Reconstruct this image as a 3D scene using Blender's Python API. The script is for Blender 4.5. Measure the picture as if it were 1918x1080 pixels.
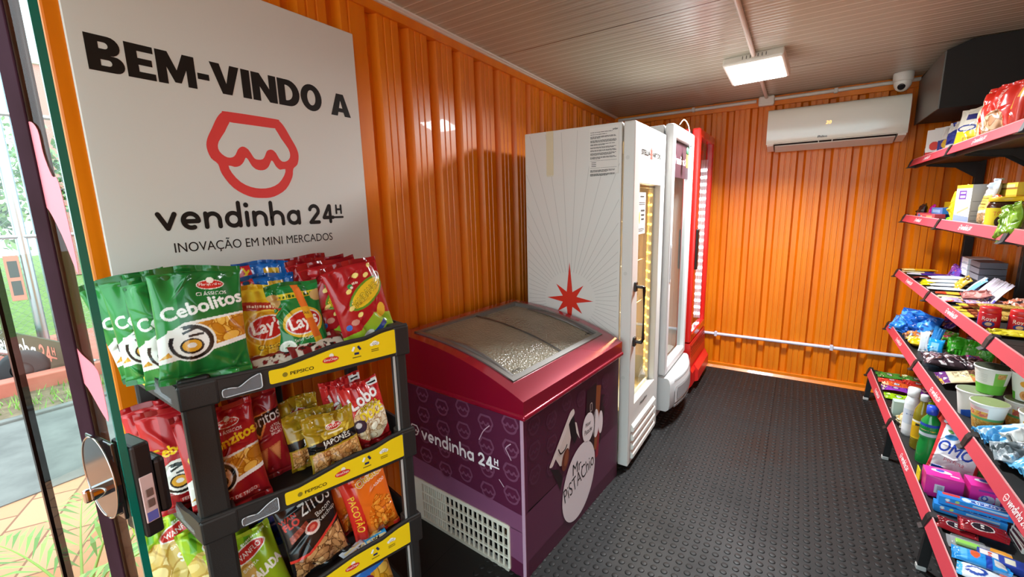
import bpy, math, random
import numpy as np
from mathutils import Vector, Matrix

for _o in list(bpy.data.objects):
    bpy.data.objects.remove(_o, do_unlink=True)
SC = bpy.context.scene
COL = SC.collection
PI = math.pi
rad = math.radians

# ------------------------------------------------------------------ camera
def make_camera():
    yaw, pitch, roll, fpx = 0.58183, -0.180865, -0.025976, 816.6
    f = np.array([-math.sin(yaw) * math.cos(pitch), math.cos(yaw) * math.cos(pitch), math.sin(pitch)])
    rt = np.array([math.cos(yaw), math.sin(yaw), 0.0])
    up = np.cross(rt, f)
    r2 = math.cos(roll) * rt + math.sin(roll) * up
    u2 = -math.sin(roll) * rt + math.cos(roll) * up
    cd = bpy.data.cameras.new('camera')
    cd.sensor_fit = 'HORIZONTAL'
    cd.sensor_width = 36.0
    cd.lens = fpx / 1918.0 * 36.0
    cd.clip_start = 0.02
    cam = bpy.data.objects.new('camera', cd)
    COL.objects.link(cam)
    m = Matrix.Identity(4)
    for i in range(3):
        m[i][0] = r2[i]; m[i][1] = u2[i]; m[i][2] = -f[i]
    m[0][3] = 0.0; m[1][3] = 0.0; m[2][3] = 1.465
    cam.matrix_world = m
    SC.camera = cam
make_camera()

# ------------------------------------------------------------------ world and light
W = bpy.data.worlds.new('overcast_sky')
SC.world = W
W.use_nodes = True
_bg = W.node_tree.nodes['Background']
_bg.inputs['Color'].default_value = (0.72, 0.91, 0.98, 1)
_bg.inputs['Strength'].default_value = 3.5
SC.view_settings.view_transform = 'Standard'
SC.view_settings.look = 'None'
SC.view_settings.gamma = 1.0
SC.view_settings.exposure = 0.40
SC.view_settings.use_curve_mapping = False
LAMP_POWER = 52.0      # ceiling flood lamp, used by its builder below

# ------------------------------------------------------------------ colour
def lin(h):
    if not isinstance(h, str):
        return tuple(h)
    h = h.lstrip('#')
    r = []
    for i in (0, 2, 4):
        c = int(h[i:i + 2], 16) / 255.0
        r.append(c / 12.92 if c <= 0.04045 else ((c + 0.055) / 1.055) ** 2.4)
    return tuple(r)

# ------------------------------------------------------------------ materials
MATS = {}
def _new(name):
    m = bpy.data.materials.new(name)
    m.use_nodes = True
    nt = m.node_tree
    return m, nt, nt.nodes['Principled BSDF']

def finish(name, rough, metal=0.0, coat=0.0, bump=0.0, bscale=300.0, emit=0.0, spec=0.5, trans=0.0, alpha=1.0):
    """A finish whose colour comes from the printed colour of the surface."""
    m, nt, b = _new(name)
    at = nt.nodes.new('ShaderNodeAttribute'); at.attribute_name = 'Col'
    nt.links.new(at.outputs['Color'], b.inputs['Base Color'])
    b.inputs['Roughness'].default_value = rough
    b.inputs['Metallic'].default_value = metal
    b.inputs['Coat Weight'].default_value = coat
    b.inputs['Coat Roughness'].default_value = 0.08
    b.inputs['Specular IOR Level'].default_value = spec
    if trans:
        b.inputs['Transmission Weight'].default_value = trans
    if alpha < 1:
        b.inputs['Alpha'].default_value = alpha
    if emit:
        nt.links.new(at.outputs['Color'], b.inputs['Emission Color'])
        b.inputs['Emission Strength'].default_value = emit
    if bump:
        n = nt.nodes.new('ShaderNodeTexNoise'); n.inputs['Scale'].default_value = bscale
        tc = nt.nodes.new('ShaderNodeTexCoord')
        nt.links.new(tc.outputs['Object'], n.inputs['Vector'])
        bp = nt.nodes.new('ShaderNodeBump'); bp.inputs['Strength'].default_value = bump
        bp.inputs['Distance'].default_value = 0.002
        nt.links.new(n.outputs['Fac'], bp.inputs['Height'])
        nt.links.new(bp.outputs['Normal'], b.inputs['Normal'])
    MATS[name] = m
    return m

finish('film', 0.24, coat=0.12, spec=0.42, bump=0.35, bscale=38)
finish('film_matte', 0.5, spec=0.3)
finish('card', 0.55, spec=0.3)
finish('plastic', 0.36)
finish('black_plastic', 0.5, bump=0.25, bscale=420)
finish('matte', 0.75)
finish('gloss', 0.12, coat=0.4)
finish('paint', 0.33, bump=0.05, bscale=160)
finish('car_paint', 0.22, coat=0.8, metal=0.35)
finish('metal', 0.3, metal=0.95)
finish('grey_metal', 0.42, metal=0.6)
finish('chrome', 0.08, metal=1.0)
finish('led', 0.4, emit=14.0)
finish('lamp_led', 0.4, emit=5.0)
finish('led_soft', 0.4, emit=2.2)
finish('display', 0.4, emit=1.4)
finish('leaf', 0.55)
finish('bark', 0.85, bump=0.6, bscale=40)
finish('clear_film', 0.12, alpha=0.22, spec=0.8)
finish('clear_plastic', 0.2, alpha=0.14, spec=0.5)
finish('tinted_pet', 0.08, trans=0.55, spec=0.6)

def glass_mat(name, tint, rough=0.0, ior=1.5, dew=False):
    m = bpy.data.materials.new(name); m.use_nodes = True
    nt = m.node_tree; nt.nodes.clear()
    out = nt.nodes.new('ShaderNodeOutputMaterial')
    tr = nt.nodes.new('ShaderNodeBsdfTransparent'); tr.inputs['Color'].default_value = (*tint, 1)
    gl = nt.nodes.new('ShaderNodeBsdfGlossy'); gl.inputs['Roughness'].default_value = rough
    fr = nt.nodes.new('ShaderNodeFresnel'); fr.inputs['IOR'].default_value = ior
    mx = nt.nodes.new('ShaderNodeMixShader')
    ge = nt.nodes.new('ShaderNodeNewGeometry'); iv = nt.nodes.new('ShaderNodeMath'); iv.operation = 'SUBTRACT'; iv.inputs[0].default_value = 1.0
    nt.links.new(ge.outputs['Backfacing'], iv.inputs[1])
    ml = nt.nodes.new('ShaderNodeMath'); ml.operation = 'MULTIPLY'
    nt.links.new(fr.outputs[0], ml.inputs[0]); nt.links.new(iv.outputs[0], ml.inputs[1])
    nt.links.new(ml.outputs[0], mx.inputs[0]); nt.links.new(tr.outputs[0], mx.inputs[1]); nt.links.new(gl.outputs[0], mx.inputs[2])
    last = mx
    if dew:
        # condensation: droplets and mist on the cold pane
        tc = nt.nodes.new('ShaderNodeTexCoord')
        vo = nt.nodes.new('ShaderNodeTexVoronoi'); vo.inputs['Scale'].default_value = 95
        nz = nt.nodes.new('ShaderNodeTexNoise'); nz.inputs['Scale'].default_value = 4
        nt.links.new(tc.outputs['Object'], vo.inputs['Vector']); nt.links.new(tc.outputs['Object'], nz.inputs['Vector'])
        bp = nt.nodes.new('ShaderNodeBump'); bp.inputs['Strength'].default_value = 0.9; bp.inputs['Distance'].default_value = 0.006
        nt.links.new(vo.outputs['Distance'], bp.inputs['Height'])
        df = nt.nodes.new('ShaderNodeBsdfPrincipled')
        df.inputs['Base Color'].default_value = (0.40, 0.36, 0.26, 1)
        df.inputs['Roughness'].default_value = 0.22
        nt.links.new(bp.outputs['Normal'], df.inputs['Normal'])
        nt.links.new(bp.outputs['Normal'], gl.inputs['Normal'])
        m2 = nt.nodes.new('ShaderNodeMixShader')
        rp = nt.nodes.new('ShaderNodeMapRange')
        rp.inputs['From Min'].default_value = 0.25; rp.inputs['From Max'].default_value = 0.75
        rp.inputs['To Min'].default_value = 0.62; rp.inputs['To Max'].default_value = 0.9
        nt.links.new(nz.outputs['Fac'], rp.inputs['Value'])
        nt.links.new(rp.outputs[0], m2.inputs[0]); nt.links.new(mx.outputs[0], m2.inputs[1]); nt.links.new(df.outputs[0], m2.inputs[2])
        last = m2
    nt.links.new(last.outputs[0], out.inputs['Surface'])
    MATS[name] = m
    return m
glass_mat('glass', (0.93, 0.97, 0.95), ior=1.07)
glass_mat('cooler_glass', (0.88, 0.9, 0.88), ior=1.6)
glass_mat('frosted_lid_glass', (0.8, 0.82, 0.78), 0.12, dew=True)

def noise_mix(name, c1, c2, scale, rough, bump=0.0, detail=4, stretch=(1, 1, 1), metal=0.0, coat=0.0):
    m, nt, b = _new(name)
    tc = nt.nodes.new('ShaderNodeTexCoord')
    mp = nt.nodes.new('ShaderNodeMapping'); mp.inputs['Scale'].default_value = stretch
    n = nt.nodes.new('ShaderNodeTexNoise'); n.inputs['Scale'].default_value = scale; n.inputs['Detail'].default_value = detail
    cr = nt.nodes.new('ShaderNodeValToRGB')
    cr.color_ramp.elements[0].position = 0.35; cr.color_ramp.elements[1].position = 0.65
    cr.color_ramp.elements[0].color = (*lin(c1), 1); cr.color_ramp.elements[1].color = (*lin(c2), 1)
    nt.links.new(tc.outputs['Object'], mp.inputs[0]); nt.links.new(mp.outputs[0], n.inputs['Vector'])
    nt.links.new(n.outputs['Fac'], cr.inputs[0]); nt.links.new(cr.outputs[0], b.inputs['Base Color'])
    b.inputs['Roughness'].default_value = rough; b.inputs['Metallic'].default_value = metal
    b.inputs['Coat Weight'].default_value = coat
    if bump:
        bp = nt.nodes.new('ShaderNodeBump'); bp.inputs['Strength'].default_value = bump; bp.inputs['Distance'].default_value = 0.004
        nt.links.new(n.outputs['Fac'], bp.inputs['Height']); nt.links.new(bp.outputs['Normal'], b.inputs['Normal'])
    MATS[name] = m
    return m

ORANGE = '#e27a08'
noise_mix('orange_paint', '#dc7204', '#e67e08', 2.2, 0.34, bump=0.12, detail=3, stretch=(6, 6, 1), coat=0.1)
MATS['orange_paint'].node_tree.nodes['Principled BSDF'].inputs['Specular IOR Level'].default_value = 0.35
noise_mix('rubber', '#1c1a19', '#2b2826', 9, 0.42, bump=0.1)
noise_mix('concrete', '#5c5b57', '#706f6a', 5, 0.85, bump=0.3)
noise_mix('soil', '#5a4a36', '#7c6a50', 9, 0.95, bump=0.5)
noise_mix('lawn', '#5a7430', '#788e44', 14, 0.9, bump=0.6)
noise_mix('court_red', '#b0604f', '#bc6e5c', 4, 0.8)
noise_mix('wood_brown', '#6a4634', '#8a6048', 6, 0.4, stretch=(8, 8, 0.6))
noise_mix('plum_dark', '#2c161c', '#38202a', 5, 0.95)
MATS['plum_dark'].node_tree.nodes['Principled BSDF'].inputs['Specular IOR Level'].default_value = 0.05

def ceiling_mat():
    m, nt, b = _new('pvc_ceiling')
    tc = nt.nodes.new('ShaderNodeTexCoord')
    sx = nt.nodes.new('ShaderNodeSeparateXYZ'); nt.links.new(tc.outputs['Object'], sx.inputs[0])
    def band(pitch, off, width):
        a = nt.nodes.new('ShaderNodeMath'); a.operation = 'ADD'; a.inputs[1].default_value = 100 * pitch - off
        nt.links.new(sx.outputs['Y'], a.inputs[0])
        d = nt.nodes.new('ShaderNodeMath'); d.operation = 'DIVIDE'; d.inputs[1].default_value = pitch; nt.links.new(a.outputs[0], d.inputs[0])
        f = nt.nodes.new('ShaderNodeMath'); f.operation = 'FRACT'; nt.links.new(d.outputs[0], f.inputs[0])
        l = nt.nodes.new('ShaderNodeMath'); l.operation = 'LESS_THAN'; l.inputs[1].default_value = width / pitch; nt.links.new(f.outputs[0], l.inputs[0])
        return l
    g1 = band(0.0692, 0.03, 0.006)
    g2 = band(1.24, 0.967, 0.006)
    mx = nt.nodes.new('ShaderNodeMix'); mx.data_type = 'RGBA'
    mx.inputs[6].default_value = (*lin('#b0aa98'), 1); mx.inputs[7].default_value = (*lin('#d8d4c6'), 1)
    nt.links.new(g1.outputs[0], mx.inputs[0])
    m2 = nt.nodes.new('ShaderNodeMix'); m2.data_type = 'RGBA'; m2.inputs[7].default_value = (*lin('#4a3c2e'), 1)
    nt.links.new(g2.outputs[0], m2.inputs[0]); nt.links.new(mx.outputs[2], m2.inputs[6])
    nt.links.new(m2.outputs[2], b.inputs['Base Color'])
    b.inputs['Roughness'].default_value = 0.27
    w = nt.nodes.new('ShaderNodeTexWave'); w.bands_direction = 'Y'; w.inputs['Scale'].default_value = 9.2
    nt.links.new(tc.outputs['Object'], w.inputs['Vector'])
    bp = nt.nodes.new('ShaderNodeBump'); bp.inputs['Strength'].default_value = 0.25; bp.inputs['Distance'].default_value = 0.004
    nt.links.new(w.outputs['Fac'], bp.inputs['Height']); nt.links.new(bp.outputs['Normal'], b.inputs['Normal'])
    MATS['pvc_ceiling'] = m
ceiling_mat()

def floor_mat():
    m, nt, b = _new('rubber_mat')
    tc = nt.nodes.new('ShaderNodeTexCoord')
    br = nt.nodes.new('ShaderNodeTexBrick')
    br.offset = 0.0
    br.inputs['Scale'].default_value = 1.0; br.inputs['Brick Width'].default_value = 0.56; br.inputs['Row Height'].default_value = 0.56
    br.inputs['Mortar Size'].default_value = 0.0022; br.inputs['Mortar Smooth'].default_value = 0.0
    br.inputs['Color1'].default_value = (*lin('#1f1d1c'), 1); br.inputs['Color2'].default_value = (*lin('#1c1a19'), 1)
    br.inputs['Mortar'].default_value = (*lin('#090808'), 1)
    mp = nt.nodes.new('ShaderNodeMapping'); mp.inputs['Location'].default_value = (0.06, 0.18, 0)
    nt.links.new(tc.outputs['Object'], mp.inputs[0]); nt.links.new(mp.outputs[0], br.inputs['Vector'])
    nz = nt.nodes.new('ShaderNodeTexNoise'); nz.inputs['Scale'].default_value = 3.0; nz.inputs['Detail'].default_value = 8
    nt.links.new(tc.outputs['Object'], nz.inputs['Vector'])
    rp = nt.nodes.new('ShaderNodeMapRange'); rp.inputs['From Min'].default_value = 0.3; rp.inputs['From Max'].default_value = 0.7
    rp.inputs['To Min'].default_value = 0.46; rp.inputs['To Max'].default_value = 0.66
    b.inputs['Specular IOR Level'].default_value = 0.32
    nt.links.new(nz.outputs['Fac'], rp.inputs['Value']); nt.links.new(rp.outputs[0], b.inputs['Roughness'])
    nt.links.new(br.outputs['Color'], b.inputs['Base Color'])
    MATS['rubber_mat'] = m
floor_mat()

def paver_mat():
    m, nt, b = _new('terracotta_pavers')
    tc = nt.nodes.new('ShaderNodeTexCoord')
    mp = nt.nodes.new('ShaderNodeMapping'); mp.inputs['Rotation'].default_value = (0, 0, 0.5)
    br = nt.nodes.new('ShaderNodeTexBrick')
    br.inputs['Scale'].default_value = 1.0; br.inputs['Brick Width'].default_value = 0.3; br.inputs['Row Height'].default_value = 0.2
    br.inputs['Mortar Size'].default_value = 0.006
    br.inputs['Color1'].default_value = (*lin('#b07450'), 1); br.inputs['Color2'].default_value = (*lin('#c08864'), 1)
    br.inputs['Mortar'].default_value = (*lin('#7a5038'), 1)
    nt.links.new(tc.outputs['Object'], mp.inputs[0]); nt.links.new(mp.outputs[0], br.inputs['Vector'])
    nt.links.new(br.outputs['Color'], b.inputs['Base Color'])
    b.inputs['Roughness'].default_value = 0.8
    MATS['terracotta_pavers'] = m
paver_mat()

# ------------------------------------------------------------------ text as triangles
_TC = {}
def text_tris(s, bold=0.0, shear=0.0):
    key = (s, bold, shear)
    if key in _TC:
        return _TC[key]
    cu = bpy.data.curves.new('txt', 'FONT')
    cu.body = s; cu.size = 1.0; cu.offset = bold; cu.shear = shear; cu.resolution_u = 5
    ob = bpy.data.objects.new('txt', cu); COL.objects.link(ob)
    dg = bpy.context.evaluated_depsgraph_get(); dg.update()
    me = bpy.data.meshes.new_from_object(ob.evaluated_get(dg))
    me.calc_loop_triangles()
    V = np.array([v.co[:2] for v in me.vertices], float).reshape(-1, 2)
    T = np.array([t.vertices[:] for t in me.loop_triangles], int).reshape(-1, 3)
    bpy.data.objects.remove(ob); bpy.data.curves.remove(cu); bpy.data.meshes.remove(me)
    V = V - V.min(0)
    _TC[key] = (V, T)
    return _TC[key]

# ------------------------------------------------------------------ mesh builder
class MB:
    def __init__(s):
        s.V = []; s.C = []; s.F = []; s.M = []; s.S = []; s.n = 0; s.Q = []
    def add(s, V, F, col, mat=0, smooth=False):
        V = np.asarray(V, float).reshape(-1, 3)
        c = np.asarray(lin(col) if isinstance(col, (str, tuple)) else col, float)
        if c.ndim == 1:
            c = np.repeat(c[None], len(V), 0)
        s.V.append(V); s.C.append(c)
        for f in F:
            s.F.append([i + s.n for i in f]); s.M.append(mat); s.S.append(smooth)
        s.n += len(V)
        return s
    def grid(s, P, col, mat=0, smooth=True, flip=False):
        H, Wd = P.shape[:2]
        idx = np.arange(H * Wd).reshape(H, Wd) + s.n
        a, b, c, d = idx[:-1, :-1], idx[:-1, 1:], idx[1:, 1:], idx[1:, :-1]
        q = np.stack([a, b, c, d] if not flip else [a, d, c, b], -1).reshape(-1, 4)
        C = np.asarray(lin(col) if isinstance(col, (str, tuple)) else col, float)
        if C.ndim == 1:
            C = np.broadcast_to(C, (H, Wd, 3))
        s.V.append(P.reshape(-1, 3)); s.C.append(C.reshape(-1, 3))
        s.Q.append((q, mat, smooth)); s.n += H * Wd
        return s
    def box(s, lo, hi, col, mat=0, r=0.0, seg=2):
        lo, hi = np.minimum(lo, hi) * 1.0, np.maximum(lo, hi) * 1.0
        if r <= 0:
            V = [(x, y, z) for z in (lo[2], hi[2]) for y in (lo[1], hi[1]) for x in (lo[0], hi[0])]
            F = [(0, 2, 3, 1), (4, 5, 7, 6), (0, 1, 5, 4), (2, 6, 7, 3), (0, 4, 6, 2), (1, 3, 7, 5)]
            return s.add(V, F, col, mat)
        import bmesh
        bm = bmesh.new()
        bmesh.ops.create_cube(bm, size=1.0)
        for v in bm.verts:
            v.co = Vector([(lo[i] + hi[i]) / 2 + v.co[i] * (hi[i] - lo[i]) for i in range(3)])
        r = min(r, 0.48 * min(hi - lo))
        bmesh.ops.bevel(bm, geom=bm.edges[:], offset=r, segments=seg, profile=0.5, affect='EDGES')
        bm.verts.index_update()
        s.add([v.co[:] for v in bm.verts], [[v.index for v in f.verts] for f in bm.faces], col, mat)
        bm.free()
        return s
    def prism(s, pts, axis, a, b, col, mat=0, smooth=False):
        """polygon in the two other axes extruded along axis from a to b"""
        n = len(pts)
        def mk(p, t):
            o = [0, 0, 0]; k = [i for i in range(3) if i != axis]
            o[axis] = t; o[k[0]] = p[0]; o[k[1]] = p[1]
            return o
        V = [mk(p, a) for p in pts] + [mk(p, b) for p in pts]
        F = [list(range(n))[::-1], list(range(n, 2 * n))] + [(i, (i + 1) % n, n + (i + 1) % n, n + i) for i in range(n)]
        return s.add(V, F, col, mat, smooth)
    def plate(s, pts3, nrm, th, col, mat=0):
        """planar polygon in space with a thickness along -nrm"""
        P = np.asarray(pts3, float); n = len(P); Q = P - np.asarray(nrm, float) * th
        F = [list(range(n)), list(range(n, 2 * n))[::-1]] + [(i, n + i, n + (i + 1) % n, (i + 1) % n) for i in range(n)]
        return s.add(np.vstack([P, Q]), F, col, mat)
    def tube(s, path, r, col, mat=0, n=8, cap=True):
        P = [Vector(p) for p in path]; rings = []
        R = r if hasattr(r, '__len__') else [r] * len(P)
        up = None
        for i, p in enumerate(P):
            d = (P[min(i + 1, len(P) - 1)] - P[max(i - 1, 0)])
            d = d.normalized() if d.length > 1e-9 else Vector((0, 0, 1))
            if up is None:
                up = Vector((0, 0, 1)) if abs(d.z) < 0.9 else Vector((1, 0, 0))
            x = up.cross(d)
            if x.length < 1e-6:
                x = Vector((1, 0, 0)).cross(d)
            x.normalize(); y = d.cross(x).normalized(); up = y.cross(d) * -1 if False else up
            rings.append([(p + x * math.cos(2 * PI * k / n) * R[i] + y * math.sin(2 * PI * k / n) * R[i])[:] for k in range(n)])
        V = [v for rg in rings for v in rg]
        F = [(i * n + k, i * n + (k + 1) % n, (i + 1) * n + (k + 1) % n, (i + 1) * n + k) for i in range(len(P) - 1) for k in range(n)]
        s.add(V, F, col, mat, True)
        if cap:
            s.add(rings[0], [list(range(n))[::-1]], col, mat); s.add(rings[-1], [list(range(n))], col, mat)
        return s
    def lathe(s, prof, col, mat=0, n=32, c=(0, 0, 0), art=None, smooth=True, axis=2):
        """prof: list of (radius, z); art wraps an Art raster round it"""
        if art is not None:
            n = art.C.shape[1] - 1
        th = np.linspace(0, 2 * PI, n + 1)
        pr = np.array(prof, float)
        if art is not None:
            H = art.C.shape[0]
            t = np.concatenate([[0], np.cumsum(np.hypot(*np.diff(pr, axis=0).T))]); t /= t[-1]
            k = np.linspace(0, 1, H)
            pr = np.stack([np.interp(k, t, pr[:, 0]), np.interp(k, t, pr[:, 1])], -1)
        a = pr[:, 0][:, None] * np.cos(th); b = pr[:, 0][:, None] * np.sin(th); z = pr[:, 1][:, None] + 0 * th
        P = np.stack([a, b, z], -1)
        if axis == 0:
            P = P[..., [2, 0, 1]]
        elif axis == 1:
            P = P[..., [1, 2, 0]]
        P = P + np.array(c)
        return s.grid(P, art.C if art is not None else col, mat, smooth)
    # ---- flat printing: o + x*ux + y*uy
    def flat(s, V2, T, o, ux, uy, col, mat=0):
        V2 = np.asarray(V2, float); o, ux, uy = map(lambda q: np.asarray(q, float), (o, ux, uy))
        return s.add(o + V2[:, :1] * ux + V2[:, 1:2] * uy, [list(t) for t in T], col, mat)
    def text(s, st, bbox, o, ux, uy, col, mat=0, bold=0.02, shear=0.0):
        V, T = text_tris(st, 0.0, shear)
        x0, y0, x1, y1 = bbox
        m = V.max(0); k = (y1 - y0) / m[1] * max(bold, 0)
        n = np.cross(np.asarray(ux, float), np.asarray(uy, float)); n = n / np.linalg.norm(n)
        for i, (dx, dy) in enumerate([(0, 0)] + ([(1, .3), (-1, -.3), (.3, -1), (-.3, 1)] if k > 0 else [])):
            V2 = V / m * np.array([x1 - x0 - 2 * k, y1 - y0 - 2 * k]) + np.array([x0 + k + dx * k, y0 + k + dy * k])
            s.flat(V2, T, np.asarray(o, float) + n * .00008 * i, ux, uy, col, mat)
        return s
    def shape(s, pts, o, ux, uy, col, mat=0):
        return s.flat(pts, [list(range(len(pts)))], o, ux, uy, col, mat)
    def ell(s, cx, cy, rx, ry, o, ux, uy, col, mat=0, n=40, rot=0.0):
        t = np.linspace(0, 2 * PI, n, endpoint=False)
        x = rx * np.cos(t); y = ry * np.sin(t)
        pts = np.stack([cx + x * math.cos(rot) - y * math.sin(rot), cy + x * math.sin(rot) + y * math.cos(rot)], -1)
        return s.shape(pts, o, ux, uy, col, mat)
    def stroke(s, pts, w, o, ux, uy, col, closed=False, mat=0):
        L, R = stroke_sides(pts, w, closed)
        n = len(L)
        V = np.vstack([L, R])
        T = [(i, (i + 1) % n, n + (i + 1) % n, n + i) for i in range(n if closed else n - 1)]
        return s.flat(V, T, o, ux, uy, col, mat)
    def build(s, name, parent=None, mats=('plastic',), loc=None, rot=None):
        V = np.vstack(s.V) if s.V else np.zeros((0, 3))
        C = np.vstack(s.C) if s.C else np.zeros((0, 3))
        loops = []; starts = []; tot = []; mi = []; sm = []
        k = 0
        for q, m_, sm_ in s.Q:
            loops.append(q.reshape(-1)); nq = len(q)
            starts.append(np.arange(nq) * 4 + k); tot.append(np.full(nq, 4)); mi.append(np.full(nq, m_)); sm.append(np.full(nq, sm_)); k += 4 * nq
        if s.F:
            ln = np.array([len(f) for f in s.F]); fl = np.concatenate([np.asarray(f) for f in s.F])
            starts.append(np.concatenate([[0], np.cumsum(ln)[:-1]]) + k); tot.append(ln); loops.append(fl)
            mi.append(np.array(s.M)); sm.append(np.array(s.S))
        me = bpy.data.meshes.new(name)
        loops = np.concatenate(loops).astype(np.int32); starts = np.concatenate(starts).astype(np.int32)
        me.vertices.add(len(V)); me.vertices.foreach_set('co', V.astype(np.float32).ravel())
        me.loops.add(len(loops)); me.loops.foreach_set('vertex_index', loops)
        me.polygons.add(len(starts)); me.polygons.foreach_set('loop_start', starts)
        me.polygons.foreach_set('material_index', np.concatenate(mi).astype(np.int32))
        me.update(calc_edges=True)
        me.polygons.foreach_set('use_smooth', np.concatenate(sm).astype(bool))
        ca = me.color_attributes.new('Col', 'FLOAT_COLOR', 'POINT')
        ca.data.foreach_set('color', np.hstack([C, np.ones((len(C), 1))]).astype(np.float32).ravel())
        for m_ in mats:
            me.materials.append(MATS[m_])
        me.validate()
        ob = bpy.data.objects.new(name, me); COL.objects.link(ob)
        if parent is not None:
            ob.parent = parent
        if loc is not None:
            ob.location = loc
        if rot is not None:
            ob.rotation_euler = rot
        return ob

def stroke_sides(pts, w, closed=False):
    P = np.asarray(pts, float); n = len(P)
    if closed:
        d = np.roll(P, -1, 0) - np.roll(P, 1, 0)
    else:
        d = np.gradient(P, axis=0)
    d /= np.maximum(np.linalg.norm(d, axis=1), 1e-9)[:, None]
    nr = np.stack([-d[:, 1], d[:, 0]], -1)
    return P + nr * w / 2, P - nr * w / 2

def smooth_path(pts, closed=False, k=6):
    """Catmull-Rom through pts"""
    P = np.asarray(pts, float); n = len(P); out = []
    rng = range(n) if closed else range(n - 1)
    for i in rng:
        p0 = P[(i - 1) % n] if closed or i > 0 else P[0]
        p1 = P[i]; p2 = P[(i + 1) % n]
        p3 = P[(i + 2) % n] if closed or i + 2 < n else P[-1]
        for t in np.linspace(0, 1, k, endpoint=False):
            out.append(0.5 * ((2 * p1) + (-p0 + p2) * t + (2 * p0 - 5 * p1 + 4 * p2 - p3) * t * t + (-p0 + 3 * p1 - 3 * p2 + p3) * t ** 3))
    if not closed:
        out.append(P[-1])
    return np.array(out)

def rounded_poly(pts, r, k=5):
    P = np.asarray(pts, float); n = len(P); out = []
    for i in range(n):
        a, b, c = P[i - 1], P[i], P[(i + 1) % n]
        u = (a - b) / np.linalg.norm(a - b); v = (c - b) / np.linalg.norm(c - b)
        rr = min(r, 0.45 * np.linalg.norm(a - b), 0.45 * np.linalg.norm(c - b))
        p, q = b + u * rr, b + v * rr
        for t in np.linspace(0, 1, k):
            out.append((1 - t) ** 2 * p + 2 * t * (1 - t) * b + t * t * q)
    return np.array(out)

# the shop's awning-and-chin emblem, unit width, y from 0 to 0.89
EM_OUT = smooth_path([(-.41, .345), (-.468, .40), (-.495, .50), (-.478, .59), (-.42, .70), (-.36, .81), (-.305, .872), (-.25, .888), (.25, .888), (.305, .872), (.36, .81), (.42, .70), (.478, .59), (.495, .50), (.468, .40), (.41, .345), (.385, .245), (.29, .105), (.14, .018), (0, 0), (-.14, .018), (-.29, .105), (-.385, .245)], True, 3)
EM_AWN = smooth_path([(-.245, .775), (-.20, .782), (.20, .782), (.245, .775), (.30, .68), (.375, .57), (.388, .5), (.37, .455), (.33, .425), (.285, .42), (.25, .45), (.22, .51), (.185, .54), (.15, .54), (.115, .52), (.09, .47), (.06, .43), (.01, .42), (-.03, .43), (-.055, .47), (-.085, .52), (-.125, .545), (-.16, .54), (-.195, .51), (-.225, .455), (-.26, .425), (-.31, .42), (-.36, .45), (-.388, .50), (-.375, .57), (-.30, .68)], True, 2)
EM_CHIN = smooth_path([(-.31, .335), (-.25, .325), (-.195, .34), (-.15, .385), (-.125, .43), (-.10, .41), (-.07, .35), (-.03, .315), (.02, .305), (.07, .315), (.11, .345), (.135, .385), (.155, .42), (.175, .41), (.20, .36), (.245, .325), (.31, .335), (.285, .26), (.21, .17), (.11, .12), (0, .105), (-.11, .12), (-.21, .17), (-.285, .26)], True, 2)
def _nrm(ux, uy):
    n = np.cross(np.asarray(ux, float), np.asarray(uy, float)); return n / np.linalg.norm(n)
def emblem(mb, cx, y0, w, o, ux, uy, col, back, mat=0):
    o = np.asarray(o, float); n = _nrm(ux, uy) * .00025; c = np.array([cx, y0])
    mb.shape(EM_OUT * w + c, o, ux, uy, col, mat)
    mb.shape(EM_AWN * w + c, o + n, ux, uy, back, mat)
    mb.shape(EM_CHIN * w + c, o + n, ux, uy, back, mat)

# rounded heavy lettering for the shop's word mark: strokes on an x-height of 1
def _arc(cx, cy, r, a0, a1, k=14, ry=None):
    t = np.radians(np.linspace(a0, a1, k)); return [(cx + r * math.cos(a), cy + (ry or r) * math.sin(a)) for a in t]
GLYPH = {
    'v': (1.0, [[(.12, .87), (.50, .12)], [(.50, .12), (.88, .87)]]),
    'e': (1.0, [[(.20, .47), (.86, .47)], _arc(.5, .5, .38, -2, 292, 26)]),
    'n': (.98, [[(.13, .87), (.13, .13)], [(.13, .5)] + _arc(.5, .5, .36, 180, 0, 16) + [(.86, .13)]]),
    'd': (1.02, [_arc(.5, .5, .37, 0, 360, 30), [(.87, 1.45), (.87, .13)]]),
    'i': (.30, [[(.15, .87), (.15, .13)], [(.15, 1.32), (.15, 1.36)]]),
    'h': (.98, [[(.13, 1.45), (.13, .13)], [(.13, .5)] + _arc(.5, .5, .36, 180, 0, 16) + [(.86, .13)]]),
    'a': (1.02, [_arc(.5, .5, .37, 0, 360, 30), [(.87, .87), (.87, .13)]]),
    '2': (.92, [_arc(.46, .90, .33, 165, -25, 14) + [(.62, .62), (.14, .13)], [(.14, .13), (.80, .13)]]),
    '4': (1.0, [[(.60, 1.22), (.14, .42)], [(.14, .42), (.90, .42)], [(.66, 1.22), (.66, .13)]]),
    'H': (.62, [[(.1, 1.25), (.1, .70)], [(.5, 1.25), (.5, .70)], [(.1, .97), (.5, .97)]]),
    '_': (0, [[(-.72, .42), (.0, .42)]]),
    ' ': (.28, []),
}
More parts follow.
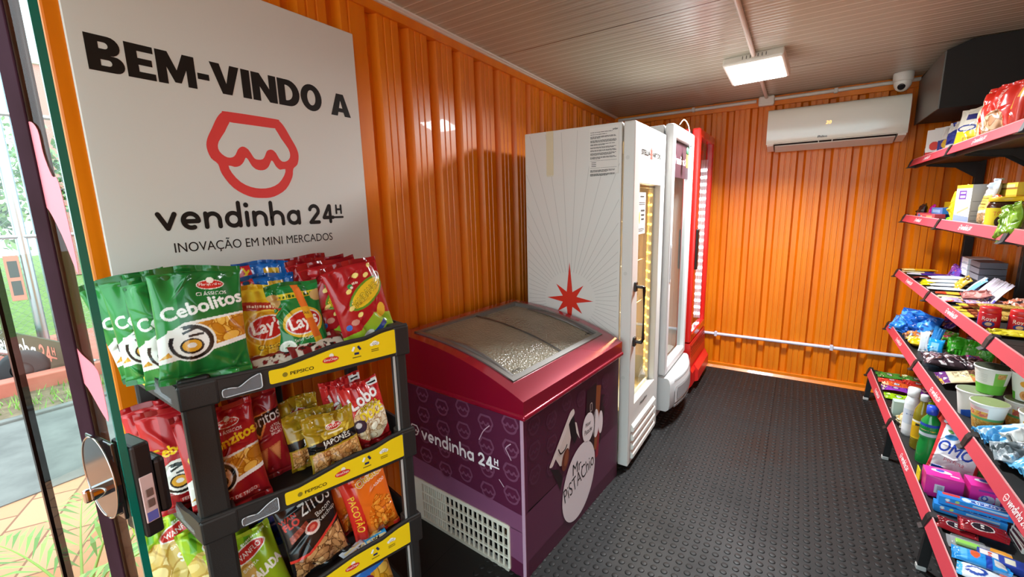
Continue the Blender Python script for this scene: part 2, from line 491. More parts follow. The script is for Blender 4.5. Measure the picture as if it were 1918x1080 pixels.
def wordmark(mb, bbox, o, ux, uy, col, col2=None, mat=0, sw=.245, text='vendinha 24H'):
    x0, y0, x1, y1 = bbox
    gap = .15; x = 0; items = []
    for ch in text:
        adv, strokes = GLYPH[ch]
        if ch == 'H':
            x -= .04
        items.append((ch, x, strokes)); x += adv + gap
    if text.endswith('H'):
        items.append(('_', x - gap + .0, GLYPH['_'][1]))
    W_ = x - gap; sx = (x1 - x0) / W_; sy = (y1 - y0) / 1.48
    o = np.asarray(o, float); n = _nrm(ux, uy); kz = 0
    for ch, xo, strokes in items:
        w = sw * (.6 if ch in 'H_' else 1.0)
        for st in strokes:
            P = np.array(st, float)
            if len(P) == 2 and np.hypot(*(P[1] - P[0])) < .1:
                kz += 1
                mb.ell(x0 + (P[0][0] + xo) * sx, y0 + P[0][1] * sy, w * .62 * sx, w * .62 * sy, o + n * (.00012 * (kz % 6)), ux, uy, col, mat, 16)
                continue
            Lf, Rt = stroke_sides(P, w)
            d0 = math.atan2(*(P[0] - P[1])[::-1]); d1 = math.atan2(*(P[-1] - P[-2])[::-1])
            cap0 = [P[0] + w / 2 * np.array([math.cos(d0 + a), math.sin(d0 + a)]) for a in np.linspace(PI / 2, -PI / 2, 7)[1:-1]]
            cap1 = [P[-1] + w / 2 * np.array([math.cos(d1 + a), math.sin(d1 + a)]) for a in np.linspace(PI / 2, -PI / 2, 7)[1:-1]]
            m = len(P)
            V = np.vstack([Lf, Rt, cap0, cap1])
            T = [(i, i + 1, m + i + 1, m + i) for i in range(m - 1)]
            c0 = list(range(2 * m, 2 * m + 5)); c1 = list(range(2 * m + 5, 2 * m + 10))
            T.append([m] + c0 + [0] if False else [0] + c0[::-1] + [m])
            T.append([m - 1] + c1 + [2 * m - 1])
            V = (V + np.array([xo, 0])) * np.array([sx, sy]) + np.array([x0, y0])
            kz += 1
            mb.flat(V, T, o + n * (.00012 * (kz % 6)), ux, uy, col2 if (col2 and ch in '24H_') else col, mat)

# heavy block capitals, height 1
def _ring(out, inn):
    return ('ring', out, inn)
def _dd(x0, x1, y0, y1, k=10):
    r = (y1 - y0) / 2; xc = max(x1 - r * .95, x0 + .02)
    return [(x0, y0)] + [(xc + (x1 - xc) * math.cos(a), (y0 + y1) / 2 + r * math.sin(a)) for a in np.linspace(-PI / 2, PI / 2, k)] + [(x0, y1)]
def _oo(cx, cy, rx, ry, k=28):
    return [(cx + rx * math.cos(a), cy + ry * math.sin(a)) for a in np.linspace(0, 2 * PI, k, endpoint=False)]
BLOCK = {
    'B': (.86, [_ring(_dd(0, .80, .47, 1), _dd(.30, .52, .64, .82)), _ring(_dd(0, .86, 0, .47), _dd(.30, .56, .17, .34))]),
    'E': (.72, [[(0, 0), (.30, 0), (.30, 1), (0, 1)], [(.30, 0), (.72, 0), (.72, .2), (.30, .2)], [(.30, .4), (.66, .4), (.66, .6), (.30, .6)], [(.30, .8), (.72, .8), (.72, 1), (.30, 1)]]),
    'M': (1.10, [[(0, 0), (.27, 0), (.27, .52), (.46, .08), (.64, .08), (.83, .52), (.83, 0), (1.10, 0), (1.10, 1), (.76, 1), (.55, .47), (.34, 1), (0, 1)]]),
    '-': (.36, [[(0, .34), (.36, .34), (.36, .54), (0, .54)]]),
    'V': (.98, [[(.33, 0), (.65, 0), (.98, 1), (.66, 1), (.49, .36), (.32, 1), (0, 1)]]),
    'I': (.31, [[(0, 0), (.31, 0), (.31, 1), (0, 1)]]),
    'N': (.94, [[(0, 0), (.29, 0), (.29, .52), (.63, 0), (.94, 0), (.94, 1), (.65, 1), (.65, .48), (.31, 1), (0, 1)]]),
    'D': (.90, [_ring(_dd(0, .90, 0, 1, 16), _dd(.30, .60, .21, .79, 16))]),
    'O': (.96, [_ring(_oo(.48, .5, .48, .53), _oo(.48, .5, .185, .30))]),
    'A': (.96, [[(0, 0), (.31, 0), (.36, .18), (.60, .18), (.65, 0), (.96, 0), (.65, 1), (.31, 1)]]),
}
def blocktext(mb, text, bbox, o, ux, uy, col, hole, gap=.055):
    x = 0; items = []
    for ch in text:
        items.append((ch, x)); x += BLOCK[ch][0] + gap
    sx = (bbox[2] - bbox[0]) / (x - gap); sy = bbox[3] - bbox[1]
    S_ = np.array([sx, sy])
    for ch, xo in items:
        off = np.array([bbox[0] + xo * sx, bbox[1]])
        for p in BLOCK[ch][1]:
            if isinstance(p, tuple):
                A_, B_ = np.array(p[1]) * S_ + off, np.array(p[2]) * S_ + off
                n = len(A_)
                mb.flat(np.vstack([A_, B_]), [(i, (i + 1) % n, n + (i + 1) % n, n + i) for i in range(n)], o, ux, uy, col)
            else:
                mb.shape(np.array(p) * S_ + off, o, ux, uy, col)
        if ch == 'A':
            mb.shape(np.array([(.40, .36), (.56, .36), (.48, .70)]) * S_ + off, np.asarray(o) + _nrm(ux, uy) * .0003, ux, uy, hole)

# ------------------------------------------------------------------ printed artwork rasters
class Art:
    """width 1, height a = h / w; colours at a regular lattice"""
    def __init__(s, w, h, res, base):
        s.w, s.h, s.a = w, h, h / w
        nx = max(int(w / res), 6) + 1; ny = max(int(h / res), 6) + 1
        s.X, s.Y = np.meshgrid(np.linspace(0, 1, nx), np.linspace(0, s.a, ny))
        s.C = np.zeros((ny, nx, 3)); s.C[:] = lin(base)
    def put(s, mask, c):
        s.C[mask] = lin(c); return s
    def rect(s, x0, y0, x1, y1, c):
        return s.put((s.X >= x0) & (s.X <= x1) & (s.Y >= y0) & (s.Y <= y1), c)
    def emask(s, cx, cy, rx, ry, rot=0.0):
        dx, dy = s.X - cx, s.Y - cy
        u = dx * math.cos(rot) + dy * math.sin(rot); v = -dx * math.sin(rot) + dy * math.cos(rot)
        return (u / rx) ** 2 + (v / ry) ** 2 <= 1
    def ell(s, cx, cy, rx, ry, c, rot=0.0):
        return s.put(s.emask(cx, cy, rx, ry, rot), c)
    def pmask(s, pts):
        m = np.zeros(s.X.shape, bool); n = len(pts)
        for i in range(n):
            (x1, y1), (x2, y2) = pts[i], pts[(i + 1) % n]
            if y1 == y2:
                continue
            c = ((s.Y < y1) != (s.Y < y2)) & (s.X < (x2 - x1) * (s.Y - y1) / (y2 - y1) + x1)
            m ^= c
        return m
    def poly(s, pts, c):
        return s.put(s.pmask(pts), c)
    def line(s, p, q, w, c):
        p = np.array(p, float); q = np.array(q, float); d = q - p; L = np.hypot(*d); n = np.array([-d[1], d[0]]) / L * w / 2
        return s.poly([p + n, q + n, q - n, p - n], c)
    def text(s, st, cx, cy, wid, c, rot=0.0, bold=0.02, out=None, shear=0.0, tall=1.0):
        """centred, wid = text width as a share of the art's width"""
        if out:
            s._text(st, cx, cy, wid, out[0], rot, bold + out[1], shear, tall, 1)
        return s._text(st, cx, cy, wid, c, rot, bold, shear, tall)
    def _text(s, st, cx, cy, wid, c, rot, bold, shear, tall, rmin=0):
        V, T = text_tris(st, 0.0, shear)
        m = V.max(0); k = wid / m[0]
        V = (V - m / 2) * k; V[:, 1] *= tall
        cr, sr = math.cos(rot), math.sin(rot)
        V = np.stack([cx + V[:, 0] * cr - V[:, 1] * sr, cy + V[:, 0] * sr + V[:, 1] * cr], -1)
        ny, nx = s.X.shape
        M = np.zeros((ny, nx), bool)
        for t in T:
            A, B, D = V[t[0]], V[t[1]], V[t[2]]
            x0 = max(int(min(A[0], B[0], D[0]) * (nx - 1)), 0); x1 = min(int(max(A[0], B[0], D[0]) * (nx - 1)) + 2, nx)
            y0 = max(int(min(A[1], B[1], D[1]) / s.a * (ny - 1)), 0); y1 = min(int(max(A[1], B[1], D[1]) / s.a * (ny - 1)) + 2, ny)
            if x1 <= x0 or y1 <= y0:
                continue
            X = s.X[y0:y1, x0:x1]; Y = s.Y[y0:y1, x0:x1]
            def e(p, q):
                return (q[0] - p[0]) * (Y - p[1]) - (q[1] - p[1]) * (X - p[0])
            a, b, d = e(A, B), e(B, D), e(D, A)
            M[y0:y1, x0:x1] |= ((a >= 0) & (b >= 0) & (d >= 0)) | ((a <= 0) & (b <= 0) & (d <= 0))
        r = max(int(round(max(bold, 0) * k * (nx - 1))), rmin)
        if r:
            O = M.copy()
            for dx in range(-r, r + 1):
                for dy in range(-r, r + 1):
                    if dx * dx + dy * dy <= r * r + .5 and (dx or dy):
                        S_ = np.zeros_like(M)
                        S_[max(dy, 0):ny + min(dy, 0), max(dx, 0):nx + min(dx, 0)] = M[max(-dy, 0):ny + min(-dy, 0), max(-dx, 0):nx + min(-dx, 0)]
                        O |= S_
            M = O
        s.C[M] = lin(c)
        return s
    def scrib(s, x0, x1, y, h, c, seed=1, rot=0.0):
        rng = random.Random(seed); x = x0
        while x < x1:
            w_ = h * rng.uniform(.35, .9)
            dy = (x - x0) * math.tan(rot)
            s.rect(x, y + dy, min(x + w_, x1), y + h * rng.uniform(.7, 1.15) + dy, c); x += w_ + h * .35
        return s
    def food(s, mask, cols, n, size, seed, asp=0.6, rim=None):
        """a photograph of snacks printed inside mask: overlapping pieces"""
        rng = np.random.RandomState(seed)
        ys, xs = np.where(mask)
        if len(ys) == 0:
            return s
        keep = s.C.copy()
        s.C[mask] = lin(cols[0])
        for i in range(n):
            k = rng.randint(len(ys)); cx, cy = s.X[ys[k], xs[k]], s.Y[ys[k], xs[k]]
            r = size * rng.uniform(0.7, 1.3); an = rng.uniform(0, PI)
            if rim:
                s.ell(cx, cy, r * 1.18, r * 1.18 * asp, rim, an)
            s.ell(cx, cy, r, r * asp, cols[rng.randint(len(cols))], an)
            s.ell(cx - r * .2, cy + r * .15, r * .45, r * .45 * asp, cols[rng.randint(len(cols))], an)
        s.C[~mask] = keep[~mask]
        return s

# ------------------------------------------------------------------ tagging
def tag(o, label, cat, group=None, kind=None):
    o['label'] = label; o['category'] = cat
    if group: o['group'] = group
    if kind: o['kind'] = kind
    return o
def struct(o):
    o['kind'] = 'structure'; return o
def thing(name, loc=(0, 0, 0), rot=(0, 0, 0)):
    o = bpy.data.objects.new(name, None); COL.objects.link(o)
    o.location = loc; o.rotation_euler = rot; o.empty_display_size = 0.05
    return o
def copy_tree(o, parent=None):
    c = o.copy(); COL.objects.link(c)
    if parent is not None:
        c.parent = parent
    for ch in list(o.children):
        copy_tree(ch, c)
    return c
# ================================================================== THE ROOM
XL, XR, YB, YF = -1.54, 0.95, 4.18, -0.7
def ceil_z(y): return 2.352 - 0.0165 * y

def corrugate(t0, t1, start, pitch, depth):
    """points (along, depth) of the folded sheet; depth 0 is the crest facing the room"""
    prof = [(0, 0), (.014, depth), (.048, depth), (.064, 0), (.093, 0), (.096, .005), (.101, .005), (.104, 0), (.132, 0), (.135, .005), (.140, .005), (.143, 0)]
    out = []
    k = math.floor((t0 - start) / pitch)
    while start + k * pitch < t1:
        for a, d in prof:
            t = start + k * pitch + a
            if t0 < t < t1:
                out.append((t, d))
        k += 1
    return [(t0, out[0][1] * 0)] + out + [(t1, 0)]

# left wall, seen behind the sign
pts = corrugate(.40, YB, 1.306, .1785, .036)
b = MB()
V = [(XL - d, t, z) for z in (0, 2.36) for t, d in pts]
n = len(pts)
b.add(V, [(i, n + i, n + i + 1, i + 1) for i in range(n - 1)][:], ORANGE)
b.box((XL - .10, .40, 0), (XL - .04, YB + .1, 2.36), ORANGE)
struct(b.build('wall_left', mats=('orange_paint',)))
b = MB()
b.box((XL - .035, .345, -.1), (XL + .004, .40, 2.42), ORANGE, r=.006)
b.box((XL - .02, 1.232, 1.0), (XL + .0025, 1.305, 2.33), ORANGE)
struct(b.build('trim_1', mats=('orange_paint',)))          # container end post and flat seam plate
b = MB()
b.prism([(.40, ceil_z(.4) - .052), (YB, ceil_z(YB) - .052), (YB, ceil_z(YB) - .012), (.40, ceil_z(.4) - .012)], 0, XL - .03, XL + .012, ORANGE)
struct(b.build('trim_2', mats=('orange_paint',)))          # top rail
b = MB()
b.prism([(.40, ceil_z(.4) - .014), (YB, ceil_z(YB) - .014), (YB, ceil_z(YB)), (.40, ceil_z(.4))], 0, XL - .01, XL + .022, '#d8d0c4')
b.prism([(.40, ceil_z(.4) - .008), (YB, ceil_z(YB) - .008), (YB, ceil_z(YB)), (.40, ceil_z(.4))], 0, XL + .02, XL + .036, '#e6e0d6')
struct(b.build('trim_3', mats=('plastic',)))               # ceiling edge strip
# back wall
pts = corrugate(XL - .05, XR + .05, -.574, .1715, .036)
b = MB(); n = len(pts)
V = [(t, YB + d, z) for z in (0, 2.36) for t, d in pts]
b.add(V, [(i, i + 1, n + i + 1, n + i) for i in range(n - 1)], ORANGE)
b.box((XL - .1, YB + .04, 0), (XR + .1, YB + .1, 2.36), ORANGE)
struct(b.build('wall_back', mats=('orange_paint',)))
b = MB()
b.box((XL, YB - .012, 0), (XR, YB + .02, .045), ORANGE, r=.004)
b.prism([(YB - .012, 0), (YB - .03, 0), (YB - .012, .02)], 0, XL, XR, ORANGE)
struct(b.build('baseboard_back', mats=('orange_paint',)))
b = MB()
b.box((XL, YB - .015, ceil_z(YB) - .075), (XR, YB + .02, ceil_z(YB) - .004), ORANGE, r=.003)
struct(b.build('trim_4', mats=('orange_paint',)))
# right wall
pts = corrugate(YF, YB, .2, .1785, .036)
b = MB(); n = len(pts)
V = [(XR + d, t, z) for z in (0, 2.36) for t, d in pts]
b.add(V, [(i, i + 1, n + i + 1, n + i) for i in range(n - 1)], ORANGE)
b.box((XR + .04, YF, 0), (XR + .1, YB + .1, 2.36), ORANGE)
struct(b.build('wall_right', mats=('orange_paint',)))
# ceiling
b = MB()
z0, z1 = ceil_z(YF), ceil_z(YB + .1)
b.prism([(YF, z0), (YB + .1, z1), (YB + .1, z1 + .06), (YF, z0 + .06)], 0, XL - .1, XR + .1, '#cfc4b6')
struct(b.build('ceiling', mats=('pvc_ceiling',)))
# floor: rubber tiles with raised coins
b = MB()
b.box((XL - .1, YF, -.1), (XR + .1, YB + .1, 0), '#2b2826')
px, py = .0405, .0405
seg = 10
ang = np.linspace(0, 2 * PI, seg, endpoint=False)
ring = [(.0135, 0), (.0122, .0022), (.0105, .0028)]
tmplV = np.array([(r * math.cos(a), r * math.sin(a), z) for r, z in ring for a in ang] + [(0, 0, .0029)])
tmplF = [(i * seg + k, i * seg + (k + 1) % seg, (i + 1) * seg + (k + 1) % seg, (i + 1) * seg + k) for i in range(2) for k in range(seg)]
tmplT = [(2 * seg + k, 2 * seg + (k + 1) % seg, 3 * seg) for k in range(seg)]
xs = np.arange(-1.0, .94, px); ys = np.arange(.55, 4.15, py)
cen = np.array([(x, y) for x in xs for y in ys])
nv = len(tmplV)
AV = (tmplV[None] + np.concatenate([cen, np.zeros((len(cen), 1))], 1)[:, None]).reshape(-1, 3)
Q = (np.array(tmplF)[None] + (np.arange(len(cen)) * nv)[:, None, None]).reshape(-1, 4) + b.n
Tt = (np.array(tmplT)[None] + (np.arange(len(cen)) * nv)[:, None, None]).reshape(-1, 3)
base = b.n
b.add(AV, (Tt).tolist(), '#2b2826', 0, True)
b.Q.append((Q, 0, True))
struct(b.build('floor', mats=('rubber_mat',)))

# ------------------------------------------------------------------ pipes
b = MB()
zc = ceil_z(YB) - .03
b.tube([(XL + .05, YB - .025, zc - .004), (-.36, YB - .025, zc)], .013, '#d9d2c6', n=10)
b.tube([(-.24, YB - .025, zc), (.90, YB - .025, zc + .004)], .013, '#d9d2c6', n=10)
for x in (-.83, .15):
    b.box((x - .012, YB - .044, zc - .018), (x + .012, YB, zc + .018), '#cfc9bf', r=.004)
o = b.build('conduit_pipe', mats=('plastic',)); tag(o, 'white conduit pipe along the top of the back wall', 'pipe')
b = MB()
b.box((-.345, YB - .05, zc - .045), (-.235, YB - .005, zc + .03), '#ded6c8', r=.012)
o = b.build('junction_box', mats=('plastic',)); tag(o, 'small cream junction box where the ceiling conduit meets the wall conduit', 'box')
b = MB()
b.tube([(-.293, 1.6, ceil_z(1.6) - .013), (-.291, YB - .05, ceil_z(YB) - .013)], .0125, '#dcd0c2', n=10)
o = b.build('conduit_pipe', mats=('plastic',)); tag(o, 'cream conduit pipe running along the ceiling over the lamp', 'pipe')
b = MB()
b.tube([(-.75, YB - .016, .312), (.9, YB - .016, .312)], .0135, '#d6d6e6', n=10)
for x in (-.555, .29):
    b.box((x - .011, YB - .036, .292), (x + .011, YB, .334), '#d0d0dc', r=.004)
o = b.build('conduit_pipe', mats=('plastic',)); tag(o, 'pale lilac pipe low on the orange back wall', 'pipe')

# ------------------------------------------------------------------ ceiling lamp
t = thing('ceiling_lamp', (-.285, 3.13, 2.228), (rad(-13), 0, rad(-6)))
tag(t, 'lit white LED flood lamp hanging under the ceiling conduit', 'lamp')
b = MB()
b.box((-.158, -.135, 0), (.158, .135, .05), '#d8d2c6', r=.01)
for k in range(6):
    xx = -.05 + k * .02 if k < 3 else -.05 + (k + 1) * .02
    b.box((xx - .002, -.1365, .018), (xx + .002, -.134, .036), '#5a544c')
b.build('housing', t, ('plastic',))
b = MB()
b.box((-.143, -.118, -.006), (.143, .120, .004), '#ffffff', r=.005)
b.build('lit_diffuser', t, ('lamp_led',))
b = MB()
b.box((-.05, -.11, .048), (.05, -.05, .060), '#cfc8bc', r=.004)
b.box((-.006, -.11, .055), (.006, -.02, .085), '#cfc8bc')
b.build('bracket', t, ('plastic',))
ld = bpy.data.lights.new('lamp_light', 'AREA'); ld.shape = 'RECTANGLE'; ld.size = .28; ld.size_y = .23; ld.energy = LAMP_POWER; ld.spread = rad(150)
ld.color = (.92, .97, 1)
lo = bpy.data.objects.new('lamp_light', ld); COL.objects.link(lo); lo.parent = t; lo.location = (0, 0, -.012)
lo['kind'] = 'helper'

# ------------------------------------------------------------------ security camera
t = thing('security_camera', (.505, 4.03, ceil_z(4.03)))
tag(t, 'white dome security camera under the ceiling above the air conditioner', 'camera')
b = MB()
b.lathe([(.001, 0), (.052, 0), (.054, -.006), (.053, -.048), (.049, -.056), (.001, -.056)], '#dcd8cc', n=36)
b.build('mount', t, ('plastic',))
b = MB()
ph = np.linspace(0, PI / 2, 10)
b.lathe([(.0478 * math.cos(a) + .0005, -.057 - .062 * math.sin(a)) for a in ph], '#e2ded2', n=36)
b.build('dome', t, ('plastic',))
b = MB()
dv = Vector((-.22, -.78, -.58)).normalized()
c0 = Vector((0, 0, -.068)) + dv * .0395
b.tube([c0[:], (c0 + dv * .009)[:], (c0 + dv * .010)[:]], [.021, .020, .016], '#14100f', n=24)
b.build('lens', t, ('gloss',))

# ------------------------------------------------------------------ air conditioner
t = thing('air_conditioner', (.148, YB, 1.86))
tag(t, 'white split air conditioner on the orange back wall showing 20', 'air conditioner')
HW = .405
b = MB()
prof = [(-.002, .0), (-.002, .272), (-.05, .287), (-.15, .283), (-.188, .262), (-.199, .20), (-.199, .10), (-.19, .044), (-.06, .0)]
b.prism(prof, 0, -HW, HW, '#d2cec0')
b.build('body', t, ('plastic',))
b = MB()
fp = smooth_path([(-.150, .290), (-.188, .278), (-.203, .245), (-.206, .17), (-.204, .09), (-.197, .034)], k=5)
n = len(fp)
V = [(x, p[0], p[1]) for x in (-HW - .003, HW + .003) for p in fp] + [(x, p[0] + .008, p[1]) for x in (-HW - .003, HW + .003) for p in fp]
F = [(i, i + 1, n + i + 1, n + i) for i in range(n - 1)] + [(2 * n + i, 3 * n + i, 3 * n + i + 1, 2 * n + i + 1) for i in range(n - 1)]
F += [(i, 2 * n + i, 2 * n + i + 1, i + 1) for i in range(n - 1)] + [(n + i, n + i + 1, 3 * n + i + 1, 3 * n + i) for i in range(n - 1)]
F += [(0, n, 3 * n, 2 * n), (n - 1, 3 * n - 1, 4 * n - 1, 2 * n - 1)]
b.add(V, F, '#dedccc', 0, False)
fo, fx, fz = (0, -.2075, 0), (1, 0, 0), (0, 0, 1)
b.text('Philco', (-.085, .052, -.03, .068), (0, -.2065, 0), fx, fz, '#2a2622', bold=.02)
b.build('front_panel', t, ('gloss',))
b = MB()
b.text('20', (-.045, .142, -.012, .164), fo, fx, fz, '#ffc26a', bold=.0, shear=.15)
b.build('display', t, ('display',))
b = MB()
b.prism([(-.200, .040), (-.188, .042), (-.06, -.001), (-.066, -.009), (-.12, .004)], 0, -HW + .05, HW - .05, '#191512')
b.build('air_outlet', t, ('matte',))
b = MB()
b.prism([(-.180, .024), (-.176, .017), (-.085, -.016), (-.088, -.008)], 0, -HW + .055, HW - .055, '#c9c6ba')
for x in (-.08, .0):
    b.box((x, -.19, .02), (x + .006, -.15, .035), '#bdb7a8')
b.build('louver', t, ('plastic',))
b = MB()
for s in (-1, 1):
    b.prism([(-.200, .046), (-.19, .022), (-.06, -.006), (-.05, .01), (-.19, .055)], 0, s * (HW - .045), s * (HW - .002), '#e0ddd1')
b.build('end_cap', t, ('plastic',))

# ------------------------------------------------------------------ big dark cabinet hung in the back corner
t = thing('hanging_cabinet', (.60, 3.44, 1.95))
tag(t, 'large black boxy unit hung from the ceiling above the right shelves', 'cabinet')
b = MB()
top = ceil_z(3.8) - 1.95 - .004
b.prism([(0, 0), (.34, 0), (.34, top + .004), (.10, top + .004), (0, top - .035)], 1, .004, .62, '#1b1a18')
b.build('body', t, ('matte',))
b = MB()
b.prism([(.004, 0), (.62, -.005), (.62, top - .06), (.22, top - .035), (.004, top - .04)], 0, -.006, 0, '#6e6962')
b.build('side_panel', t, ('grey_metal',))
b = MB()
b.prism([(.0, .0), (.34, .0), (.34, top - .0), (.10, top), (0, top - .04)], 1, -.004, .004, '#191815')
b.build('front_panel', t, ('matte',))

# ------------------------------------------------------------------ welcome sign
b = MB()
SX = XL + .012
b.box((XL + .003, .38, 1.10), (SX, 1.231, 2.156), '#d9d7d0', r=.002, seg=1)
o3, uy3, uz3 = (SX + .0006, 0, 0), (0, 1, 0), (0, 0, 1)
INK = '#17130f'
blocktext(b, 'BEM-VINDO', (.412, 1.838, 1.064, 1.925), o3, uy3, uz3, INK, '#d9d7d0')
blocktext(b, 'A', (1.100, 1.836, 1.188, 1.917), o3, uy3, uz3, INK, '#d9d7d0')
emblem(b, .801, 1.522, .298, o3, uy3, uz3, '#e0433f', '#d9d7d0')
wordmark(b, (.496, 1.427, 1.108, 1.508), o3, uy3, uz3, INK)
b.text('INOVAÇÃO EM MINI MERCADOS', (.530, 1.356, 1.053, 1.398), o3, uy3, uz3, INK, bold=.0)
o = b.build('welcome_sign', mats=('film_matte',)); tag(o, 'white welcome sign with black lettering and red awning emblem on the orange wall', 'sign')
# ================================================================== THE COLD CABINETS
# ---- tall white cooler with the red star
t = thing('display_fridge', (-.70, 2.188, 0))
tag(t, 'tall white glass-door fridge with a red star on its side', 'fridge')
WH = '#dcdad3'
D0, D1, Lf, HT = -.628, -.066, .585, 1.872          # body depth (x), length (y), height
b = MB()
b.box((D0, 0, .03), (D1, .022, HT), WH, r=.004)                  # near side
b.box((D0, Lf - .022, .03), (D1, Lf, HT), WH, r=.004)
b.box((D0, .02, .03), (D0 + .03, Lf - .02, HT), '#e6dfc8')
b.box((D0 + .004, .02, HT - .09), (D1 - .004, Lf - .02, HT - .002), WH)
b.box((D0, .02, .03), (D1, Lf - .02, .34), '#e6dfc8')
o1, u1, v1 = (0, -.0008, 0), (1, 0, 0), (0, 0, 1)
sx, sz = -.352, .955
x_lo, x_hi, z_lo, z_hi = D0 + .008, D1 - .008, .05, HT - .01
for k in range(60):
    a = 2 * PI * (k + .5) / 60
    dx, dz = math.cos(a), math.sin(a)
    r0 = .155
    ts = [((x_hi if dx > 0 else x_lo) - sx) / dx if abs(dx) > 1e-6 else 9, ((z_hi if dz > 0 else z_lo) - sz) / dz if abs(dz) > 1e-6 else 9]
    r1 = min(ts)
    nn = np.array([-dz, dx]) * .0011
    p = np.array([sx, sz]); q0 = p + np.array([dx, dz]) * r0; q1 = p + np.array([dx, dz]) * (r1 - .004)
    if r1 > r0 + .02:
        b.shape([q0 + nn, q1 + nn, q1 - nn, q0 - nn], o1, u1, v1, '#bab7b0')
st = []
R = [.205, .062, .135, .055, .135, .05, .105, .05, .118, .05, .105, .05, .135, .055, .135, .062]
R = [.212, .046, .118, .046, .142, .046, .108, .046, .205, .046, .108, .046, .142, .046, .118, .046]
for k in range(16):
    a = PI / 2 - k * PI / 8
    st.append((sx + R[k] * math.cos(a), sz + R[k] * math.sin(a)))
b.shape(st, (0, -.0014, 0), u1, v1, '#d6301c')
b.box((-.49, -.0018, 1.64), (-.447, -.0006, HT - .001), '#d9cfae')     # strip of tape
for k in range(5):
    b.box((-.487 + k * .008, -.0018, 1.632), (-.483 + k * .008, -.0006, 1.641), '#d9cfae')
b.build('body', t, ('paint',))
b = MB()
b.box((-.238, -.0024, 1.628), (-.081, -.0006, 1.858), '#e3e1da')
oo = (0, -.0030, 0)
b.text('ambev', (-.113, 1.838, -.086, 1.848), oo, u1, v1, '#222222', bold=.015)
rng = random.Random(4)
zz = 1.836
for gi, gl in enumerate([1, 1, 3, 3, 2, 2, 2, 3, 3, 0, 3, 3]):
    if gl == 0:
        for (xa, xb) in ((-.232, -.178), (-.176, -.09)):
            for zq in (zz, zz - .036):
                b.shape([(xa, zq), (xb, zq), (xb, zq - .0012), (xa, zq - .0012)], oo, u1, v1, '#444444')
        for kk in range(3):
            b.shape([(-.225, zz - .008 - kk * .009), (-.20, zz - .008 - kk * .009), (-.20, zz - .011 - kk * .009), (-.225, zz - .011 - kk * .009)], oo, u1, v1, '#555555')
        zz -= .046; continue
    for k in range(gl):
        xe = -.09 - rng.random() * (.10 if gl < 2 or k == gl - 1 else .012)
        x = -.232
        while x < xe:
            w_ = rng.uniform(.006, .02)
            b.shape([(x, zz), (min(x + w_, xe), zz), (min(x + w_, xe), zz - .0026), (x, zz - .0026)], oo, u1, v1, '#55524e')
            x += w_ + .002
        zz -= .0042
    zz -= .0062
b.build('notice_sheet', t, ('card',)); t.children[-1]['label'] = 'printed notice sheet taped to the side'
# door: frame with a window, louvred base
G0, G1, GZ0, GZ1 = .098, .495, .372, 1.575
b = MB()
b.box((-.058, 0, .03), (0, G0, HT), WH, r=.006)
b.box((-.058, G1, .03), (0, Lf, HT), WH, r=.006)
b.box((-.058, G0 - .01, GZ1), (0, G1 + .01, HT), WH, r=.004)
b.box((-.058, G0 - .01, .03), (0, G1 + .01, GZ0), WH, r=.004)
b.text('STELLA', (.11, 1.722, .255, 1.748), (.0012, 0, 0), (0, 1, 0), (0, 0, 1), '#1c1a18', bold=.015)
b.text('ARTOIS', (.315, 1.722, .47, 1.748), (.0012, 0, 0), (0, 1, 0), (0, 0, 1), '#1c1a18', bold=.015)
st2 = [(.285 + (.030 if k % 2 == 0 else .014) * math.cos(PI / 8 * k), 1.735 + (.042 if k % 2 == 0 else .02) * math.sin(PI / 8 * k)) for k in range(16)]
b.shape(st2, (.0012, 0, 0), (0, 1, 0), (0, 0, 1), '#e8695c')
b.text('Metalfrio', (.20, .318, .34, .338), (.0012, 0, 0), (0, 1, 0), (0, 0, 1), '#33302c', bold=.02, shear=.2)
for z in (.55, 1.12, 1.70):
    b.ell(0, 0, .010, .010, (-.035, -.0006, z), (1, 0, 0), (0, 0, 1), '#d0cec6')
b.build('door', t, ('paint',))
door = t.children[-1] if False else [c for c in t.children if c.name.startswith('door')][0]
b = MB()
b.box((-.034, G0 - .004, GZ0 - .004), (-.030, G1 + .004, GZ1 + .004), '#ffffff')
b.build('window_glass', door, ('cooler_glass',))
b = MB()
for (a0, a1, c0, c1) in ((G0, G0 + .014, GZ0, GZ1), (G1 - .014, G1, GZ0, GZ1), (G0, G1, GZ0, GZ0 + .02), (G0, G1, GZ1 - .014, GZ1)):
    b.box((-.046, a0, c0), (-.036, a1, c1), '#efe6c4')
b.build('window_frame', door, ('paint',))
b = MB()
hp = [(.0, .055, 1.045), (.042, .055, 1.045), (.048, .062, 1.045), (.048, .062, .76), (.042, .055, .745), (.0, .055, .745)]
b.tube(hp, .009, '#241a14', n=10)
b.box((-.001, .040, 1.020), (.012, .070, 1.070), '#241a14', r=.003); b.box((-.001, .040, .72), (.012, .070, .77), '#241a14', r=.003)
b.build('handle', door, ('plastic',))
b = MB()
for k in range(4):
    zt = .262 - k * .054
    b.prism([(.0, zt), (.014, zt - .018), (.014, zt - .040), (.0, zt - .046)], 1, G0 - .045, G1 - .0, '#e4e2da')
b.build('louvre_grille', door, ('paint',))
b = MB()
b.box((-.029, .17, 1.31), (-.0285, .30, 1.535), '#e9e7e2')
q = (-.0278, 0, 0)
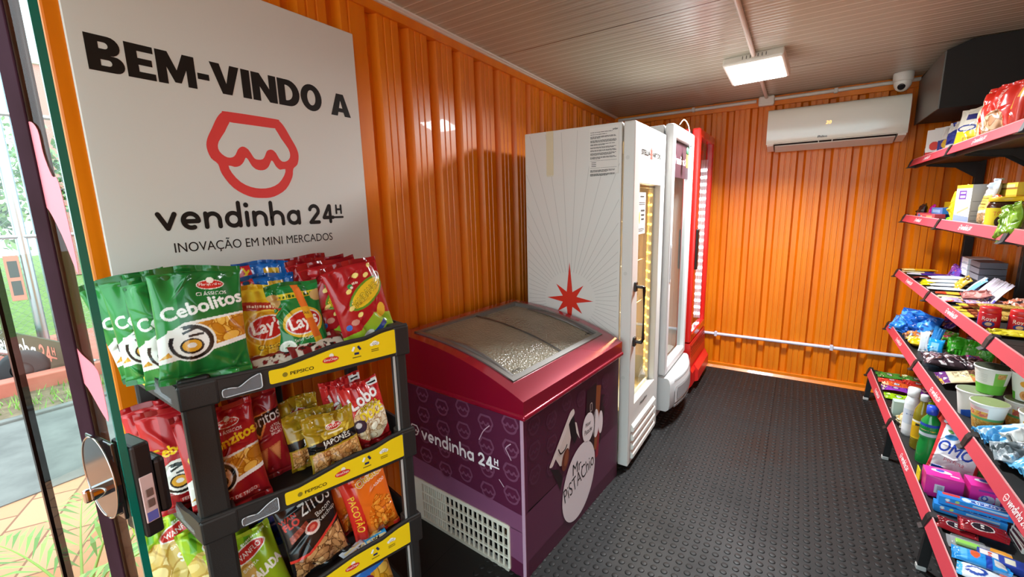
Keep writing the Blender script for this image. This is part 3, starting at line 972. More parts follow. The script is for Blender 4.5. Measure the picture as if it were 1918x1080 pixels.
for (y0, y1, z0, z1) in ((.20, .27, 1.508, 1.516), (.182, .288, 1.478, 1.482), (.182, .288, 1.468, 1.472), (.215, .285, 1.432, 1.442), (.22, .28, 1.408, 1.418), (.225, .275, 1.385, 1.395), (.182, .288, 1.338, 1.341), (.182, .288, 1.331, 1.334), (.182, .26, 1.324, 1.327)):
    b.shape([(y0, z0), (y1, z0), (y1, z1), (y0, z1)], q, (0, 1, 0), (0, 0, 1), '#4a4844')
b.ell(.195, 1.40, .007, .035, q, (0, 1, 0), (0, 0, 1), '#cfc23a')
b.build('notice_card', door, ('card',))
b = MB()
for y in (G0 - .03, Lf - .055):
    b.box((-.07, y, .36), (-.067, y + .02, 1.60), '#f0e8cc')
for z in (.62, .88, 1.14, 1.38):
    for k in range(9):
        b.tube([(D0 + .04, .04 + k * .063, z), (-.10, .04 + k * .063, z)], .002, '#e8e2d0', n=5, cap=False)
    b.tube([(-.10, .03, z), (-.10, Lf - .03, z)], .0028, '#e8e2d0', n=6)
b.build('wire_shelves', t, ('plastic',))
for x, y in ((-.070, Lf - .070), (-.046, G1 - .018)):  # LED strip, then a glowing copy standing in for its reflection
    b = MB()
    b.box((x - .007, y - .003, .40), (x + .007, y + .003, 1.56), '#f2e6b8')
    for k in range(20):
        z = .44 + k * .057
        b.box((x - .006, y - .008, z - .006), (x + .006, y - .002, z + .006), '#ffb03c', mat=1, r=.003, seg=1)
    b.build('led_strip_and_reflection', t, ('plastic', 'led'))
pl = bpy.data.lights.new('cooler_light', 'AREA'); pl.shape = 'RECTANGLE'; pl.size = .02; pl.size_y = 1.1; pl.energy = 3.0; pl.color = (1, .70, .34)
po = bpy.data.objects.new('cooler_light', pl); COL.objects.link(po); po.parent = t
po.location = (-.075, Lf - .085, .98); po.rotation_euler = (rad(-90), 0, 0); po['kind'] = 'helper'
# a few dark green bottles at its bottom
bott = thing('beer_bottle', (-.20 - .70, 2.18 + .16, .342))
tag(bott, 'dark green bottle on the floor of the star fridge, first behind the glass', 'bottle', 'bottles in the star fridge')
b = MB(); b.lathe([(.001, 0), (.030, 0), (.031, .01), (.031, .13), (.026, .155), (.014, .18), (.0125, .215), (.001, .216)], '#24361c', n=20); b.build('glass_body', bott, ('gloss',))
b = MB(); b.lathe([(.0135, .205), (.0145, .207), (.0138, .222), (.001, .223)], '#c9b27a', n=16); b.build('cap', bott, ('metal',))
b = MB(); b.lathe([(.0314, .04), (.0314, .1)], '#e8e2d2', n=20); b.build('label', bott, ('card',))
for k, (dx, dy, lab) in enumerate(((0, .09, 'dark green bottle on the floor of the star fridge, second behind the glass'), (-.08, .05, 'dark green bottle standing deepest inside the star fridge'))):
    c = copy_tree(bott); c.location = (-.90 + dx, 2.34 + dy, .342); c['label'] = lab

# ---- white cooler with the moulded grey base
t = thing('display_fridge', (-.66, 2.80, 0))
tag(t, 'white glass-door fridge with a bulging grey base between the star fridge and red fridge', 'fridge')
HT2, L2 = 1.935, .585
G = '#cfcfcd'
b = MB()
b.box((-.66, 0, .02), (-.062, .022, HT2), G, r=.004); b.box((-.66, L2 - .022, .02), (-.062, L2, HT2), G, r=.004)
b.box((-.66, .0, .02), (-.63, L2, HT2), '#b8b3ac'); b.box((-.655, .02, HT2 - .12), (-.066, L2 - .02, HT2 - .002), G); b.box((-.66, .02, .02), (-.07, L2 - .02, .40), G)
b.build('body', t, ('paint',))
b = MB()
FR = '#d9dad9'
b.box((-.055, -.005, .36), (0, .055, HT2 + .005), FR, r=.014, seg=3)
b.box((-.055, L2 - .05, .36), (0, L2 + .005, HT2 + .005), FR, r=.014, seg=3)
b.box((-.055, .02, HT2 - .075), (0, L2 - .02, HT2 + .005), FR, r=.012, seg=3)
b.box((-.055, .02, .36), (0, L2 - .02, .415), FR, r=.012, seg=3)
b.build('door', t, ('paint',))
door = [c for c in t.children if c.name.startswith('door')][0]
b = MB()
b.box((-.030, .05, .41), (-.026, L2 - .045, HT2 - .07), '#ffffff'); b.build('window_glass', door, ('cooler_glass',))
b = MB()
b.box((-.0255, .052, HT2 - .30), (-.0250, L2 - .047, HT2 - .072), '#3a2026')
oh = (-.0244, 0, 0)
emblem(b, .13, HT2 - .225, .075, oh, (0, 1, 0), (0, 0, 1), '#f2899a', '#3a2026')
wordmark(b, (.185, HT2 - .215, .49, HT2 - .165), oh, (0, 1, 0), (0, 0, 1), '#ffffff', '#f2899a')
b.build('header_panel', door, ('film_matte',))
b = MB()
b.box((-.002, .010, .98), (.004, .036, 1.22), '#bfc0c0', r=.004)
b.box((.003, .016, 1.00), (.0048, .030, 1.20), '#8e9090', r=.002)
b.build('handle', door, ('plastic',))
b = MB()
# moulded base: bulges outwards in the middle
ys = np.linspace(0, L2, 25)
def bulge(y): return .045 + .045 * (1 - ((y - L2 / 2) / (L2 / 2)) ** 2)
zs = [(.345, .55), (.335, .8), (.30, 1.0), (.16, 1.0), (.13, .85), (.115, .5)]
P = np.array([[(bulge(y) * k - .01, y, z) for y in ys] for z, k in zs])
b.grid(P, '#c9cac9', smooth=True)
for yy in (0, L2):
    b.add([(bulge(yy) * k - .01, yy, z) for z, k in zs] + [(-.07, yy, .115), (-.07, yy, .345)], [list(range(len(zs) + 2))], '#c9cac9')
b.add([(bulge(y) * .55 - .01, y, .345) for y in ys] + [(-.07, L2, .345), (-.07, 0, .345)], [list(range(27))], '#d5d6d5')
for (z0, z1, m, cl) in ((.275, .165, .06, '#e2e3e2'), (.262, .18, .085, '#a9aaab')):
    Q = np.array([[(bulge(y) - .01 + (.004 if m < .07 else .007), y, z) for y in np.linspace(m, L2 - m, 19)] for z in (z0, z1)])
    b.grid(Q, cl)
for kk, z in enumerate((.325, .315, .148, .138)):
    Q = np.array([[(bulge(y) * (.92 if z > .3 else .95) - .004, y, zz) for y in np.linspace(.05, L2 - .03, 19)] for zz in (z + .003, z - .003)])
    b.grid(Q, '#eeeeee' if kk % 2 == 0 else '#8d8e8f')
bl = np.array([[(bulge(y) * .55 + .012, y, z) for y in (.30, .36)] for z in (.30, .31)])
b.text('Venax', (.28, .318, .40, .345), (.052, 0, 0), (0, 1, 0), (0, 0, 1), '#9a5a32', bold=.03, shear=.3)
b.build('base_cover', t, ('plastic',))
b = MB()
for z in (.7, 1.0, 1.3):
    for k in range(8):
        b.tube([(-.62, .05 + k * .068, z), (-.10, .05 + k * .068, z)], .002, '#b8b5b0', n=5, cap=False)
b.build('wire_shelves', t, ('grey_metal',))
# hanging tag on its top corner
b = MB()
pth = smooth_path([(-.02, .02, 0), (.01, .1, .035), (.022, .25, .0), (.024, .30, -.12)], k=6)
b.tube([(.004 + p[0] * .4, p[1] * .8 + .05, p[2]) for p in pth], .0028, '#e8e8e8', n=6)
tgp = thing('hanging_tag', (-.655, 2.80 + .05, HT2 + .01)); tag(tgp, 'small green and orange tag looped over the white fridge door', 'tag')
b.build('cord', tgp, ('plastic',))
b = MB()
b.lathe([(.001, 0), (.026, 0), (.026, .004), (.001, .004)], '#3c7a4a', n=20, c=(.0, .285, -.14), axis=0)
b.box((0, .262, -.245), (.004, .308, -.16), '#e08a3a', r=.0018)
b.build('card', tgp, ('card',))

# ---- red cooler
t = thing('display_fridge', (-.635, 3.44, 0))
tag(t, 'red glass-door fridge with rows of white lights at the back wall', 'fridge')
HT3, L3 = 1.995, .62
RD = '#d21f1a'
b = MB()
b.box((-.66, 0, .02), (-.075, .022, HT3), RD, r=.004); b.box((-.66, L3 - .022, .02), (-.075, L3, HT3), RD, r=.004)
b.box((-.66, 0, .02), (-.63, L3, HT3), '#c9c9c9'); b.box((-.655, .02, HT3 - .1), (-.08, L3 - .02, HT3 - .002), RD); b.box((-.66, .02, .02), (-.08, L3 - .02, .42), '#8a1a14')
b.build('body', t, ('paint',))
b = MB()
b.box((-.055, 0, .41), (0, .06, HT3), RD, r=.01, seg=3); b.box((-.055, L3 - .05, .41), (0, L3, HT3), RD, r=.01, seg=3)
b.box((-.055, .03, HT3 - .06), (0, L3 - .03, HT3), RD, r=.01, seg=3); b.box((-.055, .03, .41), (0, L3 - .03, .475), RD, r=.01, seg=3)
b.build('door', t, ('gloss',))
door = [c for c in t.children if c.name.startswith('door')][0]
b = MB(); b.box((-.03, .055, .47), (-.026, L3 - .045, HT3 - .055), '#ffffff'); b.build('window_glass', door, ('cooler_glass',))
b = MB(); b.box((-.002, .012, .98), (.018, .062, 1.28), '#15110f', r=.008); b.build('handle', door, ('plastic',))
b = MB()
b.box((-.066, -.004, .43), (-.058, .004, HT3 - .02), '#2a2422'); b.build('gasket', t, ('matte',))
b = MB()
b.prism([(-.06, .03), (.0, .03), (.028, .07), (.028, .17), (.010, .20), (.0, .40), (-.06, .40)], 1, .0, L3, RD)
for k in range(7):
    b.box((-.002, .04, .235 + k * .022), (.006, L3 - .04, .245 + k * .022), '#8e1510')
b.prism([(.02, .06), (.052, .075), (.05, .16), (.018, .205)], 1, .12, L3 - .05, '#dc2a24')
b.build('base_grille', t, ('plastic',))
for x in (-.078, -.060, -.043):  # LED column plus glowing copies modelled in place of its glass reflections
    y = L3 - .056
    b = MB()
    b.box((x - .008, y - .003, .48), (x + .008, y + .003, 1.82), '#e8e8ee')
    for k in range(22):
        z = .52 + k * .058
        b.box((x - .007, y - .010, z - .009), (x + .007, y - .002, z + .009), '#eef2ff', mat=1, r=.003, seg=1)
    b.build('led_strip_and_reflection', t, ('plastic', 'led'))
pl = bpy.data.lights.new('cooler_light', 'AREA'); pl.shape = 'RECTANGLE'; pl.size = .03; pl.size_y = 1.2; pl.energy = 3.5; pl.color = (.95, .97, 1)
po = bpy.data.objects.new('cooler_light', pl); COL.objects.link(po); po.parent = t
po.location = (-.10, L3 - .05, 1.1); po.rotation_euler = (rad(-90), 0, 0); po['kind'] = 'helper'

# ---- chest freezer
t = thing('chest_freezer', (-.805, 1.275, 0), (0, 0, rad(-4.4)))
tag(t, 'maroon and plum chest freezer with a sloping sliding glass lid', 'freezer')
FW, FLn = .70, .855
PL = '#571f3a'
b = MB()
GR = (-.69, -.083, .015, .245)                      # grille hole on the near face (x0,x1,z0,z1 at its right end)
def gz(x):                                          # slope of the grille's top edge
    return .205 + (x + .083) * -.0
z_g = .205
# near face as panels round the grille hole
b.box((-FW, 0, z_g), (0, .02, .70), PL)
b.box((GR[1], 0, .0), (0, .02, z_g), PL)
b.box((-FW, 0, 0), (GR[0], .02, z_g), PL)
b.box((-FW, 0, 0), (GR[1] - .001, .02, .012), '#c9c4bb')
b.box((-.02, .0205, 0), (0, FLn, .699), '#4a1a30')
b.box((-FW, .021, 0), (-FW + .02, FLn, .699), PL)
b.box((-FW + .02, FLn - .02, .001), (-.02, FLn - .001, .698), PL)
b.box((-FW, .02, .28), (0, FLn, .30), '#2a1c22')
b.box((-FW + .02, .05, .005), (-.02, FLn - .02, .02), '#2a2622')
# printed wrap, near face
oN, uN, vN = (0, -.0008, 0), (1, 0, 0), (0, 0, 1)
b.shape([(-FW, .205), (0, .205), (0, .283), (-FW, .318)], oN, uN, vN, '#7d4a68')
b.shape([(GR[1], .075), (0, .065), (0, .21), (GR[1], .21)], oN, uN, vN, '#7d4a68')
oN2 = (0, -.0013, 0)
for r_ in range(4):
    for c_ in range(6):
        x = -.062 - c_ * .125 - (r_ % 2) * .0; z = .615 - r_ * .100 - (c_ % 2) * .03
        if x > -FW + .03 and not (-.66 < x < -.13 and .44 < z + .03 < .50 and False):
            emblem(b, x, z, .084, oN2, uN, vN, '#74425c', PL)
oN3 = (0, -.0020, 0)
wordmark(b, (-.585, .428, -.124, .492), oN3, uN, vN, '#f3eef0')
emblem(b, -.632, .432, .062, oN3, uN, vN, '#f3eef0', PL)
for pth in ([(-.165, .62), (-.20, .585), (-.225, .54)], [(-.06, .575), (-.085, .55), (-.075, .53), (-.06, .505)], [(-.125, .40), (-.10, .375)]):
    b.stroke(smooth_path(pth, k=5), .004, oN3, uN, vN, '#c9a9ba')
# printed wrap, aisle face: x runs along +y
oR, uR, vR = (.0008, 0, 0), (0, 1, 0), (0, 0, 1)
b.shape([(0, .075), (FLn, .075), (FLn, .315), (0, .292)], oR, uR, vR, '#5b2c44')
for r_ in range(4):
    for c_ in range(7):
        y = .07 + c_ * .125; z = .60 - r_ * .105 - (c_ % 2) * .03
        if y < FLn - .04 and z > .30 + .0 * y and not (y > .18 and z < .56 and abs(y - .45) < .22):
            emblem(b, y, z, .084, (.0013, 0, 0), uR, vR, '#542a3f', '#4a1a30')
L1, L2_, L3_, L4_, L5_ = [(.0018 + .0006 * k, 0, 0) for k in range(5)]
b.shape([(.486, .42), (.498, .625), (.597, .635), (.575, .30), (.50, .28)], L2_, uR, vR, '#2b1418')
b.shape([(.565, .30), (.585, .622), (.645, .604), (.625, .42), (.60, .28)], L1, uR, vR, '#8a4a26')
b.shape([(.60, .30), (.655, .55), (.69, .54), (.685, .42), (.64, .30)], (.0015, 0, 0), uR, vR, '#2b1418')
b.shape([(.59, .24), (.61, .40), (.64, .40), (.62, .24)], (.0016, 0, 0), uR, vR, '#8a1a2c')
b.ell(.513, .438, .058, .073, L3_, uR, vR, '#e2d9da'); b.ell(.592, .425, .032, .073, L2_, uR, vR, '#e2d9da'); b.ell(.645, .41, .024, .06, L1, uR, vR, '#e2d9da')
b.text('Mister', (.485, .448, .538, .468), L4_, uR, vR, '#222020', bold=.0); b.text('Pistache', (.476, .41, .55, .435), L4_, uR, vR, '#222020', bold=.0)
b.ell(.54, .53, .018, .026, L3_, uR, vR, '#3a2024'); b.stroke(rounded_poly([(.53, .51), (.55, .51), (.55, .55), (.53, .55)], .008), .003, L4_, uR, vR, '#d8c8c0', True)
# open carton and almond
b.shape(rounded_poly([(.168, .405), (.195, .395), (.345, .545), (.385, .562), (.375, .59), (.345, .585)], .012), L3_, uR, vR, '#d9cdc8')
b.shape([(.215, .43), (.33, .54), (.35, .46), (.33, .40), (.29, .355), (.255, .37)], L2_, uR, vR, '#d2c4bc')
b.shape([(.18, .395), (.25, .355), (.28, .30), (.26, .25), (.235, .30)], L1, uR, vR, '#231014')
b.shape([(.335, .53), (.375, .56), (.41, .44), (.385, .415), (.36, .45)], L2_, uR, vR, '#1d0f12')
b.shape([(.385, .52), (.40, .46), (.43, .42), (.42, .45), (.40, .51)], L3_, uR, vR, '#d9cdc8')
b.stroke(smooth_path([(.243, .455), (.262, .425), (.30, .43), (.315, .445)], k=5), .007, L4_, uR, vR, '#1d1214')
b.ell(.302, .378, .030, .050, L4_, uR, vR, '#6a3220', rot=-.3); b.ell(.306, .383, .016, .036, L5_, uR, vR, '#8a4c30', rot=-.3)
b.ell(.428, .205, .148, .185, L3_, uR, vR, '#ddd3d5', rot=-.45)
b.text('Mr.', (.365, .262, .455, .318), L4_, uR, vR, '#1c191a', bold=-.005)
def slant_text(st, x0, z0, wd, hg, ang, org):
    V_, T_ = text_tris(st, -.005, 0)
    V2 = V_ / V_.max(0) * np.array([wd, hg])
    c_, s_ = math.cos(ang), math.sin(ang)
    b.flat(np.stack([x0 + V2[:, 0] * c_ - V2[:, 1] * s_, z0 + V2[:, 0] * s_ + V2[:, 1] * c_], -1), T_, org, uR, vR, '#1c191a')
slant_text('PiSTAChio', .295, .165, .285, .07, .20, L4_)
b.build('body', t, ('paint',))
# wrap edge at the front corner
b = MB()
b.box((-.012, -.004, 0), (.002, -.0005, .70), '#b993a8'); b.build('corner_strip', t, ('paint',))
# grille of bars
b = MB()
gx0, gx1, z0, z1 = -.70, -.083, .012, .200
CR = '#ddd7c6'
nb = 22
for k in range(nb + 1):
    x = gx0 + (gx1 - gx0) * k / nb
    b.box((x - .0035, -.006, z0), (x + .0035, .002, z1), CR)
    if k < 9:
        b.box((x - .001 + .5 * (gx1 - gx0) / nb - .003, -.004, z0), (x + .5 * (gx1 - gx0) / nb + .002, .002, z1), CR)
for k in range(5):
    z = z0 + (z1 - z0) * k / 4
    b.box((gx0, -.007, z - .004), (gx1, .002, z + .004), CR)
b.box((gx0, -.008, z1 - .004), (gx1, .002, z1 + .012), CR, r=.003)
b.box((gx1 - .006, -.008, z0), (gx1 + .006, .002, z1 + .01), CR, r=.003)
b.box((gx0, -.0085, z0), (gx0 + .10, -.003, z1), CR)
b.box((gx0, -.008, .0), (gx1, .0, .014), '#b9b3a4')
b.build('vent_grille', t, ('plastic',))
b = MB()
rng = random.Random(8)
b.lathe([(.001, 0), (.055, 0), (.06, .02), (.055, .09), (.03, .11), (.001, .11)], '#1b1a1a', n=20, c=(-.22, .18, .03))
for k in range(5):
    b.tube(smooth_path([(-.32 + k * .05, .06, .03), (-.30 + k * .05, .09, .10 + rng.random() * .05), (-.24 + k * .04, .10, .06)], k=5), .004, ['#8a8a88', '#5a3a2a', '#1c1c1c', '#9a6a4a', '#777777'][k], n=6)
b.box((-.62, .08, .02), (-.42, .30, .17), '#3a3836')
b.build('compressor', t, ('metal',))
# lid moulding: arched section along x, extruded along y
def lid_top(x):                                     # x from -FW (wall) to 0 (aisle)
    u = max(0.0, (x + FW) / FW)
    return .918 - .022 * u - .122 * u ** 2.4
xs = np.linspace(-FW - .008, .012, 30)
b = MB()
Y0, Y1 = -.012, FLn + .010
prof_out = [(x, lid_top(x)) for x in xs]
loop = [(-FW - .008, .70)] + prof_out + [(.012, .72), (.012, .70)]
opening = (-FW + .055, -.075, .045, FLn - .045)     # hole for the panes
XA, XB, YA, YB_ = opening
for y in (Y0, Y1):
    b.add([(x, y, z) for x, z in loop], [list(range(len(loop)))[::(1 if y == Y0 else -1)]], '#9c1230')
for (x, z), (x2, z2) in zip(loop[-3:-1], loop[-2:]):
    b.add([(x, Y0, z), (x, Y1, z), (x2, Y1, z2), (x2, Y0, z2)], [(0, 1, 2, 3)], '#9c1230')
b.add([(-FW - .008, Y0, .70), (-FW - .008, Y1, .70), (-FW - .008, Y1, lid_top(-FW)), (-FW - .008, Y0, lid_top(-FW))], [(0, 3, 2, 1)], '#9c1230')
def top_patch(xa, xb, ya, yb, col, mb, dz=0, nx=16):
    X = np.linspace(xa, xb, nx)
    P = np.array([[(x, y, lid_top(x) + dz) for x in X] for y in (ya, yb)])
    mb.grid(P, col)
top_patch(-FW - .008, XA, Y0, Y1, '#9c1230', b); top_patch(XB, .012, Y0, Y1, '#9c1230', b)
top_patch(XA, XB, Y0, YA, '#9c1230', b); top_patch(XA, XB, YB_, Y1, '#9c1230', b)
# rolled rim at the foot of the lid
b.box((-FW - .01, -.018, .694), (.02, FLn + .016, .714), '#a31634', r=.006)
b.build('lid_moulding', t, ('car_paint',))
b = MB()
fwid = .022
for (xa, xb, ya, yb) in ((XA, XB, YA, YA + fwid), (XA, XB, YB_ - fwid, YB_), (XA, XA + fwid, YA, YB_), (XB - fwid, XB, YA, YB_)):
    X = np.linspace(xa, xb, 20 if xb - xa > .1 else 3)
    for y in (ya, yb):
        P = np.array([[(x, y, lid_top(x) + dz) for x in X] for dz in (-.05, .006)]); b.grid(P, '#86827d', smooth=False)
    P = np.array([[(x, y, lid_top(x) + .006) for x in X] for y in (ya, yb)]); b.grid(P, '#8f8b86')
    for x in (xa, xb):
        b.add([(x, ya, lid_top(x) - .05), (x, yb, lid_top(x) - .05), (x, yb, lid_top(x) + .006), (x, ya, lid_top(x) + .006)], [(0, 1, 2, 3)], '#86827d')
b.build('lid_frame', t, ('grey_metal',))
ym = (YA + YB_) / 2
for k, (ya, yb, dz) in enumerate(((YA + fwid, ym + .02, -.004), (ym - .02, YB_ - fwid, -.014))):
    b = MB()
    top_patch(XA + fwid, XB - fwid, ya, yb, '#ffffff', b, dz, 24)
    top_patch(XA + fwid, XB - fwid, ya, yb, '#ffffff', b, dz - .004, 24)
    g_ = b.build('sliding_pane', t, ('frosted_lid_glass',))
    b = MB()
    X = np.linspace(XA + fwid, XB - fwid, 20)
    yy = yb - .012 if k == 0 else ya
    P = np.array([[(x, y, lid_top(x) + dz + .004) for x in X] for y in (yy, yy + .014)]); b.grid(P, '#4a4742')
    b.build('pane_edge', g_, ('grey_metal',))
    b = MB()
    yh = ya + .004 if k == 0 else yb - .016
    Xh = np.linspace(XA + .12, XB - .03, 20)
    P = np.array([[(x, y, lid_top(x) + dz + .004 + (.014 * math.sin(PI * i / 19) if j in (1, 2) else 0)) for i, x in enumerate(Xh)] for j, y in enumerate((yh - .004, yh, yh + .014, yh + .018))])
    b.grid(P, '#7f7c79')
    b.build('grip', g_, ('grey_metal',))
b = MB()
for ya in (YA + fwid + .03, YB_ - fwid - .08):
    zt = lid_top(XB - .06) + .002
    b.text('METALFRIO', (0, 0, .055, .010), (XB - .040, ya, lid_top(XB - .04) + .001), (0, 1, 0), (-1, 0, .36), '#2e2a24', bold=.02)
b.build('pane_marking', t, ('card',))
# tub inside
b = MB()
b.box((XA - .01, YA, .32), (XB + .01, YB_, .33), '#cfcabd')
for (lo, hi) in (((XA - .012, YA - .005, .32), (XA, YB_, .80)), ((XB, YA, .32), (XB + .012, YB_, .76)), ((XA, YA - .012, .32), (XB, YA, .78)), ((XA, YB_, .32), (XB, YB_ + .012, .78))):
    b.box(lo, hi, '#d5d0c2')
b.build('inner_tub', t, ('plastic',))
# ================================================================== SNACK RACK
FLc = np.array([-1.10, .345, 0.0])
TV = np.array([.145, .53, 0.0]); RL = float(np.linalg.norm(TV)); TV /= RL
NV = np.array([TV[1], -TV[0], 0.0])
RYAW = math.atan2(TV[1], TV[0])                      # local x along the front, local -y outwards
def rpos(a, b, z):
    p = FLc + a * TV - b * NV
    return (p[0], p[1], z)
rack = thing('snack_rack', (FLc[0], FLc[1], 0), (0, 0, RYAW))
tag(rack, 'black plastic four-tier snack rack with yellow price labels below the welcome sign', 'rack')
BK = '#242322'
PLAN = [(0, 0), (RL, 0), (.53, .40), (-.083, .361)]
# posts
def post(x, y, wx, wy, z0=0.0, z1=1.115):
    b = MB()
    b.box((x, y, z0), (x + wx, y + wy, z1), BK, r=.008)
    return b.build('post', rack, ('black_plastic',))
post(.0, .004, .062, .05); post(RL - .040, .004, .036, .04); post(.49, .355, .04, .04); post(-.075, .315, .045, .04)
b = MB()
b.box((RL - .046, .006, 0), (RL - .0405, .010, 1.05), '#b9b8b4'); b.build('light_strip', rack, ('plastic',))
b = MB()
b.box((.22, .352, 0), (.275, .366, 1.10), '#1d1c1b', r=.004)
for k in range(24):
    b.box((.24, .3505, .08 + k * .042), (.255, .3525, .10 + k * .042), '#0c0b0b')
b.build('back_rail', rack, ('black_plastic',))
TOPP = [(0, .050), (.15, .046), (.21, .044), (.26, .052), (.33, .064), (.38, .066), (.42, .066), (.47, .078), (.51, .081), (RL, .080)]
def top_at(x):
    xs_, hs_ = zip(*TOPP); return float(np.interp(x, xs_, hs_))
TZ = [1.055, .725, .425, .085]
for i, zb in enumerate(TZ):
    b = MB()
    b.plate([(p[0], p[1], zb + .012) for p in PLAN], (0, 0, 1), .010, '#1b1a1a')
    # front wall, wavy top edge
    X = np.linspace(0, RL, 40)
    Fo = [(x, -.004, zb) for x in X]; 
    Vv = []
    for x in X:
        h = top_at(x)
        Vv += [(x, -.004, zb - .006), (x, -.004, zb + h), (x, .004, zb + h), (x, .004, zb - .006)]
    n = len(X)
    Ff = [(4 * k + j, 4 * (k + 1) + j, 4 * (k + 1) + (j + 1) % 4, 4 * k + (j + 1) % 4) for k in range(n - 1) for j in range(4)]
    b.add(Vv, Ff + [(0, 1, 2, 3), (4 * n - 1, 4 * n - 2, 4 * n - 3, 4 * n - 4)], BK)
    # rolled lip
    b.tube([(x, 0, zb + top_at(x)) for x in X], .0055, BK, n=6)
    # side walls and back
    for (p, q, hh) in ((PLAN[0], PLAN[3], (.05, .062)), (PLAN[1], PLAN[2], (.08, .08)), (PLAN[3], PLAN[2], (.06, .06))):
        p = np.array(p); q = np.array(q); d = (q - p) / np.linalg.norm(q - p); nn = np.array([-d[1], d[0]]) * .004
        m = 14; Vv = []
        for k in range(m):
            c = p + (q - p) * k / (m - 1); u = k / (m - 1)
            h = hh[0] + (hh[1] - hh[0]) * u + (.014 * math.exp(-((u - .78) / .16) ** 2) if p is not None and hh[0] == .05 else 0) - (.012 * math.exp(-((u - .3) / .12) ** 2) if hh[0] == .05 else 0)
            Vv += [(*(c - nn), zb - .006), (*(c - nn), zb + h), (*(c + nn), zb + h), (*(c + nn), zb - .006)]
        b.add(Vv, [(4 * k + j, 4 * (k + 1) + j, 4 * (k + 1) + (j + 1) % 4, 4 * k + (j + 1) % 4) for k in range(m - 1) for j in range(4)] + [(0, 1, 2, 3), (4 * m - 1, 4 * m - 2, 4 * m - 3, 4 * m - 4)], BK)
    b.box((-.004, -.008, zb - .010), (.072, .05, zb + .050), BK, r=.006)
    b.box((RL - .045, -.007, zb - .010), (RL + .004, .05, zb + .081), BK, r=.006)
    tr = b.build('tray', rack, ('black_plastic',))
    # price label along the front
    b = MB()
    xa, xb = .175, RL - .040
    xs_ = np.linspace(xa, xb, 30)
    up = [(x, top_at(x) - .006) for x in xs_]; dn = [(x, .004) for x in xs_[::-1]]
    o4, u4, v4 = (0, -.0062, zb), (1, 0, 0), (0, 0, 1)
    pts = rounded_poly(up + dn, .006, 3)
    b.plate([(p[0], -.0060, zb + p[1]) for p in pts], (0, -1, 0), .0016, '#f2cf12')
    o4 = (0, -.0068, zb)
    b.text('PEPSICO', (.222, .016, .278, .025), o4, u4, v4, '#2a2410', bold=.012)
    b.ell(.210, .0205, .006, .006, o4, u4, v4, '#8a7a20')
    b.ell(.322, .0305, .021, .0085, o4, u4, v4, '#d0332c'); b.ell(.325, .041, .006, .006, o4, u4, v4, '#efe9d8')
    b.text('ElmaChips', (.305, .0265, .339, .0345), (0, -.0072, zb), u4, v4, '#f6e8d8', bold=.012)
    for k in range(3):
        a = PI / 2 + k * 2 * PI / 3; c = np.array([.392, .040]); r_ = .0115
        p0 = c + r_ * np.array([math.cos(a + .45), math.sin(a + .45)]); p1 = c + r_ * np.array([math.cos(a + 1.65), math.sin(a + 1.65)])
        b.stroke([p0, p1], .0062, (0, -.0070 - .0001 * k, zb), u4, v4, '#1f2c5a' if k else '#eef0ee')
    for (dx, dy, r_) in ((-.008, 0, .006), (0, .003, .008), (.008, 0, .006)):
        b.ell(.445 + dx, .046 + dy, r_, r_ * .8, (0, -.0069 - .00012 * (dx > 0) - .00024 * (dx == 0), zb), u4, v4, '#f4f2e6')
    b.text('-CO2', (.437, .043, .454, .050), (0, -.0074, zb), u4, v4, '#2b3a66', bold=.0)
    for kk in range(2):
        b.shape([(.434, .030 - kk * .005), (.456, .030 - kk * .005), (.456, .032 - kk * .005), (.434, .032 - kk * .005)], o4, u4, v4, '#6a5a10')
        b.shape([(.380, .019), (.404, .019), (.404, .0215), (.380, .0215)], (0, -.0068 - .0001 * kk, zb), u4, v4, '#6a5a10')
    b.build('price_label', tr, ('card',)); lab_ = [c for c in tr.children if c.name.startswith('price_label')][0]; lab_['label'] = 'yellow printed label strip'
    # side label
    p = np.array(PLAN[0]); q = np.array(PLAN[3]); d = (q - p) / np.linalg.norm(q - p); nn = np.array([-d[1], d[0]])
    def sp(u, z): 
        c = p + (q - p) * u + nn * .0055; return (c[0], c[1], zb + z)
    b = MB()
    b.plate([sp(.50, .004), sp(.95, .012), sp(.95, .052), sp(.83, .060), sp(.68, .050), sp(.52, .034)], (nn[0], nn[1], 0), .001, '#f0d94a')
    b.build('side_label', tr, ('card',)); [c for c in tr.children if c.name.startswith('side_label')][0]['label'] = 'pale yellow side label'
    # clear ticket pockets
    b = MB()
    pk = rounded_poly([(.077, .002), (.158, .004), (.158, .042), (.135, .034), (.110, .018), (.095, .022), (.077, .022)], .006, 3)
    b.plate([(x, -.0105, zb + z) for x, z in pk], (0, -1, 0), .0012, '#c9ced6')
    pk_ = b.build('ticket_pocket', tr, ('clear_plastic',))
    b = MB()
    P3 = [(x, -.0112, zb + z) for x, z in pk]
    b.tube(P3 + [P3[0]], .0012, '#dfe3e8', n=5, cap=False); b.build('pocket_edge', pk_, ('plastic',))
    b = MB()
    b.plate([sp(.10, .002), sp(.40, .006), sp(.40, .040), sp(.33, .034), sp(.26, .016), sp(.10, .014)], (nn[0], nn[1], 0), .0012, '#d4d9e2')
    b.build('ticket_pocket', tr, ('clear_plastic',))

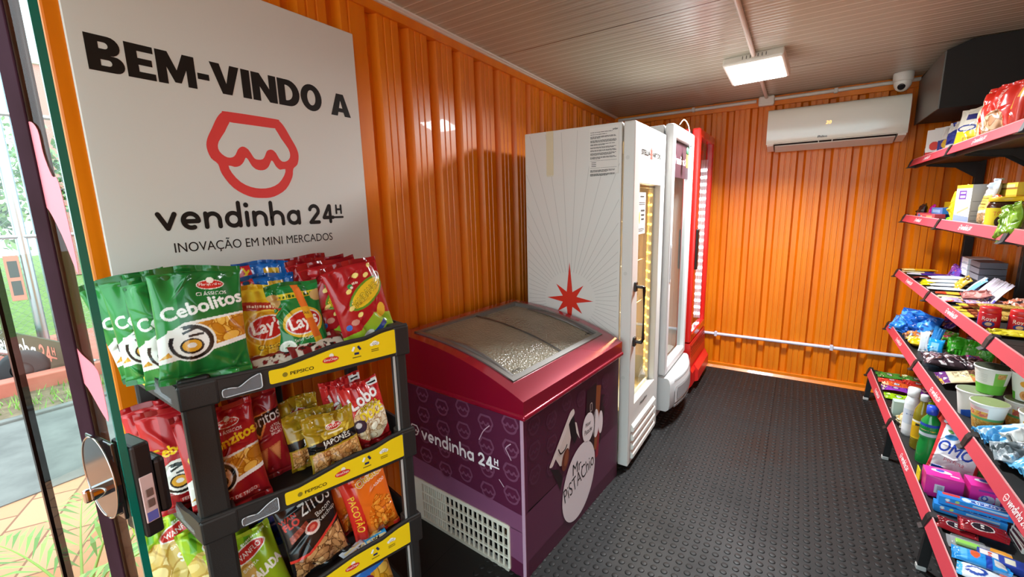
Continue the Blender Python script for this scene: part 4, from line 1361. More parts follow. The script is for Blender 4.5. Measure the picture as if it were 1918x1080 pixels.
# ------------------------------------------------------------------ snack bags
def bag_mesh(w, h, d, art, seed, back='#999999', pinch=.07, wr=1.0, seal=.055, sag=0.0):
    rng = np.random.RandomState(seed)
    ny, nx = art.C.shape[:2]
    U, V = np.meshgrid(np.linspace(-1, 1, nx), np.linspace(0, 1, ny))
    def geom(U, V):
        vv = np.clip((V - seal) / (1 - 2 * seal), 0, 1)
        p = np.sin(PI * vv) ** .55
        if sag:
            p = np.sin(PI * vv ** (1 - sag)) ** .55
        t = (1 - np.abs(U) ** 2.6) ** .62
        T = d / 2 * t * p
        hw = w / 2 * (1 - pinch * p)
        return p, t, T, hw
    p, t, T, hw = geom(U, V)
    bend = np.zeros_like(U)
    # creases running in from the seals and across the film
    amp = .0066 * wr * (w / .18)
    for (vc, L) in ((1 - seal, .20), (seal, .20)):
        dv = np.abs(V - vc) / L
        fall = np.exp(-dv ** 1.3) * np.clip(np.abs(V - vc) / .03, 0, 1)
        for k in range(6):
            f = rng.uniform(4, 16); ph = rng.uniform(0, 6.3)
            bend += 0
            T = T + amp * .5 * fall * np.sin(f * U + ph + 2 * (V - vc)) * (1 - U ** 8)
    for k in range(int(15 * wr)):
        a = rng.uniform(-1.2, 1.2); cx, cy = rng.uniform(-.9, .9), rng.uniform(.05, .95)
        Lr = rng.uniform(.15, .5); wd = rng.uniform(.03, .09)
        ar = h / (w / 2)
        X = U - cx; Y = (V - cy) * ar
        r_ = X * math.cos(a) + Y * math.sin(a); q = -X * math.sin(a) + Y * math.cos(a)
        T = T + amp * rng.uniform(-1.5, 1.1) * np.exp(-(q / wd) ** 2) * np.exp(-(r_ / Lr) ** 2) * (1 - U ** 8) * np.clip(p * 2, 0, 1)
    f1, f2 = rng.uniform(-1, 1, 2)
    S_ = .005 * wr * (f1 * np.sin(PI * V) * U + f2 * np.sin(2 * PI * V + 1.0) * .6) + .003 * wr * np.sin(5 * U + f1 * 5) * (np.abs(V - .5) * 2) ** 6
    X = U * hw; Z = V * h + .004 * wr * np.sin(3 * U + f2 * 4) * (V ** 8) - .006 * np.abs(U) ** 3 * V ** 6 * 0
    F = np.stack([X, -T + S_, Z], -1)
    B_ = np.stack([X, np.maximum(T * .9, 0) + S_ + .0004, Z], -1)
    b = MB()
    b.grid(F, art.C, 0, True, False)
    k = 3
    iy = np.unique(np.append(np.arange(0, ny, k), ny - 1)); ix = np.unique(np.append(np.arange(0, nx, k), nx - 1))
    bc = np.zeros((len(iy), len(ix), 3)); bc[:] = lin(back)
    b.grid(B_[np.ix_(iy, ix)], bc, 0, True, True)
    return b

RES = .00125
def chip_logo(A, cx, cy, wd, rot=0.0):
    A.ell(cx, cy, wd * .52, wd * .22, '#f3e9dc', rot); A.ell(cx, cy, wd * .48, wd * .185, '#c8281f', rot)
    A.ell(cx, cy + wd * .2, wd * .14, wd * .14, '#efe6d6'); A.text('ElmaChips', cx, cy, wd * .82, '#f8ede0', rot, .015)
def art_ceb(red=False, res=RES):
    w, h = .172, .262
    g1, g2 = ('#1c6b2c', '#2c8a3c') if not red else ('#a81a20', '#c4262a')
    A = Art(w, h, res, g1); a = A.a
    A.poly([(0, 0), (.26, 0), (.26, a), (0, a)], g2)
    A.poly([(0, .30), (1, .50), (1, .86), (.30, .78), (0, .60)], '#ece9e2')
    m = A.pmask([(.0, .33), (1, .53), (1, .83), (.42, .76), (.26, .55)])
    A.food(m, ['#d99a2c', '#e8b24a', '#c07a1c', '#eebf5e'], 90, .105, 5, .55, '#a8640f')
    A.poly([(0, .27), (1, .47), (1, .525), (0, .325)], '#ece9e2')
    A.poly([(0, 0), (1, 0), (1, .47), (0, .265)], g1 if not red else '#8e141a'); A.poly([(.0, 0), (.2, 0), (.2, .30), (0, .262)], g2)
    A.ell(.36, .52, .27, .245, '#ece9e2'); A.ell(.36, .52, .245, .225, '#171514'); A.ell(.355, .515, .195, .18, '#ece9e2')
    A.poly([(.10, .60), (.30, .60), (.28, .72), (.12, .70)], '#ece9e2')
    A.line((.33, .60), (.50, .62), .03, '#171514'); A.line((.27, .64), (.42, .70), .03, '#171514')
    A.ell(.36, .47, .13, .10, '#171514'); A.ell(.36, .475, .105, .078, '#e0a430'); A.ell(.36, .48, .05, .034, '#ece9e2')
    A.text('Cebolitos' if not red else 'Cebonzitos', .53, .985, .92, '#f0eee8' if not red else '#f2c81e', .20, .022, (g1, .02) if not red else ('#8e141a', .02))
    chip_logo(A, .64, a - .27, .30); A.text('CLÁSSICOS', .64, a - .385, .34, '#f0eee8', 0, .01)
    if red:
        A.rect(.30, .15, .86, .215, '#c23a34'); A.text('FEITO DE TRIGO', .58, .183, .5, '#f5e6dc', .0, .008)
    A.rect(0, a - .075, 1, a, g1); A.rect(0, 0, 1, .06, g2)
    return A
def art_lays(green=False, res=RES):
    w, h = .135, .218
    A = Art(w, h, res, '#e2b31a' if not green else '#1d7a38'); a = A.a
    if not green:
        A.poly([(0, a * .80), (1, a * .86), (1, a), (0, a)], '#e9c52e')
        A.poly([(.05, a * .72), (.95, a * .66), (.95, a * .76), (.05, a * .82)], '#b23022'); A.scrib(.18, .82, a * .745, .05, '#f3dcc0', 3, -.1)
        A.food(A.pmask([(0, 0), (1, 0), (1, .34), (.6, .42), (.2, .30), (0, .36)]), ['#d8a022', '#e6b840', '#c8901c'], 40, .16, 3, .6, '#b07c10')
        A.ell(.5, .78, .43, .36, '#f0cf4a'); A.ell(.5, .78, .40, .33, '#d49a1a')
    else:
        A.rect(.12, a * .80, .92, a * .87, '#d8c32c'); A.scrib(.22, .86, a * .815, .06, '#2a5a22', 4)
        A.ell(.07, a * .80, .16, .14, '#c9a468', .5); A.ell(.95, a * .80, .16, .12, '#c9a468'); 
        A.food(A.pmask([(.1, 0), (.75, 0), (.72, .30), (.5, .38), (.25, .22)]), ['#cf9a4a', '#b98236', '#dcb060'], 14, .17, 6, .7, '#8c5f22')
        A.ell(.16, .36, .15, .15, '#e6e8dc'); A.ell(.16, .36, .115, .115, '#cfd6c4')
        for q in ((.12, .38), (.19, .34), (.17, .41)): A.ell(*q, .025, .014, '#4b7a3a', .6)
        A.ell(.55, .80, .40, .30, '#e8bd3a')
    cx = .5 if not green else .55
    A.ell(cx, .80, .36, .235, '#e8e0d8', .12); A.ell(cx, .80, .335, .21, '#bb2522', .12)
    A.text("Lay's", cx, .80, .56, '#f6f1ea', .13, .02, tall=1.1)
    A.text('Clássica' if not green else 'Sour Cream', .52, .44 if not green else .49, .46, '#5c3a10' if not green else '#eef2e6', .06, .01)
    if green:
        A.poly([(.47, a * .96), (.60, a * .96), (.92, .05), (.74, .05)], '#e0702a')
        for (y0, y1, c) in ((.86, 1.10, '#e2a42a'), (.10, .46, '#e2b12a')):
            f = lambda y: .74 + (.47 - .74) * (y - .05) / (a * .96 - .05)
            A.poly([(f(y0), y0), (f(y0) + .17, y0), (f(y1) + .14, y1), (f(y1), y1)], c)
        A.text('+500', .62, .98, .15, '#2a2a2a', -.2, .015); A.text('+500', .80, .26, .15, '#2a2a2a', -.1, .015)
    A.rect(0, a - .07, 1, a, '#e9c52e' if not green else '#185f2c')
    return A
def art_fan(res=RES):
    w, h = .168, .262
    A = Art(w, h, res, '#a5191f'); a = A.a
    A.poly([(0, 0), (1, 0), (1, .52), (.62, .62), (.3, .40), (0, .36)], '#8fae2c')
    A.food(A.pmask([(0, 0), (1, 0), (1, .2), (0, .26)]), ['#6f9a28', '#a8bf38', '#4d7a24'], 26, .10, 2, .5)
    A.ell(.62, .98, .43, .18, '#5f8a26', .45); A.ell(.62, .98, .38, .145, '#e2bb28', .45)
    A.text('FANDANGOS', .62, .98, .72, '#f2d23a', .45, .02, ('#231a12', .03), tall=1.5)
    for q in ((.52, 1.30), (.70, 1.27), (.82, 1.42), (.30, 1.08), (.25, .80), (.36, .66)): A.ell(*q, .055, .035, '#ead27a', .5)
    A.ell(.35, 1.15, .05, .04, '#2f8a4a'); A.ell(.37, 1.13, .03, .02, '#e8e0d0'); A.scrib(.40, .52, 1.17, .03, '#f0dcc8', 5)
    A.ell(.78, .62, .09, .13, '#e3b134', -.3); A.poly([(.52, .30), (.80, .46), (.84, .36), (.58, .22)], '#23408a'); A.ell(.42, .28, .12, .06, '#d8d4cc', .4)
    A.food(A.pmask([(.72, .05), (1, .05), (1, .30), (.80, .30)]), ['#e6b83e', '#d89f2a'], 8, .08, 4, .6, '#a87a1a')
    A.ell(.12, .50, .05, .05, '#2e6ac0'); A.ell(.24, .56, .07, .05, '#c98a7a'); A.ell(.92, 1.22, .07, .07, '#cfcabf'); A.ell(.92, 1.22, .05, .05, '#8a2a2a')
    A.rect(0, a - .08, 1, a, '#7e1218'); A.rect(0, 0, 1, .05, '#7e1218')
    return A
def art_ruf(res=.002):
    A = Art(.15, .215, res, '#1464b4'); a = A.a
    A.poly([(0, 0), (.36, 0), (.30, a), (0, a)], '#c8202a'); A.line((.10, a * .86), (.17, a * .93), .03, '#f0e6e0'); A.line((.17, a * .93), (.22, a * .84), .03, '#eac32a')
    A.line((.16, a * .80), (.27, a * .90), .035, '#eac32a'); A.rect(.52, a * .74, .80, a * .90, '#e2b12a'); A.text('+500', .66, a * .82, .24, '#26221c', 0, .02)
    A.ell(.62, .72, .34, .2, '#e8e4dc', .1); A.text('Ruffles', .6, .72, .55, '#c8202a', .1, .02)
    A.rect(0, a - .06, 1, a, '#0f4f96')
    return A
def art_gold(res=.0016):
    A = Art(.15, .16, res, '#a8861c'); a = A.a; rng = np.random.RandomState(3)
    for k in range(34):
        x, y = rng.uniform(0, 1), rng.uniform(.45, a); s_ = rng.uniform(.06, .16)
        A.poly([(x, y), (x + s_, y), (x + s_ / 2, y + s_ * (1 if k % 2 else -1))], ['#c9a62c', '#8a6c12', '#d9bb48', '#9c7c1a'][k % 4])
    A.poly([(0, .40), (1, .46), (1, .62), (0, .56)], '#141211')
    A.food(A.pmask([(.04, .06), (.97, .06), (.97, .42), (.04, .38)]), ['#d89a5a', '#c98444', '#e6b478', '#b97038'], 60, .052, 5, .75, '#7a4a20')
    A.text('JAPONÊS', .55, .52, .56, '#efe9dc', .04, .01); chip_logo(A, .55, .79, .32); A.rect(.4, .66, .72, .69, '#efe2b8')
    A.rect(.35, .07, .92, .12, '#1a1614')
    return A
def art_lobo(res=.0015):
    A = Art(.13, .18, res, '#b31f22'); a = A.a
    A.food(A.pmask([(0, .7), (1, .7), (1, a), (0, a)]), ['#c22a2a', '#a8181c', '#d43a36'], 50, .07, 2, .8)
    A.food(A.emask(.55, .52, .46, .40), ['#ecd7b4', '#e2c496', '#f3e6cc', '#d8b684'], 60, .085, 8, .65, '#a87a4a')
    A.text('Lobo', .50, 1.05, .72, '#f4ece8', .22, .02, ('#8e1418', .03)); A.text('PIPOCA', .58, .86, .48, '#f0d030', .2, .015, ('#2a1a12', .03)); A.text('DOCE', .60, .70, .60, '#f0d030', .2, .03, ('#2a1a12', .03), tall=1.25)
    A.ell(.22, .50, .17, .14, '#3a2a3a'); A.ell(.20, .53, .07, .06, '#cfcac8'); A.rect(.70, a * .88, .98, a * .97, '#e6e4e0'); A.rect(.74, a * .90, .94, a * .93, '#1a1a1a')
    A.rect(0, 0, 1, .10, '#9a171b')
    return A
def art_dor(res=.0015):
    A = Art(.125, .20, res, '#8f1a22'); a = A.a
    A.poly([(0, 1.02), (1, 1.16), (1, 1.24), (.0, 1.20)], '#8f1a22'); A.poly([(.0, 1.16), (.78, 1.22), (.42, .76)], '#e08a4a'); A.poly([(.07, 1.14), (.70, 1.19), (.42, .83)], '#1d1012')
    A.poly([(0, .94), (.98, 1.06), (.98, 1.22), (0, 1.12)], '#1d1012'); A.text('Doritos', .52, 1.09, .92, '#ece6e2', .10, .015)
    A.text('SABOR', .80, .93, .22, '#e8d8d0', .05); A.text('QUEIJO', .80, .86, .28, '#e8d8d0', .05); A.text('NACHO', .80, .79, .26, '#e8d8d0', .05)
    for q in ((.34, .40, .34), (.68, .46, .30)):
        x, y, s_ = q; A.poly([(x - s_ / 2, y + s_ * .4), (x + s_ / 2, y + s_ * .55), (x + .05, y - s_ * .6)], '#b0643a'); A.poly([(x - s_ / 2 + .05, y + s_ * .33), (x + s_ / 2 - .05, y + s_ * .45), (x + .04, y - s_ * .45)], '#c27c4c')
    A.rect(0, 0, 1, .06, '#6c1218')
    return A
def art_zitos(res=RES):
    A = Art(.165, .235, res, '#191617'); a = A.a
    m = A.pmask([(.05, .04), (.96, .08), (.97, .62), (.70, .58), (.32, .40), (.06, .40)])
    A.food(m, ['#a8764a', '#c08c58', '#8a5a34', '#d2a470'], 60, .12, 7, .42, '#5c3a20')
    A.poly([(0, .40), (.32, .40), (.70, .60), (1, .74), (1, .70), (.70, .55), (.33, .355), (0, .355)], '#d4372c')
    A.text('ZITOS', .66, 1.15, .56, '#ece4dc', .14, -.005, tall=1.5); A.text('WAN', .17, 1.08, .28, '#d4372c', .14, .03); A.text('FLO', .20, .97, .26, '#d4372c', .14, .03)
    A.text('Bacon', .76, .96, .30, '#d8cfc4', .3, -.01); A.text('Ketchup', .80, .85, .36, '#d8cfc4', .3, -.01)
    A.food(A.pmask([(.10, .66), (.46, .82), (.44, .92), (.10, .78)]), ['#9a4030', '#b8604a', '#7a2c20'], 22, .06, 3, .5)
    A.ell(.50, .76, .14, .10, '#e2c8bc', .2); A.ell(.50, .77, .10, .07, '#b8322c', .2); A.ell(.50, .77, .05, .03, '#d86a58', .2)
    A.rect(0, a - .06, 1, a, '#100e0e')
    return A
def art_chee(res=RES):
    A = Art(.15, .235, res, '#e2681a'); a = A.a
    A.poly([(0, 0), (.30, 0), (.24, a), (0, a)], '#cf2a20'); A.text('PACOTÃO', .15, .70, .78, '#f2cc30', -PI / 2 + .02, .02, tall=1.1)
    A.text('Cheetos', .62, 1.30, .62, '#f0b020', .18, .04, ('#f2ece2', .06)); A.text('Cheetos', .62, 1.30, .62, '#e8a41c', .18, .035, ('#20140e', .03))
    A.text('ASSADO', .78, 1.10, .30, '#f2ece2', .12, .02)
    A.food(A.pmask([(.34, .10), (.92, .16), (.96, .72), (.62, .92), (.36, .60)]), ['#e2761e', '#ea8c2c', '#d0600f', '#f0a23c'], 46, .13, 9, .35, '#a84808')
    A.rect(0, 0, 1, .06, '#cf2a20')
    return A
def art_salad(res=RES):
    A = Art(.16, .235, res, '#8fae1e'); a = A.a
    for k in range(5): A.poly([(.1 * k * 2, a), (.1 * k * 2 + .10, a), (.1 * k * 2 + .0, a - .35), (.1 * k * 2 - .1, a - .35)], '#5f9a22' if k % 2 else '#b8cc3a')
    A.food(A.pmask([(0, .25), (.62, .30), (.55, 1.02), (.18, 1.08), (0, .95)]), ['#e2c47a', '#eccf8e', '#d2ac58'], 12, .26, 4, .5, '#b88c3a')
    A.ell(.56, 1.16, .30, .12, '#efe6da', .24); A.ell(.56, 1.16, .275, .10, '#c02a26', .24); A.text('WANFLO', .56, 1.16, .42, '#f4ece2', .24, .02, tall=1.2)
    A.text('BATATA', .52, .94, .26, '#f2ecdc', .22, .0); A.text('SALADA', .72, .78, .52, '#f4f0e4', .22, .03, ('#20241a', .04), tall=1.5)
    A.scrib(.50, .90, 1.28, .03, '#eef2dc', 6, .24)
    A.rect(0, a - .05, 1, a, '#a9c02c')
    return A
def art_rufT(res=RES):
    A = Art(.15, .215, res, '#1b6ec0'); a = A.a
    A.text('Ruffles', .45, a - .36, .66, '#f0e9e6', .12, .04, ('#c8202a', .05), tall=1.4); A.text('Ruffles', .45, a - .36, .64, '#d8303a', .12, .02, tall=1.3)
    A.ell(.86, a - .28, .11, .11, '#e8ecf2'); A.ell(.86, a - .28, .085, .085, '#22489c')
    A.food(A.pmask([(.3, 0), (1, 0), (1, .80), (.5, .74)]), ['#e6b038', '#f0c456', '#d2951f'], 14, .22, 4, .6, '#a87416'); A.ell(.4, .62, .16, .12, '#7a1c3a')
    A.rect(0, a - .05, 1, a, '#114e96')
    return A

BAGS = {}
def bag(name, label, cat, group, key, a, b_, z, art, d, seed, back, tilt=8, yaw=0, roll=0, finish_='film', world=None, w=None, h=None, wr=1.0, sag=.18, pinch=.07):
    """a bag standing on its bottom seal; key lets later bags share an earlier shape"""
    A = art
    me = bag_mesh(w or A.w, h or A.h, d, A, seed, back, wr=wr, sag=sag, pinch=pinch)
    loc = rpos(a, b_, z) if world is None else world
    o = me.build(name, None, (finish_,), loc, (rad(-tilt), rad(roll), (RYAW if world is None else 0) + rad(yaw)))
    return tag(o, label, cat, group)
Z1 = TZ[0] + .016
AC = art_ceb()
G_ = 'green onion ring bags on the top tray'
bag('snack_bag', 'green onion ring snack bag facing the aisle at the corner of the top tray', 'snack bag', G_, '', .058, .012, Z1 + .034, AC, .074, 1, '#1f6a2c', 11, -2, 2, w=.176, h=.255)
bag('snack_bag', 'green onion ring bag half hidden directly behind the front onion ring bag', 'snack bag', G_, '', .030, .115, Z1 + .002, AC, .056, 2, '#1f6a2c', 3, -14, -3)
bag('snack_bag', 'green onion ring bag third in its row, left edge peeping out', 'snack bag', G_, '', -.006, .190, Z1 + .002, AC, .056, 3, '#1f6a2c', 4, -18, -5)
bag('snack_bag', 'green onion ring bag closest to the sign with a folded dark corner', 'snack bag', G_, '', -.010, .270, Z1 + .0, AC, .05, 4, '#17521f', 4, -8, -12)
AL = art_lays(); 
bag('snack_bag', 'yellow classic potato chip bag between the onion ring bag and green chip bag', 'snack bag', None, '', .200, .085, Z1, AL, .05, 11, '#d8a818', 10, -2, 2)
bag('snack_bag', 'golden yellow bag corner poking up behind the green onion ring bags', 'snack bag', None, '', .118, .250, Z1 + .01, Art(.135, .235, .004, '#c9981c'), .05, 12, '#c9981c', 4, 10, 4)
ALg = art_lays(True)
bag('snack_bag', 'green sour cream potato chip bag with an orange promotion strip', 'snack bag', None, '', .288, .075, Z1, ALg, .052, 13, '#1d7a38', 9, 2, -3)
AR = art_ruf()
bag('snack_bag', 'blue and red ridged chip bag standing tallest behind the yellow chip bag', 'snack bag', 'blue chip bags at the back of the top tray', '', .235, .245, Z1 + .050, AR, .04, 14, '#1464b4', 3, 4, 2)
bag('snack_bag', 'blue and red ridged chip bag with a yellow sticker right behind the potato chip bags', 'snack bag', 'blue chip bags at the back of the top tray', '', .240, .175, Z1 + .020, AR, .04, 15, '#1464b4', 4, 2, -2)
AF = art_fan()
G_ = 'red corn snack bags on the top tray'
bag('snack_bag', 'red corn snack bag in front at the far end of the top tray, leaning over', 'snack bag', G_, '', .465, .040, Z1 + .003, AF, .056, 21, '#8e1519', 9, 3, -9)
bag('snack_bag', 'red corn snack bag second in the slanting row at the end of the top tray', 'snack bag', G_, '', .420, .112, Z1 + .004, AF, .05, 22, '#8e1519', 6, 2, -8)
bag('snack_bag', 'red corn snack bag third in the slanting row at the end of the top tray', 'snack bag', G_, '', .395, .180, Z1 + .006, AF, .05, 23, '#8e1519', 5, -2, -5)
bag('snack_bag', 'red corn snack bag rearmost in the slanting row, against the sign', 'snack bag', G_, '', .350, .262, Z1 + .006, AF, .05, 24, '#8e1519', 4, -6, -2)
# small flat packets lying along the front of the top tray
def art_flat(c1, c2, c3, seed, res=.003):
    A = Art(.16, .10, res, c1)
    A.food(A.pmask([(.1, .05), (.95, .05), (.95, .35), (.1, .35)]), [c2, c3, c1], 16, .09, seed, .5)
    A.rect(.1, .42, .8, .52, c2)
    return A
for k, (a_, lab) in enumerate(((.215, 'dark red flat packet lying in front of the yellow chip bag'), (.315, 'dark red flat packet lying in front of the green sour cream bag'), (.375, 'dark striped flat packet lying at the foot of the red corn bags'))):
    o = bag('snack_packet', lab, 'packet', 'flat packets along the top tray front', '', a_, .006 + .014, Z1 + .005 + .016 * (k % 2), art_flat('#7e1a1c', '#e0d2c0', '#2a1a18', k + 3), .016, 40 + k, '#6a1618', 62, 3 * k, 0, wr=.6)
# ---- second tray
Z2 = TZ[1] + .016
AB = art_ceb(True)
G_ = 'red wheat snack bags on the second tray'
bag('snack_bag', 'red wheat snack bag facing the aisle beside the rack post', 'snack bag', G_, '', .075, .055, Z2, AB, .056, 31, '#8e141a', 14, -2, -3)
bag('snack_bag', 'red wheat snack bag second in its row, seen past the rack post', 'snack bag', G_, '', .010, .140, Z2 + .002, AB, .052, 32, '#8e141a', 8, -10, -4)
bag('snack_bag', 'red wheat snack bag deepest in its row near the orange wall', 'snack bag', G_, '', -.010, .215, Z2 + .002, AB, .05, 33, '#8e141a', 6, -14, -6)
AD = art_dor()
bag('snack_bag', 'dark red tortilla chip bag with a black triangle on the second tray', 'snack bag', None, '', .178, .120, Z2 + .008, AD, .05, 34, '#7a141c', 12, 0, -4, w=.115, h=.245)
AG = art_gold()
G_ = 'gold peanut bags on the second tray'
bag('snack_bag', 'gold coated peanut bag at the front of the second tray', 'snack bag', G_, '', .335, .055, Z2 + .004, AG, .036, 35, '#8a6c12', 16, 3, -2, wr=1.3)
bag('snack_bag', 'gold coated peanut bag second behind the front peanut bag', 'snack bag', G_, '', .298, .110, Z2 + .006, AG, .036, 36, '#8a6c12', 14, 0, -3, wr=1.3)
bag('snack_bag', 'gold coated peanut bag rearmost beside the red tortilla bag', 'snack bag', G_, '', .272, .165, Z2 + .030, AG, .036, 37, '#8a6c12', 12, 4, -4, wr=1.3)
ALo = art_lobo()
G_ = 'red sweet popcorn bags on the second tray'
bag('snack_bag', 'red sweet popcorn bag at the end of the second tray', 'snack bag', G_, '', .455, .085, Z2 + .012, ALo, .044, 38, '#8e1418', 12, 4, -5, h=.205)
bag('snack_bag', 'red sweet popcorn bag tucked behind the front popcorn bag', 'snack bag', G_, '', .410, .145, Z2 + .020, ALo, .044, 39, '#8e1418', 8, 2, -3, h=.205)
# ---- third tray
Z3 = TZ[2] + .016
bag('snack_bag', 'black bacon ketchup snack bag with a clear lower half on the third tray', 'snack bag', None, '', .265, .060, Z3 + .012, art_zitos(), .050, 51, '#161314', 16, 0, -7)
ACh = art_chee()
bag('snack_bag', 'orange cheese puff bag leaning at the end of the third tray', 'snack bag', 'orange cheese puff bags on the third tray', '', .440, .070, Z3 + .010, ACh, .054, 52, '#c8560f', 12, 2, -7)
bag('snack_bag', 'orange cheese puff bag mostly hidden behind the leaning one', 'snack bag', 'orange cheese puff bags on the third tray', '', .375, .140, Z3 + .010, ACh, .05, 53, '#c8560f', 8, 2, -4)
AS = art_salad()
G_ = 'lime green chip bags on the third tray'
bag('snack_bag', 'lime green salad chip bag in front beside the rack post', 'snack bag', G_, '', .115, .050, Z3 - .045, AS, .056, 54, '#9cb32a', 24, 4, -9)
bag('snack_bag', 'lime green salad chip bag just behind the front lime bag', 'snack bag', G_, '', .060, .130, Z3 - .012, AS, .05, 55, '#9cb32a', 20, 2, -8)
bag('snack_bag', 'lime green salad chip bag deepest in the row by the wall', 'snack bag', G_, '', -.028, .205, Z3 + .012, AS, .05, 56, '#9cb32a', 16, -6, -8)
bag('snack_bag', 'lime green salad chip bag seen past the rack side with its corner up', 'snack bag', G_, '', -.038, .285, Z3 + .020, AS, .05, 57, '#9cb32a', 10, -14, -10)
A_ = Art(.10, .16, .003, '#123a8a'); A_.text('S', .6, .95, .3, '#7ab0e8', 0, .0); A_.ell(.4, .6, .3, .3, '#0b1f54')
bag('snack_bag', 'dark blue snack bag between the lime bags and the bacon snack bag', 'snack bag', None, '', .190, .190, Z3 + .05, A_, .036, 58, '#0f2c6c', 6, 0, -4)
for k, (a_, b2, cc, lab) in enumerate(((.42, .03, '#2f9ad8', 'small blue packet lying under the cheese puff bag'), (.36, .022, '#d8dde4', 'small silver and blue packet lying in front of the bacon snack bag'), (.235, .20, '#c8382c', 'small red packet poking out beside the bacon snack bag'))):
    bag('snack_packet', lab, 'packet', None, '', a_, b2, Z3 + .006 if k < 2 else Z3 + .17, art_flat(cc, '#e8d8a0', '#1a1a20', 60 + k), .012, 60 + k, cc, 70 if k < 2 else 20, 20 * k, 0, wr=.6, w=.08, h=.05)
# ---- bottom tray
Z4 = TZ[3] + .016
AT = art_rufT()
bag('snack_bag', 'blue ridged chip bag standing in the bottom tray', 'snack bag', None, '', .415, .070, Z4 + .10, AT, .05, 71, '#125096', 14, 2, -6, h=.235)
bag('snack_bag', 'blue ridged chip bag lying low at the left of the bottom tray', 'snack bag', None, '', .22, .12, Z4, AT, .05, 72, '#125096', 14, 2, -6)
# ================================================================== SHELVING ON THE RIGHT WALL
RT = (.80, 2.6, 0.0)
shelv = thing('shelving_unit', RT)
tag(shelv, 'black five-tier wall shelving with red printed price strips along the right wall', 'shelves')
INV = (-RT[0], -RT[1], -RT[2])
JOINTS = [1.24, 2.15, 3.06, 3.97]
RED = '#c8404c'
def wb(b, name, parent, mats=('plastic',)):
    """mesh written in room coordinates"""
    top = parent
    return b.build(name, parent, mats, INV if parent is shelv else (0, 0, 0))
for y in JOINTS:
    b = MB(); b.box((.90, y - .018, 0), (.945, y + .018, 1.92), '#161515', r=.003)
    for k in range(35):
        b.box((.8985, y - .004, .06 + k * .052), (.9005, y + .004, .085 + k * .052), '#050505')
    wb(b, 'upright', shelv, ('black_plastic',))
#        lip x, lip top z, strip height
TIERS = [(.600, 1.716, .043), (.600, 1.357, .042), (.600, .983, .042), (.590, .605, .046), (.520, .247, .050)]
SURF = [t_[1] - .026 for t_ in TIERS]
for ti, (lx, lz, lh) in enumerate(TIERS):
    zs = SURF[ti]
    for si in range(3):
        y0, y1 = JOINTS[si], JOINTS[si + 1]
        b = MB()
        b.box((lx + .012, y0 + .002, zs - .012), (.90, y1 - .002, zs), '#1d1c1b')
        b.box((lx + .012, y0 + .002, zs - .03), (lx + .020, y1 - .002, zs + .012), '#1d1c1b')
        sh = wb(b, 'shelf', shelv, ('black_plastic',))
        b = MB()
        xb = lx - .018
        n = np.array([-(lh), 0, .018]); n = n / np.linalg.norm(n); n = np.array([-abs(n[0]), 0, abs(n[2])])
        b.plate([(xb, y1 - .016, lz - lh), (xb, y0 + .016, lz - lh), (lx, y0 + .016, lz), (lx, y1 - .016, lz)], n, .004, RED)
        b.box((lx - .001, y0 + .016, lz - .003), (lx + .003, y1 - .016, lz + .001), '#e0a0a0')
        o = np.array([xb, y1, lz - lh]) + n * .0007; u = np.array([0, -1.0, 0]); v = np.array([lx - xb, 0, lh]) / math.hypot(lx - xb, lh)
        L_ = math.hypot(lx - xb, lh)
        for yc in (.455,):
            emblem(b, yc - .075, L_ * .22, .026, o, u, v, '#f4dede', RED)
            wordmark(b, (yc - .055, L_ * .26, yc + .075, L_ * .76), o, u, v, '#f6e8e8')
        ob = wb(b, 'price_strip', sh, ('card',)); ob['label'] = 'red printed price strip'
        for yy in (y0 + .05, y1 - .05):
            b = MB()
            zc = zs - .012
            b.prism([(.90, zc), (lx + .06, zc), (lx + .06, zc - .012), (.80, zc - .03), (.90, zc - .10)], 1, yy - .002, yy + .002, '#151414')
            wb(b, 'bracket', sh, ('black_plastic',))
    for y in JOINTS:
        b = MB()
        b.prism([(lx + .016, lz + .004), (lx - .004, lz + .002), (lx - .012, lz - .012), (lx - .022, lz - lh - .002), (lx - .034, lz - lh - .010), (lx + .016, lz - lh - .010)], 1, y - .017, y + .017, '#191818')
        wb(b, 'strip_joint', shelv, ('black_plastic',))
for y in JOINTS:
    b = MB()
    b.prism([(.90, .0), (.90, .10), (.56, .235), (.515, .235), (.50, 0), (.53, 0), (.545, .19), (.87, .06), (.87, 0)], 1, y - .012, y + .012, '#151414')
    b.box((.498, y - .014, .0), (.530, y + .014, .022), '#b8b6b2', r=.005)
    wb(b, 'foot', shelv, ('black_plastic',))

